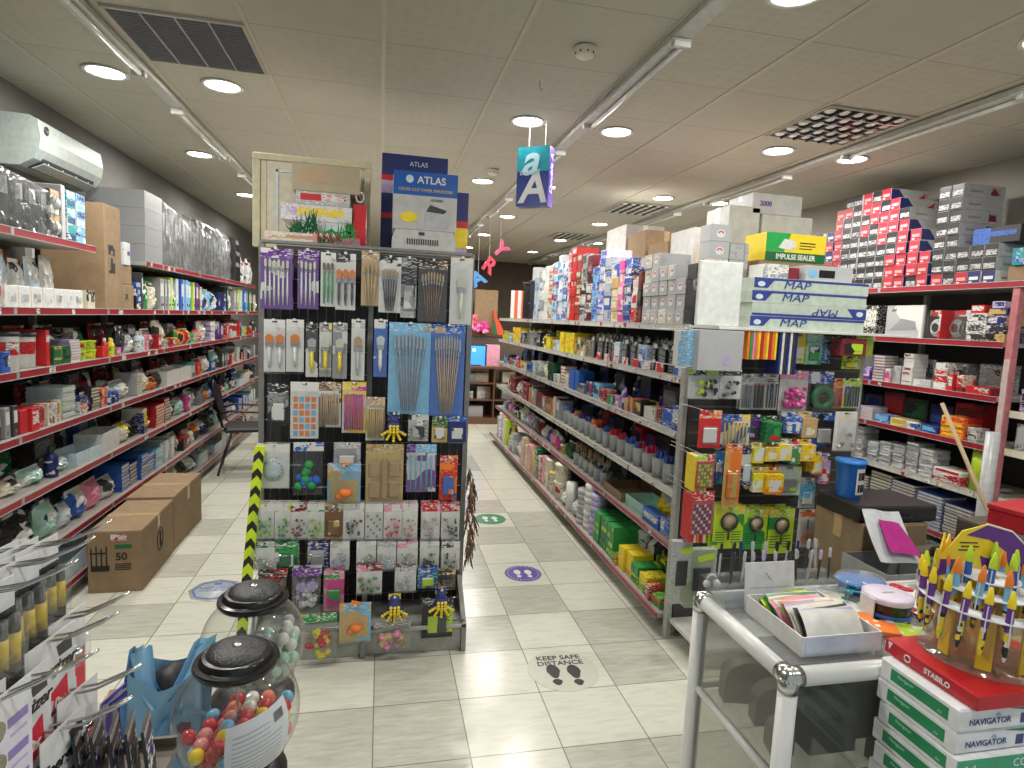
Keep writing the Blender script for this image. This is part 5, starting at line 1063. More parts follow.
hang((388.4,322.8,430,414), 'fan','sky','grey','silver',9, 'large light blue pack of grey-handled brushes fanned out', up=True, reps=2)
hang((430,324.5,464,416), 'fan','blue','tan','silver',10, 'large bright blue pack of wooden-handled brushes at the right edge of the stand', up=True, reps=2)
hang(c5(160,5,235,155), 'grid','white','orange','sky',4, 'white and blue card with orange squares, left in the third row of the wire stand')
hang(c5(100,10,155,122), 'flat','black','charcoal','grey',1, 'black flat pack at the left end of the third row of the wire stand')
hang(c5(235,5,294,125), 'sticks','brown','tan','',9, 'brown card with a bundle of tan sticks in the third row')
hang(c5(297,5,360,140), 'sticks','yellow','magenta','white',8, 'pack of magenta sticks with a blue and yellow header in the third row', reps=2)
hang(c5(360,45,410,160), 'sticks','tan','gold','cream',8, 'pack of short golden brushes hanging below the magenta sticks')
hang(c5(395,85,472,172), 'glove','navy','yellow','',5, 'blue sponge glove with yellow bumps, upper one on the wire stand', dl=.14)
hang(c5(472,90,526,162), 'flat','white','black','silver',1, 'small black and white card right of the upper blue glove')
hang(c5(535,95,576,165), 'flat','dgreen','gold','black',1, 'small dark green pack, third row right on the wire stand')
hang(c5(578,95,626,165), 'flat','blue','navy','white',1, 'small blue pouch with a white tag, right end of the third row')
hang(c5(70,170,157,287), 'dial','white','','',1, 'white pack with a round colour dial, left edge of the wire stand', reps=2)
hang(c5(168,165,248,302), 'fluff','white','blue','green',5, 'pack of blue and green craft pieces beside the round dial pack')
hang(c5(275,165,346,240), 'flat','silver','grey','ice',1, 'grey flat pack above the blue sunset-picture pack')
hang(c5(258,222,346,342), 'scene','sky','gold','orange',1, 'blue pack with an orange and yellow shape inside, upper one', dl=.13, reps=2)
hang(c5(360,170,459,326), 'mould','gold','wood','',1, 'golden brown pack holding wooden moulds, middle of the wire stand', dl=.11)
hang(c5(467,170,546,296), 'sticks','purple','sky','',5, 'purple card with light blue sticks, right of the wooden mould pack')
hang(c5(555,200,602,318), 'flat','red','orange','blue',1, 'red and orange pack with blue, right edge below the small pouches')
X5 = [(68,116),(118,160),(161,204),(205,250),(250,300),(300,356),(358,405),(407,456),(457,497),(507,556),(560,608)]
S5 = [('bag','white','lime','green'),('bag','white','lime','green'),('bag','white','maroon','brown'),('bag','white','green','lime'),('flat','gold','brown','gold'),('bag','white','gold','navy'),('grid','white','white','grey'),('bag','white','pink','red'),('bag','white','pink','tan'),('bag','red','pink','silver'),('bag','red','silver','charcoal')]
D5 = ['lime beads','green beads','maroon beads','bright green beads','golden brown lace','gold and navy beads','white buttons','pink pompoms','pink and tan pieces','silver pink pieces','charcoal sequins']
for i, ((a, b), s) in enumerate(zip(X5, S5)):
    n = {'grid':5,'flat':1}.get(s[0], 6)
    hang(c5(a,328,b,422), s[0], s[1] if i != 4 else 'gold', s[2], s[3], n, f'small craft pack of {D5[i]}, fifth row of the wire stand', reps=3, dl=.15, gap=.03, grp='small craft packs in the fifth row')
X6 = [(58,119,'bag','dgreen','silver','white','silver sequins'),(120,180,'flat','green','dgreen','white','green thread'),(205,260,'flat','navy','silver','grey','navy topped foil'),(265,316,'bag','white','silver','lilac','pale lilac beads'),(335,387,'bag','white','silver','white','white pearls'),(390,440,'bag','silver','white','ice','icy beads'),(443,497,'bag','pink','white','silver','white balls under a pink header'),(503,554,'bag','white','silver','charcoal','grey stones'),(560,608,'bag','white','charcoal','silver','dark silver stars')]
for a, b, s, q1, q2_, q3, ds in X6: hang(c5(a,428,b,503), s, q1, q2_, q3, 6, f'small craft pack of {ds}, sixth row of the wire stand', reps=3, dl=.17, gap=.03, grp='small craft packs in the sixth row')
X7 = [(75,508,150,575,'fluff','charcoal','red','maroon','red pompoms'),(165,498,241,612,'fluff','purple','white','lilac','purple and white pompoms'),(248,505,302,612,'flat','pink','green','magenta','a green bottle on pink'),(335,490,403,566,'bag','maroon','pink','green','maroon headed beads'),(437,492,493,560,'bag','maroon','silver','white','silver pieces under maroon'),(498,498,550,552,'flat','blue','lime','green','blue and green print'),(552,505,597,553,'flat','gold','charcoal','brown','small gold dark card')]
for a, z0, b, z1, s, q1, q2_, q3, ds in X7: hang(c5(a,z0,b,z1), s, q1, q2_, q3, 4, f'pack with {ds}, seventh row of the wire stand', reps=2, dl=.22, gap=.035, grp='packs in the seventh row')
hang(c5(190,618,283,745), 'fluff','green','yellow','red',3, 'green-headed pack of red and yellow flower shapes at the bottom left', dl=.325)
hang(c5(290,590,373,692), 'scene','sky','gold','orange',1, 'blue pack with an orange shape inside, lower one near the base', dl=.325)
hang(c5(395,566,476,636), 'glove','navy','yellow','',5, 'blue sponge glove with yellow bumps, lower left one near the base', dl=.32)
hang(c5(380,640,479,712), 'fluff','grey','pink','tan',3, 'clear pack of pink and tan pieces under the lower left glove', dl=.315)
hang(c5(520,548,597,632), 'glove','navy','yellow','',5, 'blue sponge glove with yellow bumps, lower right one near the base', dl=.32)
hang(c5(508,575,590,682), 'flat','black','charcoal','lime',1, 'black pack with a lime label behind the lower right glove', dl=.29)
# dark bristly picks at the right edge
for k in range(11):
    zt = 1.02-.055*(k % 6)
    m = MB()
    for j in range(9):
        a = R.uniform(-.5,.5); m.tube([(0,0,0),(math.sin(a)*.04+.004,-.02*R.random(),-.03-.01*j*.6),(math.sin(a)*.06+.006,-.03*R.random(),-.05-.015*j*.6)], [.003,.004,.0015], plain('brown' if j % 3 else 'charcoal', .6), 5)
        if j % 3 == 0: m.ball((math.sin(a)*.06+.006,-.015,-.05-.015*j*.6), .004, plain('cream', .5), 6)
    lb = f"dark twig bunch with pale tips at the right edge of the wire stand, {od(k)} from the top"
    put(T('twig_bunch', m), (.475+.01*(k % 2), 3.14-.05*(k % 3), .90-.042*k), 0, lb, 'twig bunch', 'dark twig bunches')
    hook(sd, .475+.01*(k % 2), .90-.042*k+.001, .12)
# yellow and black hazard strip leaning at the left edge
p0, p1 = at(260,446,1,3.10), at(246,590,1,3.02); hz = MB(); L_ = (p0-p1).length
hz.box(-.024, .024, -.006, .006, 0, L_, plain((.60,.78,.02), .4), .002)
for i in range(int(L_/.085)):
    z = .02+i*.085
    hz.prism([(-.023,z),(0,z+.028),(.023,z),(.023,z+.036),(0,z+.064),(-.023,z+.036)], -.0068, -.006, plain('black', .4))
o = tag(link('hazard_strip', hz), 'yellow and black chevron strip standing at the left side of the wire stand', 'hazard strip')
p1b = Vector((p1.x, p1.y, 0)); 
d_ = (p0-p1).normalized(); k_ = p1.z/d_.z; base = p1-d_*k_
hz2 = MB().box(-.024,.024,-.006,.006,0,k_, plain((.60,.78,.02), .4), .002)
for i in range(int(k_/.085)):
    z = .02+i*.085; hz2.prism([(-.023,z),(0,z+.028),(.023,z),(.023,z+.036),(0,z+.064),(-.023,z+.036)], -.0068, -.006, plain('black', .4))
o.matrix_world = Matrix.Translation(p1) @ Vector((0,0,1)).rotation_difference(d_).to_matrix().to_4x4()
lo_ = link('lower_length', hz2, o); lo_.location = (0,0,-k_)
# ---------------------------------------------------------------- things on top of the stand
TZ = 2.035
def flat_on_top(px, Y, z=None):
    return rect(*px, Y)
cx, w, zt, zb = rect(253,158,370,300,3.62)
fr = thing('framed_board', 'tall cream framed board standing on top of the shelving behind the brushes', 'board', (cx, 3.62, TZ))
h = zt-TZ; cr = plain((.66,.62,.42), .5); cw = plain((.70,.66,.52), .5)
link('frame', MB().box(-w/2,w/2,-.02,.02,h-.035,h,cr,.004).box(-w/2,-w/2+.04,-.02,.02,0,h-.035,cr,.004).box(w/2-.04,w/2,-.02,.02,0,h-.035,cr,.004).box(-w/2+.04,w/2-.04,-.02,.02,0,.03,cr,.004), fr)
link('panel', MB().box(-w/2+.041,w/2-.041,-.006,.006,.031,h-.036,cw), fr)
link('inner_frame', MB().box(-w/2+.045,-w/2+.07,-.014,-.0065,.04,h-.04,cr).box(-w/2+.12,-w/2+.132,-.014,-.0065,.04,h-.08,plain('ice',.4)).box(-w/2+.12,-w/2+.20,-.014,-.0065,h-.092,h-.08,plain('ice',.4)), fr)
def topbox(px, Y, d, c1, c2, c3, lb, lab=.5, z=None, cat='box', maker=None):
    cx, w, zt, zb = rect(*px, Y); zb = TZ if z is None else z
    return put((maker or pbox)(round(w,3), d, round(max(.02, zt-zb),3), c1, c2, c3, *( () if maker else (lab,))), (cx, Y+d/2, zb), 0, lb, cat)
def stackbox(rows):
    z = TZ; 
    for px, Y, d, c1, c2, c3, lb in rows:
        cx, w, zt, zb = rect(*px, Y); h = max(.02, zt-z)
        put(pbox(round(w,3), d, round(h-.001,3), c1, c2, c3, .5), (cx, Y+d/2, z), 0, lb, 'box'); z += h
stackbox([((288,236,360,250),3.38,.2,'tan','pink','cream','tan and pink box lowest in the pile before the cream board'),
 ((300,222,346,236),3.38,.2,'white','ice','silver','clear-topped white box in the pile before the cream board'),
 ((281,205,352,222),3.38,.2,'white','yellow','lilac','white box with yellow print in the pile before the cream board'),
 ((296,192,350,205),3.38,.2,'red','silver','white','red box with a silver front in the pile before the cream board'),
 ((292,165,360,192),3.38,.22,(.45,.38,.25),(.45,.38,.25),'tan','beige carton on top of the pile before the cream board')])
rb = topbox((353,205,366,250), 3.40, .16, 'red','white','red', 'red box with a white ring print at the right of the pile', .0)
link('printed_ring', MB().tube([(.02*math.cos(a*PI/8), -.0915, .27+.026*math.sin(a*PI/8)) for a in range(16)], .004, plain('white', .4), 5, True), rb)
put(pbox(.25,.12,.05,'tan','cream','pink',.3), (at(298,243,1,3.30).x, 3.34, TZ), 0, 'flat tan box at the front of the stand top, left side', 'box').location = (at(292,243,1,3.30).x, 3.33, TZ)
def garland(px, Y, c, lb, n=60, r=.012):
    cx, w, zt, zb = rect(*px, Y); m = MB(); h = zt-zb
    m.tube([(-w*.45,0,h*.4),(-w*.15,.01,h*.6),(w*.1,0,h*.35),(w*.45,.01,h*.5)], r*.7, plain(c, .8), 6)
    for i in range(n):
        t = R.uniform(-.47,.47)*w; z = h*(.48+.12*math.sin(t*30)); a = R.uniform(0,2*PI); l = h*.42
        m.tube([(t,0,z),(t+l*.4*math.cos(a),-l*.35*R.random(),max(.003,z+l*math.sin(a)))], [.0045,.001], plain(c, .8), 4)
    o = tag(link('garland', m, None, (cx, Y, max(zb, TZ))), lb, 'garland'); return o
garland((289,212,318,248), 3.33, 'dgreen', 'dark green tinsel tuft on top of the wire stand, left of the striped twist')
garland((318,222,356,249), 3.32, 'green', 'green tinsel bunch on top of the wire stand, in front of the red box')
tw = MB(); cx, w, zt, zb = rect(306,222,338,236,3.27)
for i in range(10): tw.tube([(-w/2+i*w/10,0,.02),(-w/2+(i+.6)*w/10,-.01,.045),(-w/2+(i+1.2)*w/10,0,.02)], .006, plain('red' if i % 2 else 'white', .4), 6)
tag(link('striped_twist', tw, None, (cx, 3.29, TZ+.012)), 'red and white twisted decoration over the green tinsel', 'decoration')
# shredder cartons
cx, w, zt, zb = rect(393,172,457,250,3.32)
sb = put(carton(round(w,3), .24, round(zt-TZ-.115,3), 'white', 'white'), (cx, 3.45, TZ+.115), 0, 'white and blue paper shredder carton with lettering on top of the wire stand', 'box')
h = zt-TZ-.115
link('blue_band', MB().box(-w/2-.001,w/2+.001,-.1215,-.1205,h*.60,h, plain((.01,.10,.42), .35)).box(w/2,w/2+.001,-.12,.12,h*.6,h, plain((.01,.10,.42), .35)), sb)
link('lettering', text('ATLAS', .052, plain('white', .4), .0006, 0, .02), sb, (.03, -.1225, h*.86)); link('lettering', text('CROSS CUT PAPER SHREDDER', .021, plain('gold', .4), .0006, 0, .02), sb, (0, -.1225, h*.69)); link('lettering', text('AS10MD', .018, plain('navy', .4), .0006), sb, (.06, -.1215, h*.53))
link('emblem', MB().prism([(-.085+.02*math.cos(a*PI/8), h*.87+.02*math.sin(a*PI/8)) for a in range(16)], -.1228, -.1216, plain('ice', .3)), sb)
link('oval_print', MB().prism([(-.085+.045*math.cos(a*PI/9), h*.22+.028*math.sin(a*PI/9)) for a in range(18)], -.1222, -.1206, plain('yellow', .4)), sb)
link('product_picture', MB().prism([(.0,.02),(.0,h*.30),(.02,h*.46),(.12,h*.38),(.13,h*.3),(.125,.015)], -.1222, -.1206, plain('silver', .4)).prism([(.005,h*.33),(.025,h*.45),(.115,h*.37),(.10,h*.31)], -.1228, -.1223, plain('charcoal', .4)), sb)
sh = thing('paper_shredder', 'grey-white paper shredder head lying below the blue and white carton', 'shredder', (rect(390,222,458,255,3.28)[0], 3.45, TZ))
link('housing', MB().prism([(-.165,.0),(-.165,.07),(-.15,.11),(.15,.11),(.165,.07),(.165,0)], -.16, .10, plain((.55,.55,.52), .4)), sh)
gr = MB()
for i in range(14): gr.box(-.09+i*.012, -.083+i*.012, -.1615, -.16, .035, .065, plain('charcoal', .4))
link('slots', gr, sh); link('switch', MB().box(-.03,.0,-.163,-.1605,.085,.1, plain('charcoal', .4)), sh)
cx, w, zt, zb = rect(381,155,447,250,3.62)
o = put(pbox(round(w,3),.2,round(zt-TZ,3),'navy','navy','red',0), (cx, 3.73, TZ), 0, 'tall navy shredder carton at the back, topmost behind the white one', 'box'); h = zt-TZ
link('lettering', text('ATLAS', .036, plain('ice', .4), .0006), o, (.02, -.102, h-.05)); link('colour_bands', MB().box(-w/2,w/2,-.102,-.1015,h-.15,h-.12, plain('red', .4)).box(-w/2,w/2,-.102,-.1015,h-.36,h-.33, plain('red', .4)).box(-w/2,w/2,-.102,-.1015,h-.22,h-.15, plain('lilac', .4)), o)
cx, w, zt, zb = rect(444,192,468,256,3.36)
o = put(pbox(round(w,3),.18,round(zt-TZ,3),'lilac','lilac','navy',0), (cx, 3.46, TZ), 0, 'purple carton with red and yellow bands right of the shredder carton', 'box'); h = zt-TZ
link('colour_bands', MB().box(-w/2,w/2,-.0925,-.0915,h*.55,h, plain('navy', .4)).box(-w/2,w/2,-.0925,-.0915,h*.44,h*.55, plain('red', .4)).box(-w/2,w/2,-.0925,-.0915,h*.12,h*.44, plain('yellow', .4)), o)
# ---------------------------------------------------------------- end display of the middle shelving
EY = 2.90
ec = thing('end_display', 'white end-of-aisle hook display at the front of the middle shelving', 'display stand', (2.10, EY, 0))
link('pegboard', MB().box(-.51, .51, .0, .02, .10, 1.70, plain((.06,.06,.058), .5)), ec)
pg = MB()
for i in range(18): z = .45+.07*i; pg.box(-.5,.5,-.004,-.0005,z-.005,z+.005, plain((.16,.16,.16), .4, .3))
link('slot_rails', pg, ec)
for x in (-.53, .0, .53): link('upright', MB().box(x-.014, x+.014, .0 if x else .021, .045, 0, 1.699, plain((.42,.42,.40), .4, .1), .002), ec)
link('top_plate', MB().box(-.53, .55, -.27, .03, 1.700, 1.714, whitemetal(), .002), ec)
link('base_deck', MB().box(-.53, .53, -.33, -.001, .10, .125, whitemetal(), .003), ec)
link('kickplate', MB().box(-.50, .50, -.29, -.26, .002, .10, whitemetal(), .002), ec)
def c1(a,b,c,d): return (660+a/3.49, 380+b/3.49, 660+c/3.49, 380+d/3.49)
def c0(a,b,c,d): return (660+a/3.49, 180+b/3.49, 660+c/3.49, 180+d/3.49)
def c6(a,b,c,d): return (740+a/5.908, 320+b/5.908, 740+c/5.908, 320+d/5.908)
def eh(rc, st, a, b, c, n, label, reps=1, dl=.14, cat='hanging pack', gap=.03, **k): hang(rc, st, a, b, c, n, label, cat, reps, dl=dl, Y=EY-.006, parent=ec, grp='packs on the end display', gap=gap, **k)
# on the top plate
for i, (lbp, fl) in enumerate([('bottom', 1), ('second from the bottom', -1), ('second from the top', 1), ('topmost', 1)]):
    z = 1.7145+.0615*i; t = T('map_carton', MB().box(-.325,.325,-.09,.09,0,.061, plain((.50,.58,.50), .35), .001), [
        T('printed_band', MB().box(-.324,.324,-.0908,-.0901,.049 if fl > 0 else .002,.060 if fl > 0 else .013, plain((.04,.06,.28), .35)).prism([(-.324*fl,.012),(-.324*fl,.055),(-.21*fl,.055),(-.25*fl,.012)][::fl], -.0912, -.0905, plain((.04,.06,.28), .35))),
        T('emblem', MB().prism([(-.285*fl+.020*math.cos(a*PI/8), .03+.013*math.sin(a*PI/8)) for a in range(16)], -.0918, -.0913, plain('ice', .4)))])
    o = put(t, (2.075+.006*(i % 2), 2.755, z), .0, f'long pale green and blue box lettered MAP, {lbp} of four on the end display', 'box', 'long map boxes')
    l_ = link('lettering', text('MAP', .052, plain((.03,.06,.28), .4), .0006, .2, 0, sx=1.45), o, (-.09*fl, -.0915, .030))
    if fl < 0: l_.rotation_euler = (0, PI, 0)
cv = thing('blank_canvas', 'blank white canvas leaning upright at the left of the map boxes', 'canvas', (rect(697,262,748,328,2.62)[0], 2.655, 1.7145))
link('canvas', MB().box(-.113,.113,-.01,.01,0,.305, plain((.72,.75,.72), .7), .004), cv); link('stretcher', MB().box(-.105,.105,.0105,.024,.01,.295, plain('wood', .7)), cv)
cx, w, zt, zb = rect(693,330,737,370,2.60)
gb = tag(link('grey_folder_box', pbox(round(w,3),.10,round(zt-zb,3),'silver','silver','grey',0)['me']), 'pale grey box file hanging below the blank canvas', 'box file'); gb.location = (cx, 2.60, zb)
link('round_emblem', MB().prism([(.035+.022*math.cos(a*PI/8), .05+.022*math.sin(a*PI/8)) for a in range(16)], -.0512, -.0505, plain('lilac', .4)), gb)
hook(ec, cx, zt-.005, .30); hook(ec, cx-.05, zb-.004, .34)
put(pbox(.03,.12,.17,'sky','blue','white',0), (cx-w/2-.02, 2.66, zb+.01), .1, 'light blue folder beside the pale grey box file', 'folder'); hook(ec, cx-w/2-.02, zb+.003, .25)
# boxes above the map boxes
ZM = 1.7145+.0615*4+.001
o = put(pbox(.27,.14,.075,'silver','silver','grey',0), (2.19, 2.76, ZM), 0, 'silver-white box with a black window panel on top of the map boxes', 'box'); link('window_panel', MB().box(-.06,.03,-.0715,-.0705,.018,.055, plain('black', .2)), o); link('round_print', MB().prism([(-.095+.025*math.cos(a*PI/8), .036+.02*math.sin(a*PI/8)) for a in range(16)], -.0715, -.0705, plain('sky', .4)), o)
put(pbox(.13,.14,.07,'grey','silver','white',.6), (1.90, 2.77, ZM), 0, 'small grey box on the map boxes, left of the silver-white one', 'box')
put(pbox(.06,.12,.06,'maroon','red','maroon',0), (2.01, 2.78, ZM), 0, 'small maroon box between the grey and silver-white boxes', 'box')
# taller pile behind: top of the middle shelving near end
zp = 1.715
PB = [((752,262,866,300),.30,'kraft','plain tan carton hidden behind the map boxes')]
cx, w, zt, zb = rect(766,229,826,262,3.0); HZ = zb-1.716
put(carton(.50,.20,round(HZ,3),'kraft','tan'), (cx+.03, 3.10, 1.715), 0, 'brown carton behind the map boxes carrying the sealer box', 'box')
cx, w, zt, zb = rect(766,229,826,262,3.0)
isb = put(pbox(round(w,3),.2,.15,'yellow','yellow','yellow',0), (cx, 3.10, 1.716+HZ), 0, 'green and yellow impulse sealer box above the map boxes', 'box')
link('green_field', MB().prism([(-w/2,.05),(-w/2,.15),(-w*.1,.15),(-w*.2,.05)], -.1012, -.1004, plain((.02,.38,.08), .35)).box(-w/2,w/2,-.1012,-.1004,.0,.048, plain('dgreen', .35)), isb)
link('product_picture', MB().prism([(-w*.3,.07),(-w*.2,.12),(-w*.02,.11),(.0,.08),(-w*.1,.06)], -.102, -.1013, plain('white', .4)), isb)
link('lettering', text('IMPULSE SEALER', .038, plain('white', .4), .0006, 0, .03, sx=.9), isb, (0, -.102, .023)); link('printed_text', MB().box(.02,.12,-.1013,-.1005,.10,.106, plain('black', .4)).box(.02,.12,-.1013,-.1005,.085,.09, plain('black', .4)).box(.02,.10,-.1013,-.1005,.07,.075, plain('black', .4)), isb)
cols2 = [((708,224,745,240),'emblem box, highest row',3.26)]
for k, (x, y, z, n, cc) in enumerate([(1.79,3.12,1.715,6,0),(1.91,3.12,1.715,5,1)]):
    for j in range(n):
        o = put(pbox(.115,.12,.091,'silver','cream' if cc == 0 else 'maroon','silver' if cc == 0 else 'grey',0), (x, y, z+.092*j), 0, f"grey square box {'with red arch emblem' if cc == 0 else 'with maroon print'}, {'topmost' if j == n-1 else 'bottom' if j == 0 else od(j)+' from bottom'} right behind the white canvas", 'box', 'grey square boxes behind the canvas')
        if cc == 0: link('emblem', EMB, o, (0, -.0608, .042))
put(carton(.34,.30,.34,'white','white'), (2.36, 3.42, 1.715), 0, 'white carton behind the sealer box, lowest of its pile', 'box')
put(carton(.34,.28,.19,'cream','white'), (2.36, 3.42, 2.056), 0, 'cream carton in the pile behind the sealer box', 'box')
o = put(carton(.34,.28,.14,'white','white'), (2.35, 3.42, 2.247), 0, 'white carton with grey lid behind the sealer box', 'box')
o = put(carton(.33,.26,.12,(.5,.5,.5),'silver'), (2.28, 3.42, 2.388), 0, 'grey-white carton with purple lettering, topmost behind the sealer box', 'box'); link('lettering', text('2000', .04, plain('purple', .4), .0006, 0, .03), o, (-.08, -.132, .06))
put(carton(.20,.26,.71,'white','white'), (2.07, 3.42, 1.715), 0, 'tall white carton left of the pile behind the sealer box', 'box')
# hanging rows
eh(c0(262,525,300,622), 'folders','orange','green','pink',4, 'orange, green and pink plastic sleeves hanging under the map boxes', dl=.16, cat='sleeves')
eh(c0(300,525,366,622), 'folders','yellow','red','orange',7, 'fan of yellow, red and orange plastic sleeves under the map boxes', dl=.16, cat='sleeves')
eh(c0(368,530,432,672), 'folders','navy','white','charcoal',7, 'striped row of navy and white sleeves under the map boxes', dl=.16, cat='sleeves')
eh(c0(432,535,455,620), 'flat','red','white','pink',1, 'narrow red and white pack beside the navy sleeves')
eh(c0(455,535,508,640), 'flat','lime','yellow','cream',1, 'yellow-green pack in the top row of the end display', reps=2)
eh(c0(510,530,566,645), 'flat','mint','green','navy',1, 'pale green framed card in the top row of the end display', reps=2)
eh(c0(566,545,596,640), 'flat','grey','sky','navy',1, 'blue-grey narrow pack in the top row of the end display')
t_ = c0(595,535,682,612); eh(t_, 'box','maroon','black','lime',1, 'maroon and black pack with a pale creature print, top row right', dl=.18)
eh(c0(682,540,745,615), 'grid','lime','lime','yellow',4, 'bright lime note pack at the right end of the top row', dl=.18, reps=2)
eh(c6(5,320,74,530), 'sticks','silver','grey','white',5, 'clear pack of grey pens, first of three on the end display', reps=2)
eh(c6(76,320,145,530), 'sticks','silver','charcoal','pink',5, 'clear pack of charcoal pens, second of three on the end display', reps=2)
eh(c6(147,320,222,530), 'sticks','cream','navy','silver',4, 'clear pack of navy pens, third of three on the end display', reps=2)
eh(c6(228,300,400,545), 'bag','pink','pink','magenta',14, 'wide pink-topped pack of pink butterflies on the end display', dl=.14)
eh(c6(402,305,546,545), 'ring','blue','dgreen','',1, 'blue-headed pack with a green coiled ring on the end display', dl=.14)
eh(c6(550,345,606,520), 'sticks','orange','red','yellow',5, 'pack of red and yellow markers right of the green ring', dl=.15)
eh(c6(606,345,712,520), 'sticks','lime','navy','purple',6, 'pack of navy and purple markers right of the green ring', dl=.15)
eh(c6(600,210,712,290), 'flat','lime','dgreen','yellow',1, 'lime and dark green card below the creature pack', dl=.16)
eh(c0(98,660,208,765), 'bag','black','lime','charcoal',4, 'dark clear pack with a lime label, left of the pen packs', dl=.24)
eh(c0(210,660,282,765), 'bag','charcoal','grey','black',4, 'dark clear pack of clips beside the lime-labelled one', dl=.24)
eh(c1(135,105,212,237), 'flat','orange','red','silver',1, 'orange card with a silver gadget at the left corner of the end display', dl=.30)
eh(c1(212,120,312,225), 'sticks','blue','yellow','orange',7, 'blue pack of fat yellow and orange highlighters', dl=.22)
eh(c1(305,120,347,212), 'flat','purple','charcoal','lilac',1, 'small dark purple pack beside the highlighters', dl=.15)
eh(c1(349,125,405,212), 'box','dgreen','green','red',1, 'green and black boxed pack in the third row of the end display', dl=.18)
eh(c1(420,110,476,180), 'box','blue','white','cream',1, 'small blue and white boxed pack in the third row of the end display', dl=.16, reps=2)
eh(c1(478,110,530,196), 'box','tan','gold','cream',1, 'small tan and gold boxed pack in the third row of the end display', dl=.16, reps=2)
eh(c1(532,115,612,235), 'flat','blue','black','silver',1, 'blue and black pack with a round gadget in the third row of the end display', dl=.18)
eh(c1(606,110,684,248), 'bag','cream','cream','grey',2, 'clear domed pack with pale contents above the blue bucket', dl=.26)
eh(c1(88,252,130,372), 'folders','yellow','cream','lime',4, 'yellow and cream sleeves at the left corner of the end display', dl=.24, cat='sleeves')
eh(c1(128,258,188,376), 'grid','red','lime','green',5, 'red card with a lime square grid at the left corner of the end display', dl=.36)
eh(c1(188,225,222,360), 'flat','navy','teal','blue',1, 'dark blue narrow pack behind the orange one', dl=.14)
eh(c1(222,222,280,440), 'flat','orange','orange','gold',1, 'tall narrow orange pack with a compass print on the end display', dl=.26)
eh(c1(281,228,322,372), 'flat','navy','white','ice',1, 'navy and white narrow pack right of the tall orange one', dl=.20)
Y4 = [(315,218,352,286,'yellow','lime'),(352,215,400,278,'gold','yellow'),(400,205,445,276,'cream','yellow'),(445,205,480,290,'green','red'),(480,205,526,278,'yellow','orange'),(315,303,351,386,'yellow','lime'),(352,303,411,390,'yellow','orange'),(524,252,556,325,'yellow','orange'),(552,255,582,358,'lilac','red')]
for i, (a, b, c, d, p_, q_) in enumerate(Y4):
    eh(c1(a,b,c,d), 'box', p_, q_, 'white', 1, f"{name_word(p_)} boxed eraser pack with {name_word(q_)} print, {'upper' if b < 300 else 'lower'} row of the end display, {od(i)} from left", dl=.19, reps=2, gap=.05)
eh(c1(410,300,490,402), 'flat','ice','lime','grey',1, 'blue-topped pack with a pale green shape in the middle of the end display', dl=.17, reps=2)
eh(c1(484,340,542,446), 'flat','silver','teal','sky',1, 'clear pack with a teal sharpener below the eraser packs', dl=.17)
eh(c1(75,385,128,542), 'folders','red','cream','orange',5, 'red and cream sleeves at the lower left corner of the end display', dl=.25, cat='sleeves')
eh(c1(108,388,186,540), 'grid','red','navy','white',7, 'red-topped card with a blue and white dot grid', dl=.40)
for i, rc in enumerate([(186,440,290,588),(290,450,374,590),(376,450,466,605)]):
    eh(c1(*rc), 'lens','lime','yellow','',1, f"lime green card with a magnifying glass, {['left','middle','right'][i]} one of three", reps=3, dl=.18, gap=.04)
eh(c1(480,450,542,582), 'scissors','white','orange','',1, 'white card with orange-handled scissors, left of the scissors row', dl=.16)
eh(c1(538,450,566,580), 'scissors','maroon','red','',1, 'narrow card with red-handled scissors beside the orange pair', dl=.18)
eh(c1(566,450,612,592), 'scissors','navy','blue','',1, 'navy card with blue-handled scissors beside the red pair', dl=.16)
eh(c1(610,430,648,556), 'scissors','white','green','',1, 'white card with green-handled scissors at the right end', dl=.18)
# mouse and headphone packs low at the left corner
for i, (a, b, c, d, lb) in enumerate([(35,560,100,775,'tall grey-green printed pack, left of the pair at the low corner'),(90,590,190,790,'tall grey-green printed pack with a lime flash, right of the pair')]):
    cx, w, zt, zb = rect(*c1(a,b,c,d), 2.62); t = T('electronics_pack', MB().box(-w/2,w/2,-.02,.02,0,zt-zb, printed((.42,.46,.40),'silver',(.30,.38,.25), scale=7, lines='grey'), .002), [T('printed_flash', MB().cbox((.02,-.0208,(zt-zb)*.86), (w*.6,.0012,.03), plain('lime', .4), 0, ('Y', -.2))), T('contents', MB().box(-w*.3,w*.3,-.026,-.0205,(zt-zb)*.3,(zt-zb)*.7, plain('charcoal', .4), .003))])
    put(t, (cx, 2.62+.01*i, zb), 0, lb, 'pack', 'tall packs at the end display'); hook(ec, cx, zt-.02, .30)
hp = thing('headphones', 'white headphones pack hanging beside the glass case, low on the end display', 'headphones', tuple(at(707,575,1,2.52)))
link('pack_body', MB().box(-.03,.03,-.02,.02,-.12,0, plain((.07,.07,.075), .4), .004), hp)
link('headband', MB().tube([(.012+.028*math.cos(a*PI/8), -.024, -.02+.032*math.sin(a*PI/8)) for a in range(9)], .004, plain('white', .35), 6), hp)
link('ear_cup', MB().ball((-.014,-.026,-.03), .018, plain('white', .35), 12), hp); link('ear_cup', MB().ball((.038,-.026,-.03), .018, plain('white', .35), 12), hp)
link('printed_card', MB().box(.0,.055,-.019,-.016,-.11,-.03, plain('silver', .4)), hp); hook(ec, hp.location.x, hp.location.z-.004, .36)
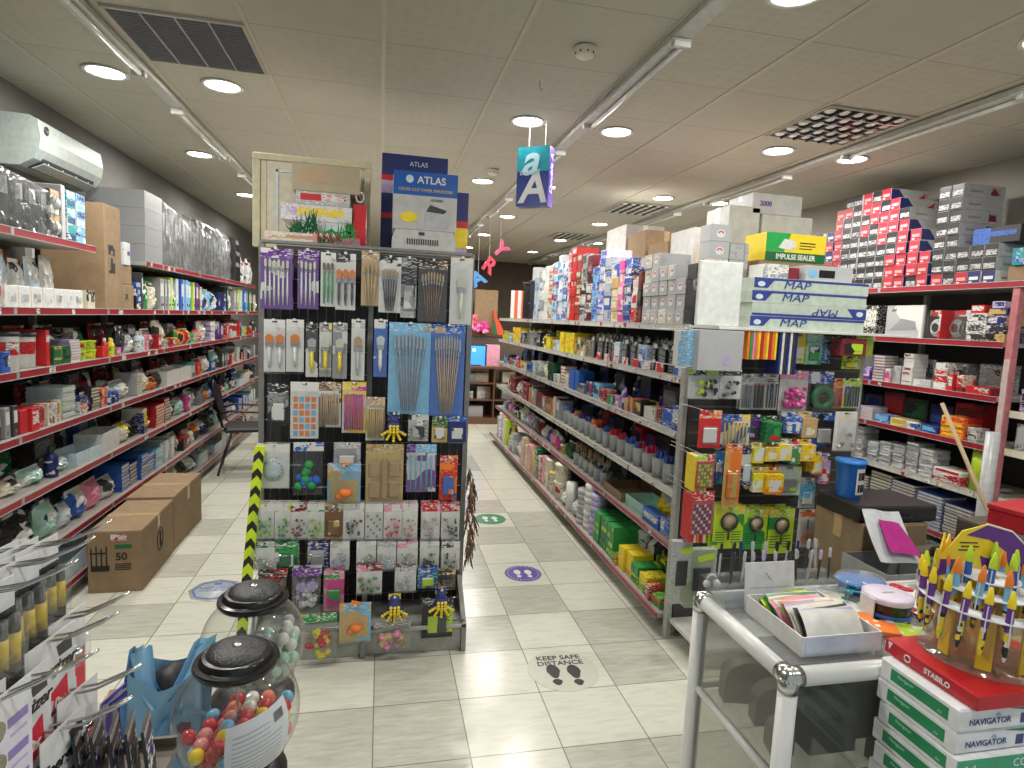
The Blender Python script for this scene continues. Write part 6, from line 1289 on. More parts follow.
# ---------------------------------------------------------------- glass display case
CX0, CX1, CY0, CY1, CZ = .975, 1.95, 1.20, 1.61, .90
dc = thing('display_case', 'glass display case with white tubular frame and chrome corners beside the paper reams', 'display case', (CX0, CY0, 0))
wf_ = plain((.74,.75,.72), .3, 0, .02, name='white enamelled tube'); r_ = .023; X_, Y_ = CX1-CX0, CY1-CY0
for x, y in ((0,0),(0,Y_),(X_,0),(X_,Y_)): link('leg', MB().tube([(x,y,.0),(x,y,CZ-2*r_)], r_, wf_, 12), dc)
for a, b in (((0,0),(0,Y_)),((X_,0),(X_,Y_)),((0,0),(X_,0)),((0,Y_),(X_,Y_))):
    d_ = Vector((b[0]-a[0], b[1]-a[1], 0)).normalized()*r_
    link('top_rail', MB().tube([(a[0]+d_.x,a[1]+d_.y,CZ-r_),(b[0]-d_.x,b[1]-d_.y,CZ-r_)], r_, wf_, 12), dc)
    link('middle_rail', MB().tube([(a[0],a[1],.60),(b[0],b[1],.60)], .012, wf_, 8), dc); link('bottom_rail', MB().tube([(a[0],a[1],.10),(b[0],b[1],.10)], .014, wf_, 8), dc)
for x, y in ((0,0),(0,Y_),(X_,0),(X_,Y_)): link('corner_cap', MB().ball((x,y,CZ-r_), r_*1.07, chrome(), 16).tube([(x,y,CZ-2.5*r_),(x,y,CZ-r_)], r_*1.06, chrome(), 14).tube([(x,y,CZ-r_),(x+(.03 if x == 0 else -.03),y,CZ-r_)], r_*1.06, chrome(), 14).tube([(x,y,CZ-r_),(x,y+(.03 if y == 0 else -.03),CZ-r_)], r_*1.06, chrome(), 14), dc, )
gls = clear((.93,.95,.94), .03, .02, name='case glass')
gr_ = clear((.72,.73,.70), .05, .03, name='smoked case glass')
link('side_pane', MB().box(-.003,.003,.02,Y_-.02,.615,CZ-2*r_, gr_), dc); link('side_pane', MB().box(-.003,.003,.02,Y_-.02,.115,.585, gr_), dc)
link('front_pane', MB().box(.02,X_-.02,-.003,.003,.615,CZ-2*r_, gr_), dc); link('front_pane', MB().box(.02,X_-.02,-.003,.003,.115,.585, gr_), dc)
link('glass_shelf', MB().box(.02,X_-.02,.02,Y_-.02,.585,.593, gls), dc); link('base_board', MB().box(.0,X_,.0,Y_,.085,.10, plain((.10,.10,.10), .5)), dc)
link('glass_top', MB().box(.01,X_-.01,.01,Y_-.01,CZ-.006,CZ+.001, clear((.85,.87,.86), .12, .04, name='worn glass top')), dc)
TOPZ = CZ+.0015
# goods inside the case
br = plain((.20,.165,.115), .6)
@tree
def wallet(w, d, h, c):
    pts = [(-w/2,0),(w/2,0)] + [(w/2*math.cos(a*PI/10)*(1 if 0 else 1), h*.55+h*.45*math.sin(a*PI/10)) for a in range(0,11)]
    return T('handbag', MB().prism(pts, -d/2, d/2, plain(c, .5)), [T('flap', MB().prism([(p[0]*.96, p[1]) for p in pts[2:]], -d/2-.004, -d/2-.0005, plain(tuple(x*.8 for x in rgb(c)), .5)))])
for i, (x, y, z, w, h, lb) in enumerate([(.09,.33,.594,.14,.13,'brown rounded bag at the back inside the glass case'),(.12,.22,.594,.14,.12,'grey-brown rounded bag in the middle inside the glass case'),(.055,.12,.594,.06,.08,'small brown pouch near the side pane inside the glass case')]):
    put(wallet(w, .05, h, (.25,.215,.16)), (CX0+x+.03, CY0+y, z), -.25, lb, 'bag', 'goods inside the glass case')
for i, (x, y, z, w, d, h, c, lb) in enumerate([(.25,.33,.594,.16,.12,.16,'black','black box standing at the back of the glass case'),(.22,.14,.594,.14,.12,.10,'charcoal','charcoal box on the glass shelf near the front corner'),(.40,.22,.594,.14,.20,.14,'black','tall black box in the middle of the glass shelf'),(.60,.20,.594,.2,.2,.12,'brown','dark brown box on the glass shelf behind the front pane'),
    (.20,.20,.101,.22,.2,.12,'charcoal','charcoal box on the base board of the glass case'),(.5,.22,.101,.26,.2,.2,'black','black box on the base board of the glass case')]):
    put(pbox(w, d, h, c, c, c, .3), (CX0+x, CY0+y, z), .0, lb, 'box', 'boxes inside the glass case', name='case_box')
yb = at(800, 750, 1, 1.28); put(T('pouch', MB().box(-.11,.11,-.03,.03,0,.30, plain((.66,.36,.02), .7), .02), [T('zip', MB().box(-.1,.1,-.0315,-.03,.24,.25, plain('charcoal', .4)))]), (1.17, 1.30, .101), 0, 'mustard yellow pouch standing low inside the glass case', 'pouch')
# tray of envelopes
p0, p1, p2 = at(747,594,2,.955), at(801,636,2,.955), at(881,632,2,.955)
tw_, td_ = .232, .236; tz = TOPZ
tr = put(T('shallow_box', MB().box(-tw_/2,tw_/2,-td_/2,td_/2,0,.003,plain('silver',.5)).box(-tw_/2,tw_/2,-td_/2,-td_/2+.003,.003,.052,plain((.62,.64,.68),.4)).box(-tw_/2,tw_/2,td_/2-.003,td_/2,.003,.052,plain('white',.5)).box(-tw_/2,-tw_/2+.003,-td_/2+.003,td_/2-.003,.003,.052,plain('white',.5)).box(tw_/2-.003,tw_/2,-td_/2+.003,td_/2-.003,.003,.052,plain('white',.5)), [T('clear_panel', MB().box(-tw_/2+.01,tw_/2-.07,-td_/2-.001,-td_/2-.0002,.006,.048, plain((.55,.60,.72), .15)))]), (1.148, 1.354, tz), .0, 'white shallow box full of loose coloured envelopes on the glass case', 'tray')
ec_ = ['white','lilac','white','charcoal','cream','white','lilac','tan','pink','tan','cream','pink','tan','cream','green','mint','green','lime','pink','maroon']
for i, c in enumerate(ec_):
    y0 = -td_/2+.02+i*.0092; a = math.radians(66-i*1.3)
    def sh_(u, v, i=i, y0=y0, a=a):
        s = v*.115; bend = .4*v; return ((u-.5)*.165+.012+.006*math.sin(i), y0+s*math.cos(a-bend*.6)*.75, .006+s*math.sin(a-bend)*.95+.004*math.sin(u*4+i))
    m = MB().grid(sh_, 5, 5, plain(c, .5)); 
    b_ = MB(); b_.v = [(x, y+.0012, z) for x, y, z in m.v]; b_.f = [f[::-1] for f in m.f]; b_.m = m.m; b_.sm = m.sm; b_.mats = m.mats
    m.add(b_.v, b_.f, plain(c, .5), True)
    put(T('envelope', m), (1.148, 1.354, tz), R.uniform(-.10,.10), f"{name_word(c)} paper envelope, {od(i)} from the near side of the shallow white box", 'envelope', 'envelopes in the shallow box')
# pen stand with card
ps_ = thing('pen_stand', 'clear stepped acrylic pen stand at the back of the glass case top', 'pen stand', (1.18, 1.545, TOPZ))
ac = clear((.93,.95,.96), .10, .05)
for i in range(3): link('step', MB().box(-.20,.20,-.045+.034*i,-.018+.034*i,0,.03+.018*i, ac), ps_)
link('end_wall', MB().box(-.203,-.2005,-.05,.055,0,.06, ac), ps_); link('end_wall', MB().box(.2005,.203,-.05,.055,0,.06, ac), ps_)
for i in range(20):
    c = ['black','charcoal','black','silver','navy','silver','silver','lilac','silver','silver'][i % 10]; rw = i % 2
    put(pen(.10, 'charcoal' if i % 3 else 'silver', c, .0036), (1.005+.0185*i, 1.566-.034*rw+.012, TOPZ+(.067 if not rw else .049)), 0, f"silver pen with a {name_word(c)} cap in the acrylic stand, {od(i)} from the white card side", 'pen', 'pens in the acrylic stand', rot=(-.08,.0,R.uniform(0,6)))
cd = put(T('sign_card', MB().box(-.08,.08,-.0015,.0015,0,.135, plain((.72,.73,.78), .3)), [T('printed_stripes', MB().box(-.065,.065,-.0019,-.0015,.06,.063, plain('silver', .4)))]+[T('slot', MB().box(-.066+.028*i,-.054+.028*i,-.0021,-.0015,.004,.04, plain('white', .3), .0003)) for i in range(5)]), (1.118, 1.485, TOPZ), 0, 'blank pale plastic card standing before the pens on the glass case', 'card', rot=(-.12,0,0))
link('pen_outline', MB().tube([(-.012,-.003,.105),(.004,-.003,.085)], .0025, plain('white', .3), 5), cd)
# scissors and small packs
@tree
def shears(c, l=.15):
    b = MB().prism([(-.006,0),(.008,0),(.002,l*.5)], .002, .0035, chrome(), 'z').prism([(-.010,.004),(.004,0),(-.006,l*.5)], .004, .0055, chrome(), 'z')
    k = []
    for s in (-1, 1):
        k.append(T('handle', MB().tube([(s*.016+.014*math.cos(a*PI/6), -.04+.02*math.sin(a*PI/6), .006) for a in range(12)], .0042, plain(c, .35), 6, True).tube([(s*.008,-.022,.006),(s*.002,0,.005)], .0045, plain(c, .35), 6)))
    return T('scissors', b, k)
for i, (x, y, c, rz, zz) in enumerate([(1.40,1.50,'teal',2.3,.02),(1.44,1.46,'teal',2.0,.035),(1.50,1.53,'red',1.9,.02),(1.54,1.49,'red',1.7,.035)]):
    put(shears(c), (x, y, TOPZ+zz), 0, f"{c}-handled scissors lying among small packs on the glass case, {'upper' if zz > .03 else 'lower'} of its pair", 'scissors', 'scissors on the glass case', rot=(.15,.1,rz))
for i, (x, y, c, c2, rz) in enumerate([(1.36,1.42,'orange','white',.4),(1.33,1.52,'cream','green',.9),(1.42,1.40,'lime','orange',-.3),(1.47,1.44,'orange','lime',.6),(1.55,1.42,'cream','maroon',.2),(1.36,1.345,'orange','cream',-.5),(1.40,1.31,'lime','white',.9),(1.62,1.50,'white','maroon',.3)]):
    put(pbox(.085,.11,.012,c,c2,'white',0), (x, y, TOPZ+.001*(i % 3)), rz, f"small flat {name_word(c)} and {name_word(c2)} pack lying beside the scissors, {od(i)} in the scatter", 'pack', 'small flat packs beside the scissors', name='small_pack')
put(T('clear_tub', MB().lathe([(.05,0),(.06,.03),(.064,.032),(.06,.036),(.05,.038)], plain((.03,.20,.52), .15), n=20, sx=1.25), [T('lid', MB().lathe([(.064,.038),(.06,.044),(.001,.046)], clear((.8,.9,.97), .15), n=20, cap=False, sx=1.25))]), (1.50, 1.60, TOPZ), 0, 'blue oval tub with a clear lid behind the scissors', 'tub').location = (1.49, 1.56, TOPZ+.001)
tn = thing('round_tin', 'short round tin with a pale lilac lid behind the red display box', 'tin', (1.435, 1.40, TOPZ)); 
link('body', MB().lathe([(.058,0),(.062,.002),(.062,.062)], plain('black', .2), n=28), tn); link('lid', MB().lathe([(.066,.055),(.066,.068),(.058,.071),(.001,.071)], plain((.62,.56,.68), .35), n=28, cap=False), tn); link('blue_band', MB().lathe([(.0627,.008),(.0627,.026)], plain('blue', .3), n=28, cap=False), tn)
link('slot_mark', MB().box(-.02,.02,-.004,.004,.0712,.0718, plain('grey', .4)), tn); link('label', MB().cbox((-.066,0,.035), (.004,.05,.06), plain('white', .5)), tn)
# ---------------------------------------------------------------- reams, red box, pen carousel
RX, RY = 1.203, .962
stl = thing('side_stool', 'dark brown wooden stool carrying the pile of paper reams', 'stool', (RX+.17, RY+.105, 0))
bw = plain((.07,.045,.03), .5); link('seat', MB().box(-.18,.18,-.115,.085,.585,.615, bw, .004), stl)
for a in (-1,1):
    for b in (-1,1): link('leg', MB().box(a*.15-.018,a*.15+.018,b*.08-.033,b*.08+.003,0,.584, bw, .003), stl)
gn = plain((.02,.26,.10), .4); wtx = plain((.78,.79,.80), .45); nv = plain((.04,.06,.22), .4)
def ream(z, dx, dy, kind, lb):
    o = thing('paper_ream', lb, 'paper ream', (RX+.1485+dx, RY+.105+dy, z), R.uniform(-.01,.01), 'paper reams in the pile')
    W_, D_, H_ = .297, .21, .0515
    link('wrapper', MB().box(-W_/2,W_/2,-D_/2,D_/2,0,H_, wtx if kind != 'g' else wtx, .004), o)
    s = MB().box(-W_/2-.0008,-W_/2,-D_*.38,D_*.34,.012,.040, gn); link('side_label', s, o)
    l_ = link('lettering', text('Navigator', .011, plain('mint', .4), .0003), o); l_.matrix_local = Matrix.Translation((-W_/2-.0012, .03, .031)) @ Matrix.Rotation(-PI/2, 4, 'Z')
    l_ = link('lettering', text('A4', .009, plain('mint', .4), .0003), o); l_.matrix_local = Matrix.Translation((-W_/2-.0012, -.06, .020)) @ Matrix.Rotation(-PI/2, 4, 'Z')
    if kind == 'n':
        link('lettering', text('NAVIGATOR', .019, nv, .0003, 0, .01), o, (-.068, -D_/2-.0008, .021)); link('emblem', MB().prism([(-.056,.032),(-.048,.04),(-.040,.032)], -D_/2-.0008, -D_/2, plain('sky', .4)), o)
        link('green_leaf_print', MB().prism([(-.02,.046),(.14,.046),(.14,.034),(.06,.036),(.02,.040)], -D_/2-.0008, -D_/2, gn), o)
        link('dark_badges', MB().box(.012,.032,-D_/2-.0008,-D_/2,.010,.032, nv).box(.036,.056,-D_/2-.0008,-D_/2,.010,.032, nv).box(.060,.08,-D_/2-.0008,-D_/2,.010,.032, nv), o)
    else:
        link('green_face', MB().box(-W_/2+.001,W_/2-.001,-D_/2-.0008,-D_/2,.003,.048, plain((.03,.36,.18), .35)), o)
        link('lettering', text('A4', .032, plain('ice', .4), .0003, 0, .02), o, (-.118, -D_/2-.0015, .023)); link('lettering', text('COPY', .026, plain('ice', .4), .0003, 0, .01), o, (.03, -D_/2-.0015, .030)); link('leaf_print', MB().prism([(-.06,.003),(-.02,.014),(.0,.004)], -D_/2-.0014, -D_/2-.0008, plain('white', .4)), o)
    return o
for i, (k, lb) in enumerate([('n','white paper ream with green side label, bottom of the pile'),('g','ream with a green front, second from the bottom of the pile'),('n','white ream lettered in navy, third from the bottom of the pile'),('g','ream with a green A4 front, third from the top of the pile'),('n','white ream lettered in navy, second from the top of the pile'),('n','white ream lettered in navy, topmost under the red box')]):
    ream(.6155+.0525*i, .0, [.004,-.006,.003,-.008,.004,.0][i], k, lb)
ZR = .6155+.0525*6+.0005
rd = plain((.50,.012,.02), .35)
rbx = thing('red_display_box', 'flat red display box with white lettering on top of the paper reams', 'box', (RX+.165, RY+.115, ZR))
link('base', MB().box(-.138,.19,-.125,.115,0,.034, rd, .002), rbx); link('lettering', text('STABILO', .017, wtx, .0003, 0, .03), rbx).matrix_local = Matrix.Translation((-.1395, -.03, .016)) @ Matrix.Rotation(-PI/2, 4, 'Z')
link('emblem', MB().tube([(-.1392, .048+.008*math.cos(a*PI/6), .017+.008*math.sin(a*PI/6)) for a in range(12)], .0016, wtx, 5, True), rbx); link('pale_mark', MB().prism([(.10,.012),(.104,.03),(.092,.03)], -.1392, -.1382, wtx, 'x'), rbx)
ZB = ZR+.0345
KX, KY = 1.395, 1.09
pcs = thing('pen_carousel', 'yellow and purple tiered round pen display on the red box', 'display stand', (KX, KY, ZB))
cl_ = clear((.96,.90,.70), .08, .08)
yl = plain((.82,.60,.03), .35, 0, .03); pu = plain((.12,.03,.22), .35)
link('base_disc', MB().lathe([(.001,0),(.125,0),(.125,.004),(.001,.005)], cl_, n=30, cap=False), pcs)
TIERS = [(.128,.135),(.082,.165),(.048,.190)]
for i, (r, z) in enumerate(TIERS):
    link('tier_ring', MB().lathe([(r-.030,z),(r+.010,z),(r+.010,z+.003),(r-.030,z+.004),(r-.030,z)], wtx, n=36, cap=False), pcs)
    link('clear_wall', MB().lathe([(r-.034,.005),(r-.032,z-.001)], cl_, n=30, cap=False), pcs)
for a in range(7):
    an = a*2*PI/7+.3; link('strut', MB().cbox((.092*math.cos(an), .092*math.sin(an), .069), (.004,.03,.126), yl, 0, ('Z', an)), pcs)
bd = MB().prism([(-.095,.165),(-.11,.12),(-.10,.06),(.12,.06),(.135,.13),(.125,.20),(.085,.235),(.02,.252),(-.04,.235),(-.065,.20)], -.0015, .0015, yl)
o = link('backdrop', bd, pcs, (.005,.045,.05), -.15)
link('purple_print', MB().prism([(.02,.25),(-.03,.225),(.03,.215),(.07,.19),(.10,.12),(.095,.07),(.119,.07),(.133,.13),(.124,.199),(.084,.234)], -.0024, -.0016, pu).prism([(-.095,.165),(-.11,.12),(-.06,.13),(-.05,.165)], -.0024, -.0016, pu).prism([(.01,.175),(.06,.16),(.05,.13),(.02,.145)], -.0024, -.0016, pu), o)
link('printed_text', MB().box(-.045,.0,-.0024,-.0016,.205,.208, plain('charcoal', .4)).box(-.04,.005,-.0024,-.0016,.196,.199, plain('charcoal', .4)).box(-.045,-.005,-.0024,-.0016,.187,.190, plain('charcoal', .4)), o)
o2 = link('second_backdrop', MB().prism([(-.07,.05),(.08,.05),(.085,.17),(.05,.21),(.02,.19),(-.01,.225),(-.04,.19),(-.08,.20),(-.06,.15)], -.0015, .0015, yl), pcs, (-.055,.075,.05), .55)
link('purple_print', MB().prism([(-.06,.08),(-.01,.10),(-.02,.15),(-.055,.14)], -.0024, -.0016, pu).prism([(.0,.14),(.06,.12),(.08,.165),(.05,.18)], -.0024, -.0016, pu), o2)
link('white_edge', MB().tube([(.02,0,.253),(.085,0,.236),(.127,0,.20),(.137,0,.13),(.122,0,.06)], .0022, wtx, 6), pcs, (.005,.045,.05), -.15)
@tree
def grippen(c, cap):
    m = MB().lathe([(.001,-.075),(.003,-.068),(.0062,-.05),(.0062,-.005)], printed('yellow','lime','black','white', scale=90), n=10).lathe([(.0072,-.005),(.0078,.018),(.007,.05)], plain(c, .35), n=10)
    return T('roller_pen', m, [T('pen_cap', MB().lathe([(.0082,.048),(.0075,.062),(.003,.084),(.001,.086)], plain(cap, .35), n=10)), T('clip', MB().box(-.0012,.0012,-.0105,-.0085,-.03,.045, plain('white', .3)))])
k = 0
for ti, (r, z) in enumerate(TIERS):
    n = (20, 10, 6)[ti]
    for i in range(n):
        a = 2*PI*i/n - PI/2 + (.15 if ti else .05); x, y = r*math.cos(a), r*math.sin(a)
        if ti == 0: c, cp = ('purple','lime') if math.cos(a) < .25 else ('blue','lime')
        elif ti == 1: c, cp = ('sky','orange')
        else: c, cp = ('blue','lime')
        if ti == 0 and math.cos(a) < -.4: cp = 'yellow'
        put(grippen(c, cp), (KX+x, KY+y, ZB+z-.012), 0, f"{name_word(c)} roller pen with {name_word(cp)} cap, {['bottom','middle','top'][ti]} tier of the round pen display, {od(i)} round from the front", 'pen', 'pens in the round display', rot=(.06*math.sin(a),-.06*math.cos(a),a+PI/2), name='roller_pen')
# ---------------------------------------------------------------- packing table with cartons beyond the case
tb_ = thing('packing_table', 'low dark table between the glass case and the right shelving, heaped with cartons', 'table', (2.45, 2.20, 0)); dk = plain((.10,.08,.06), .5)
link('table_top', MB().box(-.50,.62,-.32,.32,.50,.52, dk, .003), tb_)
for a in (-1,1):
    for b in (-1,1): link('leg', MB().box(.06+a*.53-.02,.06+a*.53+.02,b*.28-.02,b*.28+.02,0,.499, dk, .002), tb_)
o = put(carton(.34,.30,.36,(.26,.19,.11),'tan'), (2.24, 2.33, .521), 0, 'brown carton with a dark print under the black case, beyond the glass case', 'box'); link('dark_print', MB().box(-.09,-.03,-.1708,-.17,.10,.22, plain('brown', .6)), o)
bc = put(T('flat_case', MB().box(-.20,.20,-.14,.14,.004,.075, plain((.022,.022,.025), .3), .008), [T('handle', MB().tube([(-.06,-.141,.03),(-.05,-.16,.03),(.05,-.16,.03),(.06,-.141,.03)], .006, plain('black', .4), 8)), T('latch', MB().box(-.14,-.11,-.143,-.1402,.03,.05, chrome(), .001)), T('foot', MB().box(-.19,-.17,-.12,-.10,0,.0035, plain('black', .5)))]), (2.26, 2.33, .8825), -.05, 'large flat black case lying on the brown carton', 'case')
cxb, wb_, ztb, zbb = rect(832,452,864,495,2.50)
bk_ = thing('bucket', 'blue plastic bucket with a white picture label standing on the black case', 'bucket', (2.135, 2.36, .9585)); hb = .17; rb_ = .062
link('bucket_body', MB().lathe([(rb_*.80,0),(rb_*.82,.003),(rb_*.98,hb*.92),(rb_*1.06,hb*.93),(rb_*1.06,hb),(rb_*.97,hb)], plain((.02,.17,.60), .3), n=24), bk_); link('rim', MB().lathe([(rb_*1.09,hb*.95),(rb_*1.09,hb*1.01),(rb_*.9,hb*1.02)], plain((.03,.22,.66), .3), n=24, cap=False), bk_)
link('label', MB().grid(lambda u, v: (rb_*.965*math.sin(-.25+u*.9), -rb_*.965*math.cos(-.25+u*.9), .02+v*.12), 6, 2, plain('white', .5)), bk_)
lm = MB()
for i in range(3):
    for j in range(2):
        an = -.02+.22*i; lm.cbox((rb_*.975*math.sin(an), -rb_*.975*math.cos(an), .05+.055*j), (.009,.003,.035), plain('black', .5), 0, ('Z', an))
link('label_picture', lm, bk_)
put(tray(.30,.24,.26,'grey'), (2.09, 2.02, .521), 0, 'grey open crate below the pink pack on the low table', 'crate', name='open_crate')
pk = at(890,533,1,2.02); o = thing('pink_pack', 'magenta pack in a clear white-edged bag leaning before the black case', 'pack', (pk.x+.02, 1.965, .80)); 
link('plastic_bag', MB().grid(lambda u, v: ((u-.5)*.25*(1-.1*v)+.05*v, .04*v+.007*math.sin(7*u+3*v), v*.25+.02*(u-.5)), 8, 8, plain((.56,.58,.60), .3)), o); link('contents', MB().grid(lambda u, v: ((u-.5)*.17*(1-.25*v)+.01+.03*v, .04*v-.024+.003*math.sin(9*u+5*v), .03+v*.16+0*v), 7, 7, plain((.42,.02,.22), .4)), o); link('lettering', text('THREAD', .014, plain('maroon', .4), .0004), o, (.02, -.012, .06)); o.rotation_euler = (-.7,.2,.1)
put(carton(.34,.34,.34,(.10,.08,.06),'brown'), (2.88, 2.14, .521), 0, 'dark brown carton under the red box, next to the wooden pole', 'box')
rr_ = put(T('gift_box', MB().box(-.16,.16,-.13,.13,0,.075, plain((.46,.02,.03), .4), .003), [T('lid', MB().box(-.165,.165,-.135,.135,.076,.10, plain((.50,.025,.035), .4), .003)), T('star_print', MB().prism([(-.06+(.028 if k % 2 == 0 else .012)*math.cos(k*PI/5+PI/2), .045+(.028 if k % 2 == 0 else .012)*math.sin(k*PI/5+PI/2)) for k in range(10)], -.1312, -.1302, plain('cream', .4)))]), (2.93, 2.10, .8625), .2, 'red box with a pale star on the dark brown carton', 'box')
for i, (x, y) in enumerate([(2.36,2.04),(2.49,2.06)]):
    o = put(T('round_case', MB().lathe([(.001,0),(.055,0),(.058,.02),(.05,.032),(.001,.034)], plain('black', .15), n=24, cap=False)), (x, y, .783 if i == 0 else .783), 0, f"glossy black round case, {'first' if i == 0 else 'second'} of two beside the pink pack", 'case', 'glossy black round cases')
put(carton(.30,.20,.26,(.12,.10,.08),'brown'), (2.42, 2.08, .521), 0, 'small dark carton carrying the glossy round cases', 'box')
for i in range(5):
    put(bottle(.020,.12,'ice','white' if i < 4 else 'pink','grey'), (2.16+.045*(i % 3), 1.945+.05*(i//3), .521+.001), 0, f"small clear bottle with a {'white' if i < 4 else 'pink'} cap on the low table, {od(i)} of the cluster", 'bottle', 'small bottles on the low table', name='small_bottle').location = (2.30+.045*(i % 3), 1.99+.046*(i//3)-.03, .521+.295 if False else .522)
pp = MB().tube([at(942,403,1,2.95), at(942,403,1,2.95)+(at(986,507,1,2.72)-at(942,403,1,2.95))*2.52], .011, plain((.52,.38,.22), .6), 8)
tag(link('wooden_pole', pp), 'bare wooden broom pole leaning by the right shelving', 'pole')
put(roll(.036,1.18,'silver',.3), (3.47, 2.80, 0), 0, 'tall white paper roll standing on the floor beside the pink end post', 'roll', name='paper_roll')
put(bag(.26,.22,.16,'white','silver',11,False), (3.86, 2.66, .758), RG, 'white plastic bag on the short shelf next to the paper roll', 'bag', name='plastic_bag')
for rI, z in enumerate([1.66,1.52]):
    for j in range(4): put(pack(.11,.13,'fluff' if rI else 'flat',('pink','lilac','lime','sky')[(j+rI) % 4],('magenta','white','yellow','red')[j],('purple','pink','sky','gold')[(j+2*rI) % 4],3,True), (QX+.12, 2.42+.128*j, z), RG, f"small bright craft card, {'upper' if rI == 0 else 'lower'} row of the short right rack, {od(j)} across", 'card', 'bright cards on the short right rack', name='craft_card')
for rI, z in enumerate([1.2925,1.0625]):
    for j in range(4): put(pbox(.11,.08,.14 if rI == 0 else .16,('silver','maroon','white','lilac')[(j+rI) % 4],('white','charcoal','red','grey')[j],'black',.6), (QX+.09, 2.43+.125*j, z), RG, f"small printed carton on the {'upper' if rI == 0 else 'middle'} shelf of the short right rack, {od(j)} across", 'carton', 'cartons on the short right rack', name='small_carton')
# ---------------------------------------------------------------- sweet globes
gl = clear((.93,.94,.92), .035, .03, name='globe glass')
def globe(x, y, z, r, label, cols, n, ranges):
    t = thing('gumball_globe', label, 'gumball machine', (x, y, 0)); bk = plain('black', .35)
    pr = [(r*math.sin(PI*i/24), -r*math.cos(PI*i/24)) for i in range(3, 21)]
    link('glass_globe', MB().lathe([(a, b+z) for a, b in pr], gl, n=40, cap=False), t)
    q = z+r*.86; hm = plain((.03,.03,.033), .35, 0, .5, .8, 160, name='hammered black lid')
    ld_ = MB(); gb_ = plain((.012,.012,.013), .22, 0, .1, name='glossy black plastic')
    for pr_, mm_ in (([(r*.50,q-.006),(r*.64,q-.004),(r*.675,q+.006),(r*.66,q+.014)], gb_), ([(r*.66,q+.014),(r*.58,q+.017)], gb_), ([(r*.58,q+.017),(r*.565,q+.026),(r*.53,q+.031)], gb_), ([(r*.53,q+.031),(r*.47,q+.032)], gb_), ([(r*.47,q+.032),(r*.44,q+.040),(r*.30,q+.047),(.001,q+.050)], hm)): ld_.lathe(pr_, mm_, n=44, cap=False)
    link('lid', ld_, t)
    link('lock', MB().lathe([(.001,.004),(.011,.004),(.012,0)], chrome(), (0,0,q+.049), 16, False), t)
    link('base', MB().lathe([(r*.80,z-r*1.25),(r*.80,z-r*1.12),(r*.55,z-r*.93),(r*.40,z-r*.915),(.001,z-r*.91)], bk, n=28), t)
    link('housing', MB().box(-r*.62,r*.62,-r*.62,r*.62,z-r*2.4,z-r*1.26, plain('maroon', .3), .01), t); link('coin_wheel', MB().lathe([(.001,.02),(.022,.02),(.026,0)], chrome(), (0,0,0), 16, False), t).matrix_local = Matrix.Translation((0,-r*.62,z-r*1.7)) @ Matrix.Rotation(PI/2, 4, 'X')
    link('pole', MB().tube([(0,0,.03),(0,0,z-r*2.41)], .02, bk, 12), t); link('foot', MB().lathe([(.001,.03),(.10,.025),(.115,.012),(.115,0)], bk, n=28), t)
    link('centre_rod', MB().tube([(0,0,z-r*.9),(0,0,q)], .0035, chrome(), 6), t)
    br_ = .0185; pts = []; rr = random.Random(3); k = 0
    for zl in range(7):
        zz = z-r*.90+br_+zl*br_*1.62
        for i in range(-5, 6):
            for j in range(-5, 6):
                px = (i+.5*(zl % 2))*br_*2.02+rr.uniform(-.001,.001); py = (j+.5*(zl % 2))*br_*2.02+rr.uniform(-.001,.001)
                d = math.sqrt(px*px+py*py+(zz-z)**2)
                if d < r-br_-.003 and px*px+py*py > (br_+.004)**2 and ranges(px, py, zz-z): pts.append((px, py, zz))
    pts.sort(key=lambda p: (p[1]-p[2]*.6))
    for k, p in enumerate(pts[:n]):
        c = cols[rr.randrange(len(cols))]
        tag(link('gumball', BALL(c), None, (x+p[0], y+p[1], p[2])), f"{gn_(c)} gumball inside the {'front' if n > 60 else 'rear'} glass globe", 'gumball', f"{gn_(c)} gumballs in the {'front' if n > 60 else 'rear'} globe")
    return t
_b = {}
def gn_(c): return name_word(c) if isinstance(c, str) else 'deep red' if c[0] < .65 else 'salmon pink' if c[1] > .25 else 'orange red' if c[1] > .15 else 'warm red'
def BALL(c):
    if c not in _b: _b[c] = MB().ball((0,0,0), .0185, plain(c, .18, 0, .04), 14).mesh('gumball')
    return _b[c]
GF_ = globe(-.333, 1.535, .690, .150, 'glass sweet globe with mixed gumballs and a paper notice, black lid, in front', [(.62,.06,.06),(.70,.12,.10),'red',(.75,.20,.12),(.75,.30,.30),'white','lime','yellow',(.62,.06,.06),'sky',(.75,.30,.30),'white'], 110, lambda a, b, c: c < -.02+.25*(a+.0))
globe(-.358, 1.865, .695, .150, 'second glass globe with pale sweets, standing behind the mixed one', ['white','silver','white','mint','cream'], 45, lambda a, b, c: a > -.01 and c < -.0+.4*a)
nt_ = link('paper_notice', MB().grid(lambda u, v: (lambda th, ph: (.1512*math.cos(ph)*math.sin(th), -.1512*math.cos(ph)*math.cos(th), .690+.1512*math.sin(ph)))(.0+u*1.05+.05*v, -.72+v*1.08+.16*u), 12, 10, plain((.66,.69,.72), .45, 0, .03)), GF_)
tl = MB()
for i in range(11):
    v = .12+.07*i
    def ln(u, w_, v=v):
        th = .0+u*1.05+.05*v; ph = -.72+v*1.08+.16*u; return (.1519*math.cos(ph)*math.sin(th), -.1519*math.cos(ph)*math.cos(th), .690+.1519*math.sin(ph)+w_)
    tl.grid(lambda a, b, ln=ln: ln(.1+a*(.55 if i > 7 else .75), b*.0016), 10, 1, plain('grey', .5))
